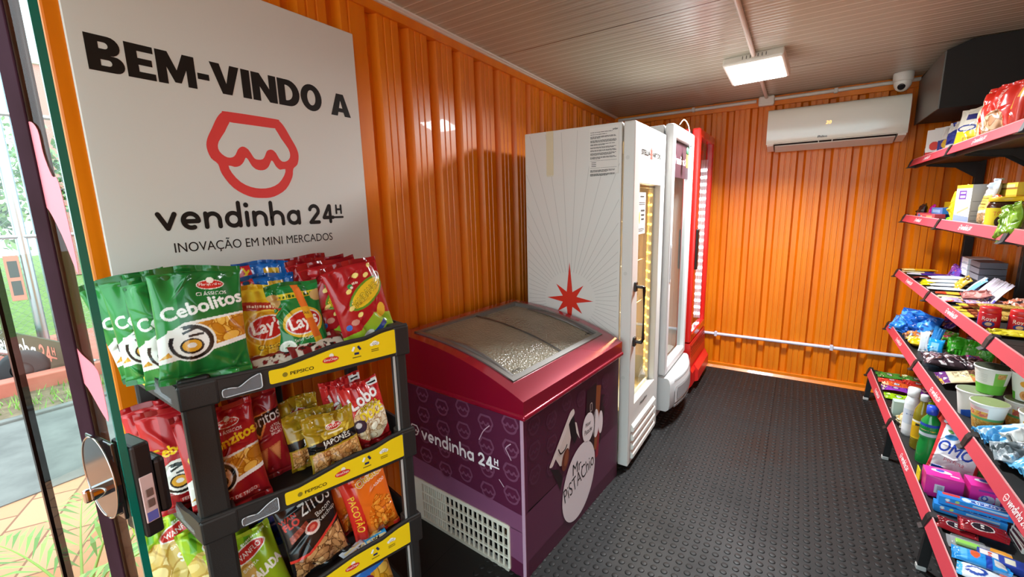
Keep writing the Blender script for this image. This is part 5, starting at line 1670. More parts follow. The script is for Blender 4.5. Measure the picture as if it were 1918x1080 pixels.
# ------------------------------------------------------------------ builders for the goods
W90 = rad(-90)
def pbox(w, d, h, col, front=None, top=None, puff=0.0, side=None):
    """box standing on z=0, front towards local -y, centred on x and y"""
    b = MB()
    hw, hd = w / 2, d / 2
    def face(art, P00, ux, uy, colr):
        if art is None:
            P = [np.array(P00), np.array(P00) + ux, np.array(P00) + ux + uy, np.array(P00) + uy]
            b.add(P, [(0, 1, 2, 3)], colr)
        else:
            ny, nx = art.C.shape[:2]
            S_ = np.linspace(0, 1, nx)[None, :, None]; T_ = np.linspace(0, 1, ny)[:, None, None]
            nr = np.cross(ux, uy); nr = nr / np.linalg.norm(nr)
            rise = puff * (np.sin(PI * S_) * np.sin(PI * T_)) ** .6
            b.grid(np.array(P00) + S_ * ux + T_ * uy + rise * nr, art.C, 0, puff > 0)
    X = lambda v: np.array([v, 0, 0.0]); Yv = lambda v: np.array([0, v, 0.0]); Zv = lambda v: np.array([0, 0, v])
    face(front, (-hw, -hd, 0), X(w), Zv(h), col)
    face(top, (-hw, -hd, h), X(w), Yv(d), col)
    face(None, (hw, hd, 0), X(-w), Zv(h), col)
    face(side, (hw, -hd, 0), Yv(d), Zv(h), col)
    face(None, (-hw, hd, 0), Yv(-d), Zv(h), col)
    face(None, (-hw, hd, 0), X(w), Yv(-d), col)
    return b
def put_box(name, label, cat, group, x, y, z, w, d, h, col, front=None, top=None, yaw=0, tilt=0, side=None, fin='card'):
    o = pbox(w, d, h, col, front, top, 0, side).build(name, None, (fin,), (x, y, z), (rad(-tilt), 0, W90 + rad(yaw)))
    return tag(o, label, cat, group)
def stand(name, label, cat, group, x, y, z, w, h, d, art, seed, back, tilt=8, yaw=0, roll=0, wr=1.0, fin='film', sag=.18):
    o = bag_mesh(w, h, d, art, seed, back, wr=wr, sag=sag).build(name, None, (fin,), (x, y, z), (rad(-tilt), rad(roll), W90 + rad(yaw)))
    return tag(o, label, cat, group)
def lie(name, label, cat, group, x, y, z, w, L, d, art, seed, back, yaw=0, wr=.6, fin='film', pitch=0, pinch=.05):
    """flow-wrapped packet lying with its long side running in from the shelf lip at x"""
    o = bag_mesh(w, L, d, art, seed, back, wr=wr, sag=0, pinch=pinch).build(name, None, (fin,), (x, y, z + d / 2 + .001), (rad(-90 + pitch), 0, W90 + rad(yaw)))
    return tag(o, label, cat, group)
RS = .0024
def plain(w, h, c, *layers, res=RS):
    A = Art(w, h, res, c)
    for l in layers:
        getattr(A, l[0])(*l[1:])
    return A
def wrap_mix(w, h, cols, n, size, seed, res=RS, asp=.5):
    A = Art(w, h, res, cols[0]); A.food(np.ones(A.X.shape, bool), cols, n, size, seed, asp); return A
def bottle(name, label, cat, group, x, y, z, body, cap, art=None, fin='plastic', capc='#e8e6e2', col='#dddddd', n=28, tiltx=0, lz=None):
    t = thing(name, (x, y, z), (0, rad(tiltx), 0)); tag(t, label, cat, group)
    b = MB(); b.lathe(body, col, n=n); b.build('bottle_body', t, (fin,))
    b = MB(); b.lathe(cap, capc, n=20); b.build('cap', t, ('plastic',))
    if art is not None:
        r0, za, zb = lz
        b = MB(); b.lathe([(r0, za), (r0, zb)], '#ffffff', art=art); o = b.build('label', t, ('card',)); o.rotation_euler = (0, 0, rad(150))
    return t
def jar(name, label, group, x, y, z, r, h, lid, art, glass='#3a2014', lidh=.018, cat='jar'):
    t = thing(name, (x, y, z)); tag(t, label, cat, group)
    b = MB(); b.lathe([(.001, 0), (r * .94, 0), (r, .006), (r, h * .72), (r * .9, h * .82), (r * .86, h - lidh), (.001, h - lidh)], glass, n=32); b.build('jar_body', t, ('gloss',))
    b = MB(); b.lathe([(r * .93, h - lidh), (r * .96, h - lidh + .002), (r * .96, h - .003), (r * .92, h), (.001, h)], lid, n=32); b.build('lid', t, ('plastic',))
    if art is not None:
        b = MB(); b.lathe([(r + .0006, h * .08), (r + .0006, h * .68)], '#ffffff', art=art); o = b.build('label', t, ('card',)); o.rotation_euler = (0, 0, rad(188))
    return t

z1, z2, z3, z4, z5 = [s_ + .001 for s_ in SURF]
# ---------------------------------------------------------------- tier 1 (top)
bottle('drink_bottle', 'dark brown drink bottle at the far end of the top shelf', 'bottle', None, .655, 3.83, z1,
       [(.001, 0), (.026, 0), (.028, .01), (.028, .09), (.016, .125), (.012, .14), (.001, .141)], [(.013, .138), (.014, .14), (.014, .165), (.001, .167)], plain(.17, .05, '#c9c2b8', ('rect', .1, .05, .5, .2, '#26160e')), 'gloss', '#3a2418', '#2a160c', lz=(.0284, .03, .08))
put_box('drink_carton', 'white drink carton with an orange band at the far end of the top shelf', 'carton', None, .70, 3.765, z1, .075, .06, .19, '#e4e2dc',
        plain(.075, .19, '#e4e2dc', ('rect', 0, 1.2, 1, 1.55, '#e2a03c'), ('rect', 0, .35, .7, .9, '#24449c')), yaw=52)
put_box('drink_carton', 'white drink carton with red and blue printing next to the orange-banded carton', 'carton', None, .655, 3.66, z1, .085, .06, .17, '#e2e0da',
        plain(.085, .17, '#e4e2dc', ('rect', 0, .1, 1, .5, '#c8332e'), ('ell', .5, .9, .3, .3, '#d8433a'), ('rect', .7, .5, 1, 1.2, '#27408f')), yaw=48)
stand('milk_pouch', 'white milk powder pouch with a gold and navy front on the top shelf', 'pouch', None, .675, 3.55, z1, .10, .175, .04, plain(.10, .175, '#e6e4de', ('rect', 0, .3, 1, 1.0, '#2a3a94'), ('ell', .5, .75, .3, .25, '#dfb13c')), 3, '#e0ded8', yaw=42)
stand('milk_pouch', 'navy and white milk powder pouch with a folded white top', 'pouch', None, .69, 3.40, z1, .155, .18, .045,
      plain(.155, .18, '#27368c', ('poly', [(0, .75), (.4, .9), (.5, .55), (.6, .9), (1, .75), (1, 1.2), (0, 1.2)], '#e8e6e0'), ('rect', .0, 0, .95, .38, '#d9d8d2'), ('rect', .1, .12, .8, .16, '#8a90a8'), ('rect', .1, .22, .8, .26, '#8a90a8')), 4, '#27368c', yaw=36)
stand('sauce_pouch', 'red spouted pouch sticking up behind the navy milk pouch', 'pouch', None, .745, 3.52, z1, .075, .225, .03, plain(.075, .225, '#c93a30', ('ell', .5, 1.9, .3, .22, '#ece6e0'), ('ell', .5, 1.9, .16, .12, '#2a4a9c')), 5, '#c93a30', yaw=50)
stand('milk_pouch', 'cream and yellow milk powder pouch with navy blocks', 'pouch', None, .68, 3.20, z1, .165, .215, .045,
      plain(.165, .215, '#e9e4d4', ('rect', 0, .0, 1, .62, '#e6cf2c'), ('rect', .35, .95, .9, 1.12, '#2a3076'), ('ell', .45, .70, .34, .1, '#2a3a8c'), ('ell', .45, .70, .26, .06, '#dcd8cc'), ('rect', .42, .28, .82, .42, '#c89a24'), ('rect', .45, .31, .79, .39, '#e6cf2c')), 6, '#e2dccb', yaw=28)
stand('snack_bag', 'brown and green snack bag wedged between the cream pouch and red biscuit bag', 'snack bag', None, .69, 3.00, z1, .13, .225, .05, plain(.13, .225, '#d0a534', ('poly', [(.5, 1.0), (1, 1.0), (1, 1.7), (.5, 1.7)], '#2c7a46'), ('ell', .35, .7, .42, .5, '#7a3a22'), ('line', (.0, .4), (.65, 1.15), .05, '#d8b8a0'), ('rect', .55, 1.2, 1, 1.35, '#d8e4e0')), 7, '#8a6a2a', yaw=-14, roll=8)
A_ = plain(.24, .235, '#d32a1c', ('text', 'Isabela', .62, .72, .36, '#f2e0d4', -1.2, .01), ('text', 'Rosquinhas', .38, .70, .34, '#f2dcd0', -1.2, .0))
A_.food(A_.pmask([(.20, .05), (.88, .05), (.80, .45), (.62, .55), (.30, .42)]), ['#d8ab84', '#c8946c', '#e6c4a0'], 26, .16, 5, .45, '#a0704a'); A_.poly([(0, 0), (.2, 0), (.24, .45), (.10, .98), (0, .98)], '#e8c9a0'); A_.poly([(.06, .1), (.16, .1), (.2, .5), (.08, .5)], '#e39a3c')
stand('biscuit_bag', 'red and clear bag of ring biscuits in the middle of the top shelf', 'biscuit bag', None, .665, 2.76, z1, .245, .235, .07, A_, 8, '#c0281c', tilt=6, roll=-2, yaw=12)
A_ = plain(.15, .25, '#d8301c', ('poly', [(0, 0), (.25, 0), (.6, 1.0), (.4, 1.0)], '#f0a030'), ('poly', [(.35, 0), (1, 0), (1, 1.67), (.75, 1.67)], '#c23020'), ('poly', [(.7, .9), (1, .9), (1, 1.6), (.85, 1.6)], '#eda63a'))
stand('biscuit_bag', 'glossy orange and red bag leaning next to the ring biscuits', 'biscuit bag', None, .66, 2.515, z1, .15, .25, .06, A_, 9, '#c8401c', tilt=8, roll=6, yaw=-10)
stand('bread_bag', 'pale yellow bread bag partly out of view on the top shelf', 'bread bag', None, .68, 2.36, z1, .13, .24, .08, wrap_mix(.13, .24, ['#e2cf8a', '#d8c074', '#ecdca0'], 12, .3, 4), 10, '#d8c074')
# ---------------------------------------------------------------- tier 2
put_box('cereal_bar_box', 'long yellow box with black print at the back far end of the second shelf', 'box', None, .80, 3.70, z2, .40, .06, .105, '#e0b416', plain(.40, .105, '#e0b416', ('rect', .05, .14, .5, .18, '#2a2210'), ('rect', .6, .06, .9, .09, '#2a2210')))
stand('candy_bag', 'black crinkled candy bag at the far end of the second shelf', 'candy bag', None, .655, 3.86, z2, .11, .095, .05, wrap_mix(.11, .095, ['#24120f', '#3a1c18', '#1a0c0a'], 14, .2, 2), 2, '#201010', wr=1.6)
stand('candy_packet', 'magenta packet next to the black candy bag on the second shelf', 'packet', None, .69, 3.78, z2 + .005, .07, .085, .03, plain(.07, .085, '#a8147a', ('ell', .5, .6, .3, .2, '#d83aa0')), 3, '#8a1068')
put_box('wafer_pack', 'blue wafer pack stacked above the pink biscuit packs', 'biscuit pack', None, .70, 3.55, z2 + .040, .25, .055, .035, '#3a86d0', plain(.25, .035, '#3a86d0', ('rect', .1, .03, .8, .09, '#8cc0ea')), plain(.25, .055, '#2f74c0', ('scrib', .3, .8, .06, .07, '#e8eef6', 2)), fin='film')
put_box('wafer_pack', 'blue wafer pack lying under the other blue wafer pack', 'biscuit pack', None, .70, 3.56, z2, .25, .055, .037, '#2f74c0', plain(.25, .037, '#2f74c0', ('rect', .2, .05, .7, .1, '#d84a50')), fin='film')
put_box('biscuit_pack', 'pink biscuit pack in front of the blue wafer packs', 'biscuit pack', None, .64, 3.44, z2, .19, .045, .042, '#d84f5a', plain(.19, .042, '#d84f5a', ('rect', .35, .08, .8, .17, '#c9a070'), ('rect', .1, .02, .9, .05, '#e8b8b8')), fin='film', yaw=6)
put_box('biscuit_pack', 'pink and blue biscuit pack by the black candy bag', 'biscuit pack', None, .638, 3.66, z2, .15, .04, .044, '#cf4652', plain(.15, .044, '#cf4652', ('ell', .4, .15, .2, .12, '#3f7ac0'), ('rect', .7, .05, 1, .2, '#cfc8c0')), fin='film')
A_ = plain(.17, .185, '#d8b81e', ('poly', [(0, 0), (.22, 0), (.3, 1.09), (.12, 1.09)], '#e8e0c8'), ('poly', [(.09, .2), (.2, .2), (.23, .85), (.12, .85)], '#2a2a86')); A_.food(A_.pmask([(.3, .1), (1, .1), (1, .9), (.4, .9)]), ['#d8b81e', '#c8a414', '#e6c83a'], 20, .12, 3, .6)
stand('snack_bag', 'yellow crumpled bag with a navy spine leaning on the white lilac box', 'snack bag', None, .665, 3.13, z2, .17, .185, .06, A_, 12, '#c8a414', tilt=6, yaw=-16, roll=7, wr=1.5)
lie('snack_packet', 'lime green packet lying before the yellow crumpled bag', 'packet', None, .626, 3.10, z2, .10, .09, .03, plain(.10, .09, '#7cc81e', ('ell', .5, .4, .3, .2, '#a8e048')), 13, '#6ab018', yaw=10, wr=1.2, pitch=14)
lie('snack_packet', 'small amber packet lying beside the lime green packet', 'packet', None, .622, 3.02, z2, .07, .06, .024, plain(.07, .06, '#d8a01c', ('rect', .2, .2, .8, .5, '#b87a10')), 14, '#c89018', wr=1.0, pitch=8)
put_box('biscuit_box', 'white and lilac upright box with a yellow top edge on the second shelf', 'box', None, .665, 2.925, z2, .115, .055, .188, '#d6d3d0',
        plain(.115, .188, '#dcd8d6', ('rect', 0, 1.5, 1, 1.64, '#e6c02a'), ('rect', .2, 1.06, .68, 1.42, '#6a3a94'), ('rect', .28, 1.28, .6, 1.36, '#e0d8e6'), ('rect', .28, 1.12, .6, 1.2, '#e0d8e6'), ('poly', [(0, .0), (1, .0), (1, .35), (0, .45)], '#8894c8'), ('poly', [(.2, .45), (.9, .70), (.9, .78), (.2, .55)], '#d8a078')), yaw=14,
        side=plain(.055, .188, '#b9b6b2', ('rect', .1, .4, .9, .44, '#77736e'), ('rect', .1, .8, .9, .84, '#77736e'), ('rect', .1, 1.2, .9, 1.24, '#77736e'), ('rect', .1, 2.0, .9, 2.04, '#77736e')))
A_ = plain(.165, .205, '#b9b6b0', ('rect', .0, 1.0, 1, 1.25, '#c4ccd6'), ('poly', [(.1, .38), (.9, .46), (.95, .84), (.2, .78)], '#d2b85a')); A_.food(A_.pmask([(.05, .05), (.95, .05), (.95, .38), (.05, .32)]), ['#b8946a', '#a07c54', '#caa880'], 26, .07, 3, .7, '#80603c')
for k in range(4): A_.rect(.22, .50 + .08 * k, .85, .52 + .08 * k, '#6a5420')
stand('peanut_bag', 'clear bag of nuts with a mustard label right of the lilac box', 'nut bag', None, .675, 2.765, z2, .16, .205, .05, A_, 15, '#b0aca6', yaw=-6, wr=1.3)
for k in range(2):
    stand('spice_sachet', (('upper orange sachet of two beside the clear bag of nuts', 'lower pale orange sachet of two beside the clear bag of nuts')[k]), 'sachet', 'orange sachets', .650 + .012 * (1 - k), 2.61 - .012 * k, z2 + (.068 if k == 0 else 0), .088, .068, .02, plain(.088, .068, ['#d8581c', '#e08a4a'][k], ('ell', .5, .4, .3, .2, ['#e88a50', '#d8c0b0'][k])), 16 + k, '#c8501a', tilt=5, wr=1.2)
put_box('candy_tray', 'gold lidded flat carton high at the back of the second shelf', 'carton', None, .77, 2.70, z2 + .135, .27, .12, .05, '#d8b83a', plain(.27, .05, '#d8b83a', ('rect', 0, .09, 1, .12, '#8a5a1c'), ('rect', .1, .12, .9, .16, '#f0dc8a')))
put_box('candy_tray', 'amber carton under the gold lidded carton on the second shelf', 'carton', None, .77, 2.70, z2, .27, .12, .134, '#d09a1e', plain(.27, .134, '#d8a624', ('rect', .05, .2, .95, .42, '#e6be3e'), ('rect', .42, .0, .46, .5, '#b8861a')))
put_box('candy_tray', 'yellow carton at the back behind the second chocolate jar', 'carton', None, .79, 2.42, z2, .2, .12, .165, '#d0b040', plain(.2, .165, '#cdb050', ('rect', .0, .6, 1, .72, '#efe0a0')))
stand('clear_pouch', 'silvery empty-looking pouch peeking over the gold carton', 'pouch', None, .86, 2.82, z2 + .0, .16, .235, .03, plain(.16, .235, '#b9bfc8'), 18, '#b0b4bc')
AJ = plain(.35, .075, '#e0c41c', ('text', 'TODDY', .18, .16, .2, '#c8372c', .06, .02), ('ell', .15, .07, .05, .06, '#3a2210'), ('ell', .18, .06, .04, .04, '#e8dcc8'), ('rect', .33, .03, .40, .12, '#d8d8d0'), ('text', 'TODDY', .68, .16, .2, '#c8372c', .06, .02), ('ell', .65, .07, .05, .06, '#3a2210'), ('rect', .83, .03, .90, .12, '#d8d8d0'), res=.0018)
jar('chocolate_jar', 'round chocolate powder jar with yellow lid in front on the second shelf', 'yellow-lidded chocolate jars', .668, 2.475, z2, .056, .13, '#e2b81e', AJ)
jar('chocolate_jar', 'round chocolate powder jar with yellow lid deeper on the shelf', 'yellow-lidded chocolate jars', .745, 2.335, z2, .056, .13, '#e2b81e', AJ)
jar('pickle_jar', 'small clear jar with silver lid before the green leafy bag', None, .638, 2.285, z2, .030, .085, '#c2c6cc', wrap_mix(.19, .05, ['#8a7a4a', '#5c5a34', '#b8b4a4'], 20, .05, 3), '#8e8e80')
A_ = wrap_mix(.15, .13, ['#86b02e', '#a4c84a', '#6a9424'], 24, .14, 6, asp=.4)
stand('herb_bag', 'leafy light green bag hanging over the second shelf lip', 'bag', None, .60, 2.185, z2 - .018, .14, .125, .035, A_, 19, '#7aa42c', tilt=4, roll=-14, wr=1.8)
# ---------------------------------------------------------------- tier 3
def bar(label, x, y, z, w, L, d, cols, seed, cat='snack bar', grp=None, yaw=0, name='snack_bar', text=None, tc='#eeeeee', wr=.5, pitch=0):
    A = Art(w, L, RS, cols[0])
    for k, c in enumerate(cols[1:]):
        A.rect(0, A.a * (k + 1) / len(cols), 1, A.a * (k + 2) / len(cols), c)
    if text:
        A.text(text, .5, A.a * .5, A.a * .5, tc, PI / 2, .01)
    return lie(name, label, cat, grp, x, y, z, w, L, d, A, seed, cols[0], yaw, wr, pitch=pitch)
bar('yellow chocolate bar on top of the pile at the far end of the third shelf', .615, 3.92, z3 + .026, .075, .17, .012, ['#e8d890', '#e0a81c', '#e0a81c'], 1, yaw=3)
bar('cream and navy chocolate bar under the yellow bar at the far end', .615, 3.91, z3 + .013, .075, .16, .012, ['#e6dcb8', '#e0d4a8', '#3a3a9c'], 2, yaw=-2)
bar('amber chocolate bar lowest in the pile at the far end of the third shelf', .612, 3.92, z3, .08, .16, .012, ['#d8a828', '#c89018'], 3)
bar('silver and violet chocolate bar beside the far pile', .622, 3.80, z3 + .012, .06, .19, .014, ['#cfd0da', '#4a2a8c', '#5a3a9c'], 4, yaw=2)
bar('wine red chocolate bar lying in front of the violet bar', .64, 3.71, z3, .06, .20, .016, ['#8a2a22', '#7a2018', '#a8b8d0'], 5, yaw=2)
bar('dark foil bar crumpled next to the yellow candies', .617, 3.66, z3, .04, .08, .014, ['#3a2024', '#cfc4bc'], 6, yaw=20, wr=1.4)
for k, (x, y, yw, lab) in enumerate(((.660, 3.60, 10, 'tiny yellow candy stick deepest of the four by the white bars'), (.648, 3.545, -6, 'tiny yellow candy stick second from the deepest by the white bars'), (.634, 3.49, 8, 'tiny yellow candy stick third from the deepest, nearer the lip'), (.622, 3.435, -8, 'tiny yellow candy stick right at the lip before the white bars'))):
    bar(lab, x, y, z3 + .001, .028, .07, .014, ['#e8d81c', '#d8c810'], 8 + k, 'candy', 'yellow candy sticks', yw, 'candy_stick')
for k, lab in enumerate(('white wrapped bar at the bottom of its stack on the third shelf', 'white wrapped bar second up in its stack', 'white wrapped bar third up in its stack', 'white wrapped bar topmost of its stack on the third shelf')):
    bar(lab, .632 + .012 * (k % 2) + .006 * k, 3.30 + .045 * k, z3 + .016 * k * .9, .085, .17, .017, ['#dfe4ea', '#d4dae2', '#e6eaf0'], 14 + k, 'snack bar', 'stack of white bars', (-3, 4, -2, 3)[k], wr=.5)
stand('candy_bag', 'purple and pink candy bag at the back of the third shelf far end', 'candy bag', None, .815, 3.70, z3, .13, .10, .05, wrap_mix(.13, .10, ['#7a3a94', '#a85ab0', '#d8b0c8', '#4a2a7c'], 24, .12, 4), 18, '#7a3a94', wr=1.5)
stand('candy_bag', 'violet and orange candy bag in front of the white boxed stack', 'candy bag', None, .79, 3.53, z3, .12, .10, .045, wrap_mix(.12, .10, ['#6a3a9c', '#d86a3a', '#e8e0ec', '#4a5ab8'], 26, .11, 7), 19, '#5a3a8c', wr=1.5)
for k, lab in enumerate(('white and purple chocolate box at the bottom of its stack', 'white and purple chocolate box in the middle of its stack', 'white and purple chocolate box on top of its stack')):
    put_box('chocolate_box', lab, 'box', 'white chocolate boxes', .85, 3.45, z3 + .10 + .031 * k if False else z3 + .075 + .033 * k, .13, .10, .030, '#dfe2ec', plain(.13, .030, '#e4e6ee', ('rect', 0, 0, .14, .3, '#4a3a9c'), ('rect', .3, .02, .9, .05, '#3a4a9c')))
for k, lab in enumerate(('grey chocolate box at the bottom of the dark stack', 'grey chocolate box in the middle of the dark stack', 'grey chocolate box on top of the dark stack')):
    put_box('chocolate_box', lab, 'box', 'grey chocolate boxes', .85, 3.27, z3 + .075 + .033 * k, .15, .10, .030, '#6a6a74', plain(.15, .030, '#7c7c86', ('rect', 0, 0, 1, .02, '#2c2c3a')))
put_box('display_carton', 'dark display carton holding the boxed chocolates up at the back', 'carton', None, .855, 3.36, z3, .34, .085, .074, '#2a1c34')
for k in range(5):
    A_ = plain(.045, .125, '#dcd6e2', ('rect', 0, .1, 1, .7, '#5a4aa8'), ('ell', .5, .5, .3, .3, '#e8e0f0'), ('rect', .1, 1.2, .9, 2.4, '#cfc6d4'))
    stand('chocolate_bar', ['upright white chocolate bar with violet foot, deepest of its row', 'upright white chocolate bar with violet foot, second of its row', 'upright white chocolate bar with violet foot, midmost of its row', 'upright white chocolate bar with violet foot, fourth of its row', 'upright white chocolate bar with violet foot, last of its row'][k], 'chocolate bar', 'upright white chocolate bars', .775, 3.11 - .052 * k, z3 + .001, .048, .125, .014, A_, 21 + k, '#d0c8d8', tilt=34, wr=.5)
stand('chocolate_bar', 'pale blue and silver bar tilted at the start of the upright row', 'chocolate bar', None, .755, 3.19, z3, .05, .12, .014, plain(.05, .12, '#7ab4e0', ('rect', 0, 0, .4, 2.4, '#d8dce4')), 27, '#7ab4e0', tilt=36, roll=14)
stand('snack_packet', 'gold and brown packet tilted among the chocolate bars', 'packet', None, .74, 3.32, z3, .08, .10, .03, wrap_mix(.08, .10, ['#c8a02a', '#6a4a1c', '#e0c458'], 14, .2, 3), 28, '#b8902a', tilt=38, roll=10, wr=1.4)
for k, (x, y, c, lab) in enumerate(((.70, 2.98, ['#b87a74', '#8a4a44', '#d8a8a0'], 'rosy brown packet lying before the upright white bars'), (.815, 2.80, ['#b86a50', '#3a2a2c', '#d8b0a0'], 'orange and black packet lying at the back of the third shelf'), (.87, 2.72, ['#24242c', '#3a3a44', '#c86a4a'], 'black packet lying deepest behind the biscuit jars'))):
    lie('snack_packet', lab, 'packet', None, x, y, z3 + .01, .13, .10, .03, wrap_mix(.13, .10, c, 12, .2, 30 + k), 30 + k, c[0], yaw=15 * k - 10, wr=1.4, pitch=14)
for k, (x, y, lab) in enumerate(((.645, 2.93, 'mauve candy packet with red spots nearest the lip'), (.72, 2.90, 'mauve candy packet with red spots in the middle'), (.795, 2.93, 'mauve candy packet with red spots deepest on the shelf'))):
    A_ = wrap_mix(.10, .075, ['#b8a0c0', '#d8c4d8', '#c83a34', '#e0b83a', '#e8e4e8'], 24, .11, 36 + k)
    lie('candy_packet', lab, 'packet', 'mauve candy packets', x - .03, y, z3, .11, .085, .02, A_, 36 + k, '#b8a0c0', yaw=(-8, 6, 12)[k], wr=1.2)
bar('red and yellow bar crossing behind the white bars near the lip', .628, 3.15, z3, .045, .15, .014, ['#d84a2a', '#e8b83a', '#b82a24'], 40, yaw=4)
bar('cream wrapped bar near the lip by the peanut bars', .615, 3.05, z3, .05, .10, .014, ['#e0cf9a', '#d8c48a'], 41, yaw=-8)
def peanut_art():
    A = Art(.045, .21, .002, '#d8b862'); A.food(np.ones(A.X.shape, bool), ['#d2ac58', '#e2c67e', '#b88c3e'], 120, .14, 5, .7, '#8a6428'); A.rect(0, .55, 1, 1.2, '#6a2c18'); A.rect(.2, .7, .8, 1.0, '#a85a3a'); A.rect(0, 0, 1, .5, '#e0b83c'); return A
APn = peanut_art()
for k, (x, y, z, lab) in enumerate(((.622, 2.74, 0, 'peanut candy bar with brown band deepest of its row'), (.624, 2.68, .0, 'peanut candy bar with brown band second of its row'), (.62, 2.62, 0, 'peanut candy bar with brown band third of its row'), (.618, 2.56, 0, 'peanut candy bar with brown band closest to the red jars'), (.63, 2.71, .020, 'peanut candy bar lying on top of the others'))):
    lie('peanut_bar', lab, 'snack bar', 'peanut candy bars', x, y, z3 + z, .052, .23, .018, APn, 44 + k, '#d2ac58', yaw=(2, -2, 3, -1, 6)[k], wr=.4)
AR_ = plain(.23, .055, '#c8202a', ('text', 'Royal', .2, .15, .2, '#f2ece8', 0, .025), ('ell', .2, .07, .09, .05, '#2a3a8c'), ('ell', .2, .07, .05, .03, '#e8b890'), ('rect', .42, 0, .5, 1, '#2a3a8c'), ('rect', .5, 0, .54, 1, '#d8d8d8'), ('text', 'Royal', .72, .15, .2, '#f2ece8', 0, .025), ('ell', .72, .07, .09, .05, '#2a3a8c'), ('rect', .93, 0, 1, 1, '#2a3a8c'), res=.0014)
for k, (x, y, lab) in enumerate(((.652, 2.405, 'red baking powder jar with red lid nearer the shelf lip'), (.728, 2.38, 'red baking powder jar with red lid deeper on the shelf'))):
    t = jar('baking_powder_jar', lab, 'red baking powder jars', x, y, z3, .031, .082, '#d22a2c', None, '#c8202a', .020)
    b = MB(); b.lathe([(.0316, .004), (.0316, .058)], '#ffffff', art=AR_); o = b.build('label', t, ('card',)); o.rotation_euler = (0, 0, rad(183))
lie('spaghetti_packet', 'yellow flat packet lying in front of the red baking powder jars', 'packet', None, .628, 2.295, z3, .10, .20, .018, wrap_mix(.10, .20, ['#d0c02c', '#b8a420', '#e0d450', '#8a7a1c'], 20, .22, 52, asp=.3), 52, '#c0b028', yaw=-4, wr=1.0)
stand('snack_bag', 'red and amber snack bag low under the third shelf lip behind', 'snack bag', None, .72, 2.18, z3, .12, .06, .04, wrap_mix(.12, .06, ['#d0502a', '#e8b02a', '#8a2a34'], 12, .2, 53), 53, '#b8402a', wr=1.4)
# ---------------------------------------------------------------- tier 4
stand('candy_bag', 'small blue bag propped upright at the far lip of the fourth shelf', 'candy bag', None, .606, 3.90, z4, .06, .095, .03, plain(.06, .095, '#3a8fd8', ('ell', .5, .6, .3, .3, '#e4e8e0')), 60, '#2a7ac8', wr=1.5)
stand('candy_bag', 'big shiny blue candy bag slumped at the far end of the fourth shelf', 'candy bag', None, .655, 3.74, z4, .30, .17, .12, wrap_mix(.20, .13, ['#1f6ac8', '#3a94e8', '#0f4aa0', '#5ab0f0'], 30, .13, 61), 61, '#1a5ab0', tilt=30, wr=2.0, yaw=30)
stand('candy_bag', 'dark purple bag with a magenta panel behind the big blue bag', 'candy bag', None, .80, 3.72, z4, .22, .15, .07, plain(.22, .15, '#3a2068', ('poly', [(.2, .2), (.5, .3), (.45, .62), (.22, .55)], '#d8287c')), 62, '#2c184e', tilt=24, wr=1.6)
A_ = plain(.15, .12, '#2c1a10', ('text', "m&m's", .5, .36, .62, '#ece6dc', 2.85, .03), ('text', "m&m's", .5, .66, .5, '#cfc8bc', 2.85, .02), ('poly', [(0, .0), (.14, 0), (.1, .8), (0, .8)], '#d8b02a'))
stand('candy_bag', 'dark brown candy bag with white lower-case letters on the fourth shelf', 'candy bag', None, .74, 3.56, z4, .16, .13, .04, A_, 63, '#2a180e', tilt=48, roll=-12, yaw=50)
lie('candy_bag', 'clear bag of brown and orange wrapped candies by the fourth shelf lip', 'candy bag', None, .62, 3.62, z4, .14, .11, .05, wrap_mix(.14, .11, ['#c87a2a', '#6a4a3a', '#cfc8c0', '#9ab8d0', '#8a3a1c'], 40, .1, 64), 64, '#8a6a50', wr=1.6)
lie('candy_bag', 'clear bag of yellow candies by the fourth shelf lip', 'candy bag', None, .615, 3.47, z4, .15, .11, .055, wrap_mix(.15, .11, ['#e8b81c', '#f0cc3a', '#d8a010', '#e8e0c8'], 40, .11, 65), 65, '#d8a818', wr=1.6)
stand('gum_pack', 'white stick of gum packs leaning beside the blue packet', 'packet', None, .665, 3.36, z4, .045, .12, .02, plain(.045, .12, '#cfd4da', ('rect', .2, .3, .8, 2.0, '#b8c0c8')), 66, '#c4c8d0', tilt=22, roll=-8, yaw=60)
stand('gum_pack', 'blue square sweet packet standing between the white and green packs', 'packet', None, .705, 3.35, z4, .085, .085, .03, plain(.085, .085, '#1f9ae0', ('rect', .35, .1, .75, .7, '#8ac8ec'), ('scrib', .45, .68, .3, .1, '#4a8ac0', 2)), 67, '#1a86c8', tilt=20, yaw=70)
stand('gum_pack', 'dark blue upright packet behind the blue square packet', 'packet', None, .72, 3.46, z4, .05, .13, .02, plain(.05, .13, '#1f78c0'), 68, '#1a68a8', tilt=18, roll=10, yaw=70)
stand('candy_bag', 'green and pink candy bag behind the blue packets', 'candy bag', None, .775, 3.50, z4, .10, .11, .03, wrap_mix(.10, .11, ['#5aa82a', '#d8a08a', '#8ac83a', '#c83a4a'], 16, .16, 69), 69, '#5a9a2a', tilt=30, wr=1.3, yaw=60)
A_ = plain(.085, .105, '#3fae24', ('scrib', .25, .42, .25, .16, '#bfe0a8', 2), ('scrib', .25, .42, .55, .16, '#bfe0a8', 3), ('scrib', .25, .42, .85, .16, '#bfe0a8', 4))
for k, (x, y, yw, lab) in enumerate(((.80, 3.35, 0, 'bright green mint packet facing out beside the blue packet'), (.848, 3.30, -24, 'bright green mint packet second in line, turned a little'), (.878, 3.24, -40, 'bright green mint packet last in line, half in shadow'))):
    stand('mint_packet', lab, 'packet', 'green mint packets', x, y, z4, .085, .105, .03, A_, 70 + k, '#38a01e', tilt=20, yaw=72 + yw * .6, wr=1.2)
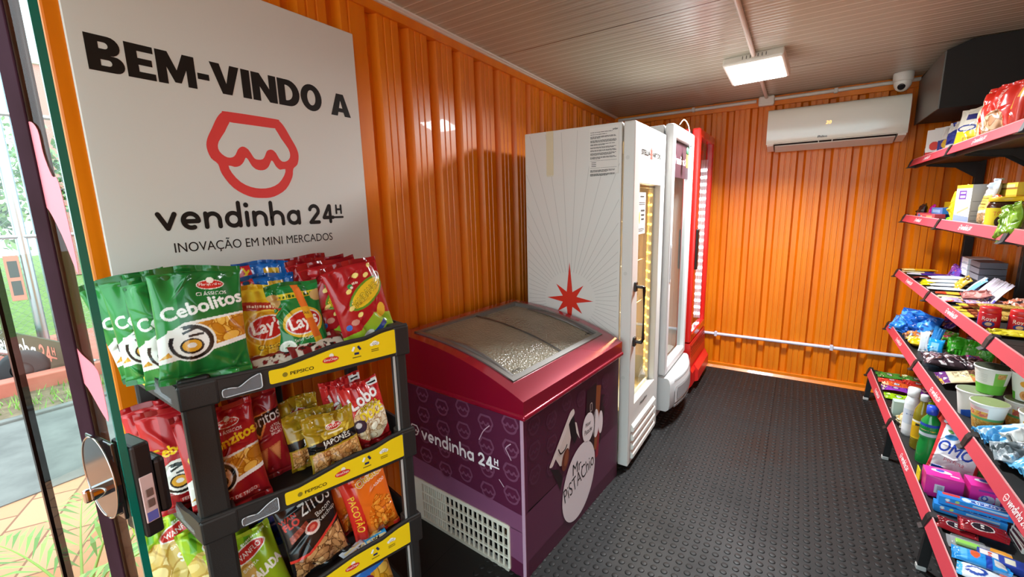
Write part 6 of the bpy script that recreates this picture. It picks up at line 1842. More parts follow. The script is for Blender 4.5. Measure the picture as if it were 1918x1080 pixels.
stand('candy_bag', 'wine red translucent candy bag at the back of the fourth shelf', 'candy bag', None, .85, 3.42, z4, .24, .14, .07, wrap_mix(.24, .14, ['#6a1838', '#8a2a4c', '#4a1028', '#b85a84'], 20, .15, 74), 74, '#5a1430', tilt=30, wr=1.8)
lie('candy_bag', 'large clear bag of black and white wrapped candies lying on the fourth shelf', 'candy bag', None, .612, 3.08, z4, .20, .22, .075, wrap_mix(.20, .22, ['#3a2c30', '#d8d0d0', '#8a6a72', '#221a1e', '#b8a8ac', '#5a4a50'], 140, .07, 75, asp=.4), 75, '#4a3c40', yaw=-4, wr=1.6)
lie('candy_bag', 'small bag of brown caramels at the back beside the black and white candies', 'candy bag', None, .83, 3.08, z4, .11, .08, .06, wrap_mix(.11, .08, ['#6a4434', '#8a6a54', '#b8a890'], 20, .14, 76), 76, '#5a3a2c', wr=1.6)
lie('candy_bag', 'small bag of pink and blue candies at the back of the fourth shelf', 'candy bag', None, .80, 3.20, z4, .09, .07, .05, wrap_mix(.09, .07, ['#e84aa8', '#3a5ac8', '#c8a03a'], 14, .18, 77), 77, '#a83a78', wr=1.4)
A_ = plain(.19, .13, '#d8c8a0', ('poly', [(0, 0), (1, 0), (1, .14), (0, .20)], '#5a2a6c'), ('poly', [(0, .56), (1, .50), (1, .69), (0, .69)], '#6a4a3a'), ('text', 'FAROFA', .45, .44, .62, '#4a3424', -.05, .02), ('text', 'BACON', .55, .30, .46, '#4a3424', -.05, .01), ('rect', .55, .0, .95, .05, '#e0b03a'))
A_.food(A_.pmask([(.5, .52), (1, .5), (1, .66), (.5, .66)]), ['#c87a4a', '#8a9a3a', '#d8a870'], 10, .09, 2)
lie('farofa_bag', 'cream toasted flour bag with a purple border below the candy bag', 'bag', None, .622, 2.80, z4, .17, .145, .04, A_, 78, '#8a6a4a', yaw=0, wr=.8, pitch=16)
def cup(label, x, y, z, art, r=.054, h=.108, lidc='#8a9474', grp='instant noodle cups', rot=90):
    t = thing('noodle_cup', (x, y, z)); tag(t, label, 'cup', grp)
    b = MB(); b.lathe([(r * .70, .0), (r * .70, .001), (r * .97, h - .006)], '#ffffff', art=art); o = b.build('cup_body', t, ('plastic',)); o.rotation_euler = (0, 0, rad(rot))
    b = MB(); b.lathe([(.001, .001), (r * .70, .001)], '#e8e6e0', n=28); b.build('base_disc', t, ('plastic',))
    b = MB(); b.lathe([(r * .97, h - .008), (r * 1.03, h - .006), (r * 1.03, h - .001), (r * .985, h)], '#ebe9e2', n=36); b.build('rim', t, ('plastic',))
    A2 = Art(.1, .1, .004, lidc)
    b = MB(); b.lathe([(r * .985, h - .0005), (r * .55, h - .002), (.001, h - .001)], lidc, n=36); b.build('foil_lid', t, ('film',))
    return t
def cup_art(kind, seed):
    A = Art(.34, .10, .0016, '#e9e7de')
    for k in range(2):
        ox = k * .5
        if kind == 'green':
            A.rect(ox, 0, ox + .5, .115, '#63b53a'); A.rect(ox + .34, .115, ox + .46, .27, '#7cc04a'); A.food(A.pmask([(ox + .37, .2), (ox + .45, .2), (ox + .45, .26), (ox + .37, .26)]), ['#d8a86a', '#c88a4a'], 8, .02, seed)
            for j in range(5): A.rect(ox + .05, .15 + j * .02, ox + .28, .155 + j * .02, '#c4c8c0')
        elif kind == 'red':
            A.food(A.pmask([(ox, 0), (ox + .5, 0), (ox + .5, .12), (ox, .12)]), ['#e0a84a', '#d89438', '#efc878'], 40, .035, seed, .4, '#b87a30'); A.rect(ox, .12, ox + .5, .15, '#6ab06a')
            A.food(A.pmask([(ox, .15), (ox + .3, .15), (ox + .3, .22), (ox, .22)]), ['#e8b04a', '#d86a5a', '#f0d890'], 12, .03, seed + 1); A.rect(ox + .04, .225, ox + .30, .265, '#e0b8b8')
        elif kind == 'flower':
            A.rect(ox + .20, 0, ox + .5, .09, '#6cc03a'); A.ell(ox + .12, .07, .06, .055, '#e0a060'); A.ell(ox + .12, .07, .035, .03, '#c87a3a'); A.ell(ox + .10, .2, .04, .035, '#e8a030'); A.ell(ox + .2, .18, .06, .04, '#4a9a4a'); A.ell(ox + .2, .19, .025, .02, '#e9e7de')
        else:
            A.poly([(ox + .05, .0), (ox + .25, .0), (ox + .25, .12), (ox + .05, .06)], '#2a5ac0')
    return A
cup('white noodle cup with a blue patch half hidden behind the patterned cup', .655, 2.435, z4, cup_art('blue', 1), rot=190)
cup('noodle cup with noodle picture and green ribbon on the fourth shelf', .668, 2.312, z4, cup_art('red', 2), lidc='#8f9a6a', rot=147)
cup('white and green noodle cup stacked on top of the other cups', .695, 2.43, z4 + .109, cup_art('green', 3), lidc='#4a5040', rot=140)
cup('white noodle cup with a flower picture on the deeper stack', .790, 2.40, z4 + .109, cup_art('flower', 4), lidc='#2c2a26', rot=200)
cup('noodle cup under the flower cup, deeper on the shelf', .782, 2.39, z4, cup_art('red', 5), rot=40)
cup('noodle cup with pale lid beside the blue plastic packs', .785, 2.26, z4 - .0, cup_art('red', 6), lidc='#9a9a84', rot=20)
for k, (x, y, z, yw, c, lab) in enumerate(((.640, 2.165, .0, 10, ['#5aa8d8', '#8cc8e8', '#3a86c0', '#c8d8e0'], 'blue plastic packet leaning against the noodle cups'), (.635, 2.04, .0, -8, ['#8a9298', '#b8c0c4', '#6aa8cc', '#5a6468'], 'grey blue plastic packet lying near the lip'), (.66, 1.93, .0, 14, ['#6ab8e0', '#a8d8ee', '#4a98c8'], 'sky blue plastic packet furthest along the fourth shelf'), (.70, 2.06, .04, 30, ['#e4e4e0', '#cfd2d2', '#f0f0ec'], 'white plastic packet lying over the blue packets'))):
    lie('plastic_packet', lab, 'packet', 'blue and white plastic packets', x - .02, y, z4 + z, .14, .20, .05, wrap_mix(.14, .20, c, 18, .24, 80 + k), 80 + k, c[0], yaw=yw, wr=2.0, pitch=8)
# ---------------------------------------------------------------- tier 5 (bottom)
def juice(label, x, y, col, dark, seed, yaw=0, z=0.0):
    A = Art(.10, .14, .0022, col); A.ell(.5, .75, .24, .22, dark); A.ell(.5, .75, .17, .14, '#c8ccd8'); A.text('FIT', .5, .75, .22, '#26306a', 0, .0); A.food(A.pmask([(.0, .0), (1, 0), (1, .35), (0, .3)]), [col, dark, '#e8d8a8'], 10, .16, seed); A.rect(0, 1.3, 1, 1.4, dark)
    return lie('juice_packet', label, 'packet', 'powdered juice packets', x, y, z5 + z, .105, .135, .014, A, seed, col, yaw, 1.2)
juice('dark green juice packet at the far lip of the bottom shelf', .548, 3.91, '#3f8a34', '#2a5a24', 90, 4); juice('dark green juice packet deeper beside the other dark green one', .69, 3.91, '#3f8a34', '#2a5a24', 91, -4)
juice('red juice packet near the far lip of the bottom shelf', .545, 3.80, '#d23a2c', '#8a1c18', 92, -4); juice('red juice packet deeper in the same row', .685, 3.80, '#c8302a', '#8a1c18', 93, 5)
juice('orange juice packet half under the purple ones', .56, 3.715, '#d8602a', '#a83a18', 94, 2); juice('orange juice packet deeper in the row behind the purple ones', .70, 3.715, '#d0582a', '#a83a18', 95, -5)
juice('purple juice packet near the lip of the bottom shelf', .54, 3.61, '#8a3aa8', '#5a2478', 96, -3, .012); juice('purple juice packet deeper on the bottom shelf', .68, 3.61, '#7a349c', '#5a2478', 97, 4, .012)
juice('lime green juice packet near the lip of the bottom shelf', .54, 3.49, '#9ac81e', '#5a8a14', 98, -4); juice('lime green juice packet deeper on the bottom shelf', .68, 3.49, '#8fbc1c', '#5a8a14', 99, 3)
stand('pasta_bag', 'small clear bag with amber contents by the bottom shelf lip', 'bag', None, .555, 3.08, z5, .14, .12, .05, wrap_mix(.14, .12, ['#c8b88a', '#d8a02a', '#b8b0a0', '#8a8a80'], 24, .14, 3), 100, '#b0a890', tilt=40, wr=1.8)
stand('sponge_packet', 'clear grey packet crumpled at the lip below the lime juice packets', 'packet', None, .545, 3.24, z5, .13, .09, .04, wrap_mix(.13, .09, ['#8a8078', '#b0a8a0', '#6a625c'], 20, .14, 4), 101, '#8a8078', tilt=40, wr=1.8)
put_box('soap_box', 'pale green narrow box with dark letters beneath the juice packets', 'box', None, .62, 3.20, z5, .05, .16, .09, '#b8d0c4', None, plain(.05, .16, '#b8d0c4', ('text', 'FOR', .5, 1.7, 1.3, '#1c2420', PI / 2, .03)), yaw=0)
BODY = lambda r, h: [(.001, 0), (r * .92, 0), (r, .008), (r, h * .62), (r * .9, h * .72), (r * .42, h * .86), (r * .40, h * .90), (.001, h * .90)]
CAP = lambda r, h: [(r * .44, h * .89), (r * .5, h * .895), (r * .5, h * .985), (r * .44, h), (.001, h)]
bottle('cleaner_bottle', 'slim white cleaner bottle nearest the bag of pasta', 'bottle', None, .575, 2.95, z5, [(.001, 0), (.029, 0), (.031, .01), (.031, .19), (.024, .215), (.022, .22), (.001, .22)], [(.024, .218), (.026, .222), (.025, .262), (.001, .264)], plain(.2, .15, '#e6e8ea', ('rect', .1, .2, .4, .6, '#c8d0dc'), ('scrib', .2, .4, .45, .04, '#7a8ab0', 2)), 'plastic', '#e4e4e2', '#e2e4e6', lz=(.0316, .03, .18))
bottle('oil_bottle', 'clear yellow oil bottle beside the slim white bottle', 'bottle', None, .588, 2.80, z5, BODY(.033, .285), CAP(.033, .285), plain(.2, .10, '#e0b81c', ('rect', .2, .3, .5, .42, '#2a2a2a'), ('poly', [(.0, .0), (.5, .1), (.4, .4), (0, .3)], '#c89a10'), ('rect', 0, .44, 1, .5, '#e8e4d0')), 'tinted_pet', '#d8dad8', '#b8a830', lz=(.0336, .06, .155))
bottle('oil_bottle', 'amber oil bottle with a silver cap standing behind, deeper on the shelf', 'bottle', None, .705, 2.80, z5, BODY(.034, .29), CAP(.034, .29), None, 'tinted_pet', '#c8c8cc', '#6a6a1c')
bottle('cleaner_bottle', 'cream bottle with a red shoulder behind the oil bottle', 'bottle', None, .648, 2.815, z5, BODY(.034, .28), [(.017, .248), (.026, .252), (.026, .285), (.001, .287)], None, 'plastic', '#d6d4c6', '#c83a30')
A_ = plain(.22, .10, '#2a7a44', ('ell', .2, .3, .14, .06, '#e8a890'), ('ell', .36, .28, .06, .05, '#e0b030'), ('rect', 0, .06, 1, .16, '#c0c8d0'), ('rect', 0, .36, 1, .46, '#2a4ab0'))
bottle('detergent_bottle', 'emerald green cleaner bottle in front of the white washing powder bag', 'bottle', None, .590, 2.655, z5, [(.001, 0), (.036, 0), (.038, .01), (.036, .09), (.030, .13), (.036, .18), (.034, .215), (.018, .24), (.016, .25), (.001, .25)], [(.019, .247), (.021, .25), (.021, .285), (.001, .287)], A_, 'gloss', '#2a4ac0', '#1f8a3c', lz=(.0352, .135, .205))
bottle('detergent_bottle', 'white capped cleaner bottle right behind the emerald one', 'bottle', None, .648, 2.69, z5, BODY(.034, .285), [(.018, .255), (.030, .258), (.030, .292), (.026, .298), (.001, .298)], None, 'plastic', '#e4e2dc', '#c8382e')
bottle('detergent_bottle', 'dark bottle green cleaner bottle deepest behind the washing powder bag', 'bottle', None, .705, 2.655, z5, [(.001, 0), (.040, 0), (.042, .01), (.042, .19), (.036, .23), (.018, .25), (.001, .25)], [(.020, .247), (.022, .25), (.022, .275), (.001, .277)], None, 'gloss', '#24388c', '#123f26')
A_ = plain(.20, .265, '#e6e6ea', ('poly', [(0, 0), (.07, 0), (.10, 1.325), (0, 1.325)], '#d23a3c'), ('poly', [(.93, 0), (1, 0), (1, 1.1), (.93, 1.05)], '#d23a3c'), ('rect', .0, 1.24, 1, 1.33, '#d23a3c'), ('text', 'OMO', .48, .74, .74, '#1c3fa8', -.10, .022, None, .15, 1.2), ('text', 'perfeita', .52, .46, .42, '#c85a6a', -.08, .0), ('poly', [(.1, .12), (.9, .02), (.9, .22), (.6, .12), (.3, .26), (.1, .22)], '#2a5ac0'), ('ell', .3, 1.0, .14, .06, '#3a8ac8', .2), ('ell', .25, 1.12, .07, .03, '#6aa84a', -.3), ('rect', .55, 1.14, .92, 1.22, '#2a3a9c'), res=.0016)
stand('washing_powder_bag', 'white washing powder bag with big blue letters and red edges', 'bag', None, .645, 2.535, z5, .165, .245, .055, A_, 110, '#d8d8de', tilt=14, yaw=66, roll=6, wr=1.3, fin='film_matte')
A_ = plain(.13, .23, '#4a8a3a', ('ell', .4, 1.1, .28, .34, '#8ab86a'), ('poly', [(.3, .1), (.9, .1), (.9, .9), (.55, .9)], '#e8d02a'), ('ell', .7, 1.15, .16, .2, '#d84a4a'), ('text', 'ARIEL', .32, .3, .6, '#e8e0d0', .1, .02), ('poly', [(.1, 1.3), (.5, 1.3), (.6, 1.77), (.1, 1.77)], '#3a2a7c'))
stand('washing_powder_bag', 'green and yellow washing powder bag behind the white one', 'bag', None, .775, 2.52, z5, .12, .21, .045, A_, 111, '#3a7a3a', tilt=8, yaw=72, wr=1.2)
bottle('shampoo_bottle', 'teal green ribbed bottle beside the green and yellow bag', 'bottle', None, .865, 2.53, z5, [(.001, 0), (.026, 0), (.028, .01), (.028, .14), (.020, .16), (.001, .16)], [(.014, .158), (.016, .16), (.016, .19), (.001, .19)], None, 'plastic', '#1c3a34', '#2a6a5a')
def pad_art(w, h, k):
    A = Art(w, h, .0018, '#e42c98'); A.ell(.42, A.a * .5, .2, .16, '#cfc4dc', .2); A.ell(.36, A.a * .55, .09, .1, '#4a5ac0'); A.ell(.36, A.a * .55, .045, .06, '#e4e0ec'); A.rect(.62, A.a * .25, .76, A.a * .7, '#e4dce4'); A.ell(.86, A.a * .4, .05, .05, '#f0b8d8'); A.rect(.2, A.a * .82, .6, A.a * .9, '#8a3a9c'); return A
def pad_top(w, d):
    A = Art(w, d, .0018, '#e0359a'); A.ell(.45, A.a * .5, .28, .12, '#e8dcec', -.2); A.ell(.42, A.a * .55, .12, .1, '#4a4ab8'); A.rect(.66, A.a * .2, .9, A.a * .3, '#f0c8e0'); return A
for k, (x, y, yw, lab) in enumerate(((.592, 2.385, -2, 'pink sanitary pad pack with a pale printed square at the lip'), (.722, 2.380, 1, 'pink sanitary pad pack in the middle of its row'), (.852, 2.372, -2, 'pink sanitary pad pack deepest under the fourth shelf'))):
    ob = pbox(.115, .085, .095, '#d8278c', plain(.115, .095, '#dc3096', ('rect', .25, .2, .5, .55, '#ded8de'), ('rect', .3, .25, .45, .5, '#b8b0b8')) if k == 0 else pad_art(.115, .095, k), pad_top(.115, .085), .007, side=pad_art(.085, .095, k)).build('pad_pack', None, ('film',), (x, y, z5), (0, 0, W90 + rad(90 + yw)))
    tag(ob, lab, 'pack', 'pink sanitary pad packs')
put_box('price_ticket', 'small yellow ticket standing at the lip beside the first pink pack', 'ticket', None, .528, 2.44, z5, .05, .003, .07, '#e6cf1c', plain(.05, .07, '#e6cf1c', ('text', 'KE', .5, .8, .5, '#a8741c', 0, .03)))
put_box('detergent_pouch', 'red and navy pouch deep behind the third pink pack', 'pouch', None, .865, 2.44, z5, .08, .06, .10, '#b02a34', plain(.08, .10, '#b82a34', ('rect', 0, .6, 1, .9, '#2a3a8c')))
A_ = plain(.21, .042, '#1f7ac8', ('ell', .66, .1, .26, .075, '#e8eef4'), ('ell', .66, .1, .245, .06, '#1c4a9c'), ('text', 'Oral-B', .66, .1, .32, '#f0f4f8', PI, .015), ('rect', .06, .11, .30, .19, '#c83a34'), ('ell', .38, .1, .06, .07, '#c8d4e0'))
A2_ = plain(.21, .032, '#2a8fe0', ('rect', .1, .05, .9, .075, '#d84a50'), ('rect', .45, .10, .9, .13, '#bcdcf4'), ('ell', .25, .11, .03, .025, '#bcd86a'), ('ell', .12, .11, .03, .03, '#e8eef4'))
put_box('toothpaste_box', 'blue toothpaste box with a white oval logo, upper of the two', 'box', 'blue toothpaste boxes', .662, 2.255, z5 + .033, .21, .042, .032, '#2a8fe0', A2_, A_, yaw=90 - 4)
put_box('toothpaste_box', 'blue toothpaste box lying under the other toothpaste box', 'box', 'blue toothpaste boxes', .645, 2.242, z5, .20, .042, .032, '#2a8fe0', A2_, A_, yaw=90 - 7)
A_ = plain(.085, .13, '#7a141c', ('ell', .5, .75, .26, .36, '#d8ccc8'), ('ell', .5, .75, .235, .33, '#241a20'), ('scrib', .36, .64, .70, .09, '#d8d0cc', 2), ('rect', .03, .05, .97, .16, '#b03a3c'), res=.0018)
lie('coffee_sachet', 'maroon sachet with a dark oval nearest the bottom shelf lip', 'sachet', 'maroon sachets', .53, 2.145, z5, .085, .12, .018, A_, 115, '#6a1018', yaw=-12, wr=.8)
lie('coffee_sachet', 'maroon sachet with a dark oval overlapping the other one', 'sachet', 'maroon sachets', .595, 2.150, z5 + .016, .09, .13, .018, A_, 116, '#6a1018', yaw=-10, wr=.8)
def blister(label, x, y, yaw, c1, c2, grp):
    t = thing('blister_pack', (x, y, z5 + .002), (0, 0, rad(yaw))); tag(t, label, 'blister pack', grp)
    b = MB(); b.box((0, -.04, 0), (.165, .04, .0015), '#8a8a8c', r=.0005, seg=1); b.plate([(.10, -.04, .0022), (.165, -.02, .0022), (.165, .03, .0022), (.15, .04, .0022), (.115, .04, .0022)], (0, 0, 1), .0006, '#d8902a'); b.ell(.135, .004, .018, .022, (0, 0, .0024), (1, 0, 0), (0, 1, 0), '#e2b060'); b.build('card', t, ('card',))
    b = MB(); b.box((.022, -.012, .002), (.085, .014, .014), c1, r=.004); b.box((.083, -.002, .003), (.092, .006, .009), '#d84a34', r=.002); b.build('item', t, ('plastic',))
    b = MB(); b.box((.008, -.030, .0016), (.100, .030, .018), '#d0d4d8', r=.006); b.build('bubble', t, ('clear_plastic',))
    return t
blister('grey card blister pack with a lime green lighter inside', .545, 2.045, -8, '#8ad81e', '#d8902a', None)
blister('grey card blister pack with an orange end under the blue packs', .62, 1.905, -14, '#c84a2a', '#d8902a', None)
for k, lab in enumerate(('maroon and white matchbox at the bottom of its pile', 'maroon and white matchbox in the middle of its pile', 'maroon and white matchbox on top of its pile')):
    put_box('match_box', lab, 'matchbox', 'pile of matchboxes', .785 + .004 * k, 2.150 - .006 * k, z5 + .021 * k, .115, .075, .020, '#e2e0da', plain(.115, .020, '#e2e0da', ('rect', .05, .03, .95, .14, '#4a1c28')), plain(.115, .075, '#7a2430', ('ell', .6, .3, .2, .16, '#d8a04a'), ('rect', .0, .0, 1, .04, '#d8d4cc')), yaw=4 * k)
A_ = plain(.07, .13, '#2f94dc', ('rect', 0, 1.1, 1, 1.3, '#2a4ab0'), ('rect', .3, 1.35, .7, 1.7, '#d8d4d0'), ('ell', .4, .75, .3, .16, '#d8603a'), ('rect', .1, .3, .9, .5, '#5ab4f0'))
lie('wipes_packet', 'sky blue packet with an orange picture on the bottom shelf', 'packet', None, .540, 1.965, z5, .075, .14, .03, A_, 118, '#2a86cc', yaw=-10, wr=1.0)
A_ = plain(.07, .12, '#dce4ec', ('ell', .5, .6, .3, .34, '#2a4aa0'), ('ell', .5, .6, .16, .2, '#e8eef4'), ('rect', 0, 0, 1, .2, '#4ab0e8'))
lie('wipes_packet', 'white packet with a navy ring next to the sky blue packet', 'packet', None, .535, 1.880, z5, .08, .13, .03, A_, 119, '#c8d4e0', yaw=-14, wr=1.0)
put_box('medicine_box', 'navy and white box with red letters beside the sky blue packet', 'box', None, .665, 1.985, z5, .05, .11, .024, '#2a3f9c', None, plain(.05, .11, '#2a3f9c', ('rect', .1, .1, .9, 1.0, '#e0dcd8'), ('scrib', .2, .8, .5, .2, '#c8382e', 2), ('rect', .2, 1.3, .8, 1.8, '#d8d4c0')), yaw=-12)
# ================================================================== GLASS DOOR
ga = rad(96)
GV = np.array([-math.sin(ga), math.cos(ga), 0]); GN = np.array([GV[1], -GV[0], 0])
E0 = np.array([-.95, .207, 0])
# local frame: +x runs from the lock edge to the hinge, +y is the side away from the room, z up
door_t = thing('glass_door', (E0[0], E0[1], 0), (0, 0, math.atan2(GV[1], GV[0])))
tag(door_t, 'open frameless glass door with a round lock and pink film petals', 'door')
sy_ = -1.0                                           # after that turn, local -y is the far side
def far(o): return sy_ * o
b = MB(); b.box((.003, -.005, .02), (.44, .005, 2.25), '#ffffff'); b.build('glass_sheet', door_t, ('glass',))
b = MB(); b.box((-.001, -.0055, .02), (.003, .0055, 2.25), '#0d6a5a'); b.build('glass_edge', door_t, ('gloss',))
b = MB(); b.box((.425, -.008, .02), (.436, .008, 2.25), '#2a2224'); b.box((.436, -.006, .02), (.439, .006, 2.25), '#d8d4d4'); b.build('hinge_strip', door_t, ('metal',))
b = MB(); b.box((.080, far(-.0062), .02), (.140, far(-.0095), 2.25), '#38202a', r=.001, seg=1); o = b.build('stile_strip', door_t, ('plum_dark',)); o['label'] = 'dark plum strip down the glass'
b = MB(); b.tube([(.150, far(.0205), .12), (.150, far(.0205), 2.24)], .0125, '#7a4e3a', n=14); o = b.build('pull_bar', door_t, ('wood_brown',)); o['label'] = 'brown wood-grain pull bar behind the glass'
pet1 = [(.096, 1.604), (.077, 1.619), (.053, 1.604), (.05, 1.568), (.035, 1.534), (.018, 1.528), (.012, 1.479), (.012, 1.38), (.045, 1.443), (.082, 1.487), (.104, 1.453), (.117, 1.457), (.111, 1.535)]
pet2 = [(.119, 1.298), (.08, 1.246), (.025, 1.223), (.012, 1.20), (.012, 1.13), (.03, 1.135), (.069, 1.176), (.116, 1.21)]
pet3 = [(.13, 1.85), (.09, 1.80), (.11, 1.76), (.14, 1.80)]
for pt in (pet1, pet2, pet3):
    b = MB(); sp_ = smooth_path(pt, True, 4)
    b.plate([(x, far(-.0062), z) for x, z in sp_], (0, -far(-1), 0), .0006, '#ee7f8c'); b.build('film_petal', door_t, ('film_matte',))
# lock
t_ = np.linspace(0, 2 * PI, 40, endpoint=False)
b = MB()
rim_ = [(.062 + .060 * math.cos(a), 1.012 + .078 * math.sin(a)) for a in t_]
b.plate([(x, far(-.018), z) for x, z in rim_], (0, -far(1), 0), .008, '#231a1c')
b.box((.010, far(-.012), .94), (.11, far(-.0055), 1.085), '#1a1516', r=.002)
disc = b.build('lock_disc', door_t, ('gloss',))
b = MB(); P3 = [(x, far(-.018), z) for x, z in rim_]; b.tube(P3 + [P3[0]], .0016, '#b8b0aa', n=5, cap=False); b.build('disc_rim', disc, ('chrome',))
b = MB(); b.tube([(.040, far(-.017), 1.0), (.040, far(-.040), 1.0)], .0125, '#d0ccca', n=18); b.box((.034, far(-.050), .988), (.046, far(-.038), 1.012), '#c8c4c2', r=.004); b.build('thumb_turn', disc, ('chrome',))
b = MB()
b.box((-.010, far(.006), .895), (.065, far(.034), 1.075), '#1b1718', r=.005)
b.box((-.008, far(.034), .925), (.045, far(.054), 1.035), '#161213', r=.008)
body_ = b.build('lock_body', door_t, ('plastic',))
b = MB(); b.box((-.0125, far(.009), .925), (-.0098, far(.029), 1.015), '#c8a8a2', r=.001, seg=1)
b.box((-.0128, far(.011), .927), (-.0118, far(.027), .945), '#5a5aa0')
for zz_ in (.954, .974):
    b.box((-.0145, far(.014), zz_), (-.012, far(.025), zz_ + .015), '#6a5048', r=.001, seg=1)
b.build('strike_plate', body_, ('plastic',))

# ================================================================== OUTSIDE
b = MB(); b.box((-3.62, -9, -.25), (6, 14, -.105), '#e0a583'); struct(b.build('ground', mats=('terracotta_pavers',)))
b = MB(); b.box((-5.10, -9, -.25), (-3.62, 14, -.098), '#a8a7a2'); struct(b.build('sidewalk', mats=('concrete',)))
b = MB(); b.box((-5.18, -9, -.25), (-5.10, 14, -.075), '#a8a7a2', r=.01); struct(b.build('kerb', mats=('concrete',)))
b = MB(); b.box((-5.9, -9, -.25), (-5.18, 14, -.10), '#6c5a44'); struct(b.build('ground_verge', mats=('soil',)))
b = MB(); b.box((-6.08, -9, -.25), (-5.9, 14, .03), '#d8877a', r=.01); b.box((-8.6, -9, -.25), (-6.08, 14, -.10), '#d98472'); struct(b.build('court', mats=('court_red',)))
b = MB(); b.box((-30, -20, -.3), (-8.6, 26, -.12), '#8cb552'); struct(b.build('lawn', mats=('lawn',)))
b = MB()
rng = np.random.RandomState(5)
for k in range(900):
    x, y = rng.uniform(-5.9, -5.2), rng.uniform(-.5, 2.2)
    if rng.rand() < .55 and not (-5.65 < x < -5.35): continue
    h = rng.uniform(.03, .09); a = rng.uniform(0, 6.28); dx, dy = .006 * math.cos(a), .006 * math.sin(a)
    b.add([(x - dx, y - dy, -.1), (x + dx, y + dy, -.1), (x + rng.uniform(-.03, .03), y + rng.uniform(-.03, .03), -.1 + h)], [(0, 1, 2)], ['#7aa648', '#98bc5c', '#6a9440'][k % 3])
o = b.build('verge_grass', mats=('leaf',)); tag(o, 'short grass tufts on the soil strip beyond the sidewalk', 'grass', None, 'stuff')
# court lines and board
b = MB()
p0, p1 = np.array([-8.1, .72]), np.array([-5.98, 1.06])
d = (p1 - p0) / np.linalg.norm(p1 - p0); nn = np.array([d[1], -d[0]])
if nn[1] > 0: nn = -nn
q = lambda u, z, off=0: (*(p0 + (p1 - p0) * u + nn * off), z)
b.plate([q(0, -.06), q(1, -.06), q(1, .26), q(0, .26)], (nn[0], nn[1], 0), .02, '#4a4a34')
ln = float(np.linalg.norm(p1 - p0)); ux_ = np.array([d[0], d[1], 0])
wordmark(b, (.35, .02, 1.85, .21), np.array(q(0, 0, .002)), ux_, (0, 0, 1), '#f0efe6', '#e0806c')
o = b.build('fence_banner', mats=('film_matte',)); tag(o, 'dark olive banner with white and coral lettering on the court fence', 'banner')
b = MB(); b.tube([(-7.9, .66, .02), (-5.95, 1.24, .02)], .03, '#b8bcc0', n=10); o = b.build('fence_rail', mats=('metal',)); tag(o, 'bottom grey rail of the court fence beside the tyre', 'rail')
t = thing('tyre', (-6.22, .77, .055), (rad(90), 0, rad(70))); tag(t, 'black tyre half sunk behind the fence rail', 'tyre')
b = MB(); b.lathe([(.08, -.07), (.15, -.075), (.175, -.05), (.18, 0), (.175, .05), (.15, .075), (.08, .07)], '#26282a', n=32); b.build('tread', t, ('matte',))
b = MB(); b.lathe([(.001, -.05), (.08, -.05), (.085, 0), (.08, .05), (.001, .05)], '#3a3c3e', n=24); b.build('hub', t, ('matte',))
# fence posts and wire
for k, (x, y, lab) in enumerate(((-7.24, 1.10, 'thick grey fence post carrying the rails right of the pink panel'), (-7.26, 1.24, 'grey fence post paired close beside the thick post'), (-7.26, .86, 'grey fence post left of the small pink panel'))):
    b = MB(); b.tube([(x, y, -.1), (x, y, 4.2)], .05 if k == 0 else .034, '#b6bec6', n=12)
    o = b.build('fence_post', mats=('metal',)); tag(o, lab, 'post', 'court fence posts')
b = MB()
for zz_ in (1.3, 2.6): b.tube([(-7.35, .2, zz_), (-7.0, 2.6, zz_)], .025, '#b6bec6', n=10)
b.tube([(-7.3, .5, 1.3), (-7.24, 1.1, 2.3)], .022, '#b6bec6', n=8)
o = b.build('fence_rail', mats=('metal',)); tag(o, 'grey tube rails and braces joining the court fence posts', 'rail')
b = MB()
for k in range(-20, 60):
    for s in (-1, 1):
        y = .1 + k * .07
        a0, a1 = np.array([-7.22, y, .0]), np.array([-7.22, y + s * 2.6, 2.6])
        lo_, hi_ = (.1, 2.4)
        t0 = (lo_ - y) / (a1[1] - y); t1 = (hi_ - y) / (a1[1] - y)
        ta, tb = max(min(t0, t1), 0), min(max(t0, t1), 1)
        if tb > ta + .02: b.tube([a0 + (a1 - a0) * ta, a0 + (a1 - a0) * tb], .0013, '#a8b0b8', n=3, cap=False)
o = b.build('wire_netting', mats=('metal',)); tag(o, 'diamond wire netting of the court fence', 'netting')
b = MB(); b.box((-7.219, .925, .60), (-7.199, 1.04, 1.10), '#d08a7c', r=.004); b.box((-7.1995, .945, .66), (-7.197, 1.02, .82), '#5c5c62', r=.001, seg=1); b.box((-7.1995, .945, .86), (-7.197, 1.02, 1.04), '#5c5c62', r=.001, seg=1); o = b.build('fence_sign', mats=('card',)); tag(o, 'small pink panel fixed on the court fence', 'sign')
b = MB(); b.box((-19, 3.5, -.1), (-17.5, 5.2, 5.6), '#c8857a'); b.box((-19.1, 3.4, 5.6), (-17.4, 5.3, 5.8), '#e8e2dc'); o = b.build('building', mats=('matte',)); tag(o, 'pinkish building glimpsed beyond the fence', 'building')
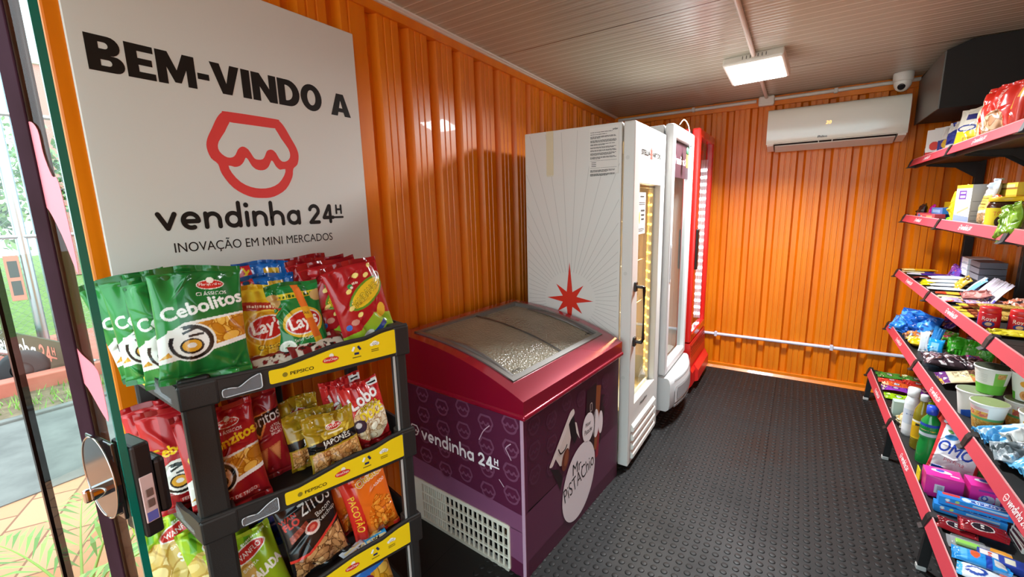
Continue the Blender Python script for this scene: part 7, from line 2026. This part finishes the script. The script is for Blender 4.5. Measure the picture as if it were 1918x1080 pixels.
# trees
def tree(x, y, h, r, seed, label, cols):
    t = thing('tree', (x, y, -.12)); tag(t, label, 'tree', 'trees beyond the fence')
    b = MB(); b.tube([(0, 0, 0), (.05, .03, h * .4), (0, .1, h * .7)], [.14, .11, .05], '#5a4838', n=10); b.build('trunk', t, ('bark',))
    rg = np.random.RandomState(seed); n = 2600
    cl = rg.normal(0, 1, (14, 3)); cl = cl / np.linalg.norm(cl, axis=1)[:, None] * rg.uniform(.3, 1, (14, 1)) * np.array([r, r, r * .9]) + np.array([0, 0, h * .68])
    V = []; F = []; C = []
    for k in range(n):
        c = cl[rg.randint(14)] + rg.normal(0, r * .22, 3)
        u = rg.normal(0, 1, 3); u /= np.linalg.norm(u); v = np.cross(u, rg.normal(0, 1, 3)); v /= np.linalg.norm(v)
        s_ = rg.uniform(.05, .11); i = len(V)
        V += [c - u * s_, c + v * s_ * .5, c + u * s_, c - v * s_ * .5]; F.append((i, i + 1, i + 2, i + 3)); C += [lin(cols[rg.randint(len(cols))])] * 4
    b = MB(); b.add(V, F, np.array(C)); b.build('crown', t, ('leaf',))
tree(-10.2, .90, 3.2, .8, 1, 'low leafy tree straight behind the fence posts', ['#4a6a34', '#6a8a48', '#86a45c'])
tree(-10.6, 3.1, 3.4, .9, 2, 'dark leafy tree in front of the pinkish building', ['#3c5a30', '#587a40', '#7a9a54'])
tree(-15.0, 1.6, 4.2, 1.5, 3, 'pale leafy tree furthest away beyond the lawn', ['#6a8a54', '#8aa870', '#a8c08a'])
# palm by the door
t = thing('palm_plant', (-2.35, .30, -.105)); tag(t, 'green feathery palm fronds rising from the paving outside the door', 'plant')
rg = np.random.RandomState(3)
for k in range(9):
    a = rg.uniform(0, 2 * PI) if k > 3 else (.2, .9, 2.0, -.6)[k]
    L_ = rg.uniform(.55, .85); el = rg.uniform(.5, 1.2)
    sp_ = [np.array([math.cos(a) * L_ * u * math.cos(el), math.sin(a) * L_ * u * math.cos(el), L_ * u * math.sin(el) - .35 * L_ * u * u]) for u in np.linspace(0, 1, 14)]
    b = MB(); b.tube([tuple(p) for p in sp_], [.007 * (1 - .8 * i / 13) for i in range(14)], '#7a9a3c', n=5)
    for i in range(3, 14):
        dirv = sp_[i] - sp_[i - 1]; dirv /= np.linalg.norm(dirv); sd = np.cross(dirv, (0, 0, 1)); sd /= np.linalg.norm(sd)
        for s in (-1, 1):
            l = .22 * (1 - abs(i - 7) / 11); tip = sp_[i] + dirv * l * .75 + sd * s * l * .65 + np.array([0, 0, -.03]); md = (sp_[i] + tip) / 2 + np.array([0, 0, .02])
            w_ = np.cross(tip - sp_[i], (0, 0, 1)); w_ = w_ / np.linalg.norm(w_) * .009
            b.add([sp_[i], md - w_, tip, md + w_], [(0, 1, 2, 3)], ['#6f9440', '#88a84e', '#587c34'][(i + k) % 3])
    b.build('frond', t, ('leaf',))
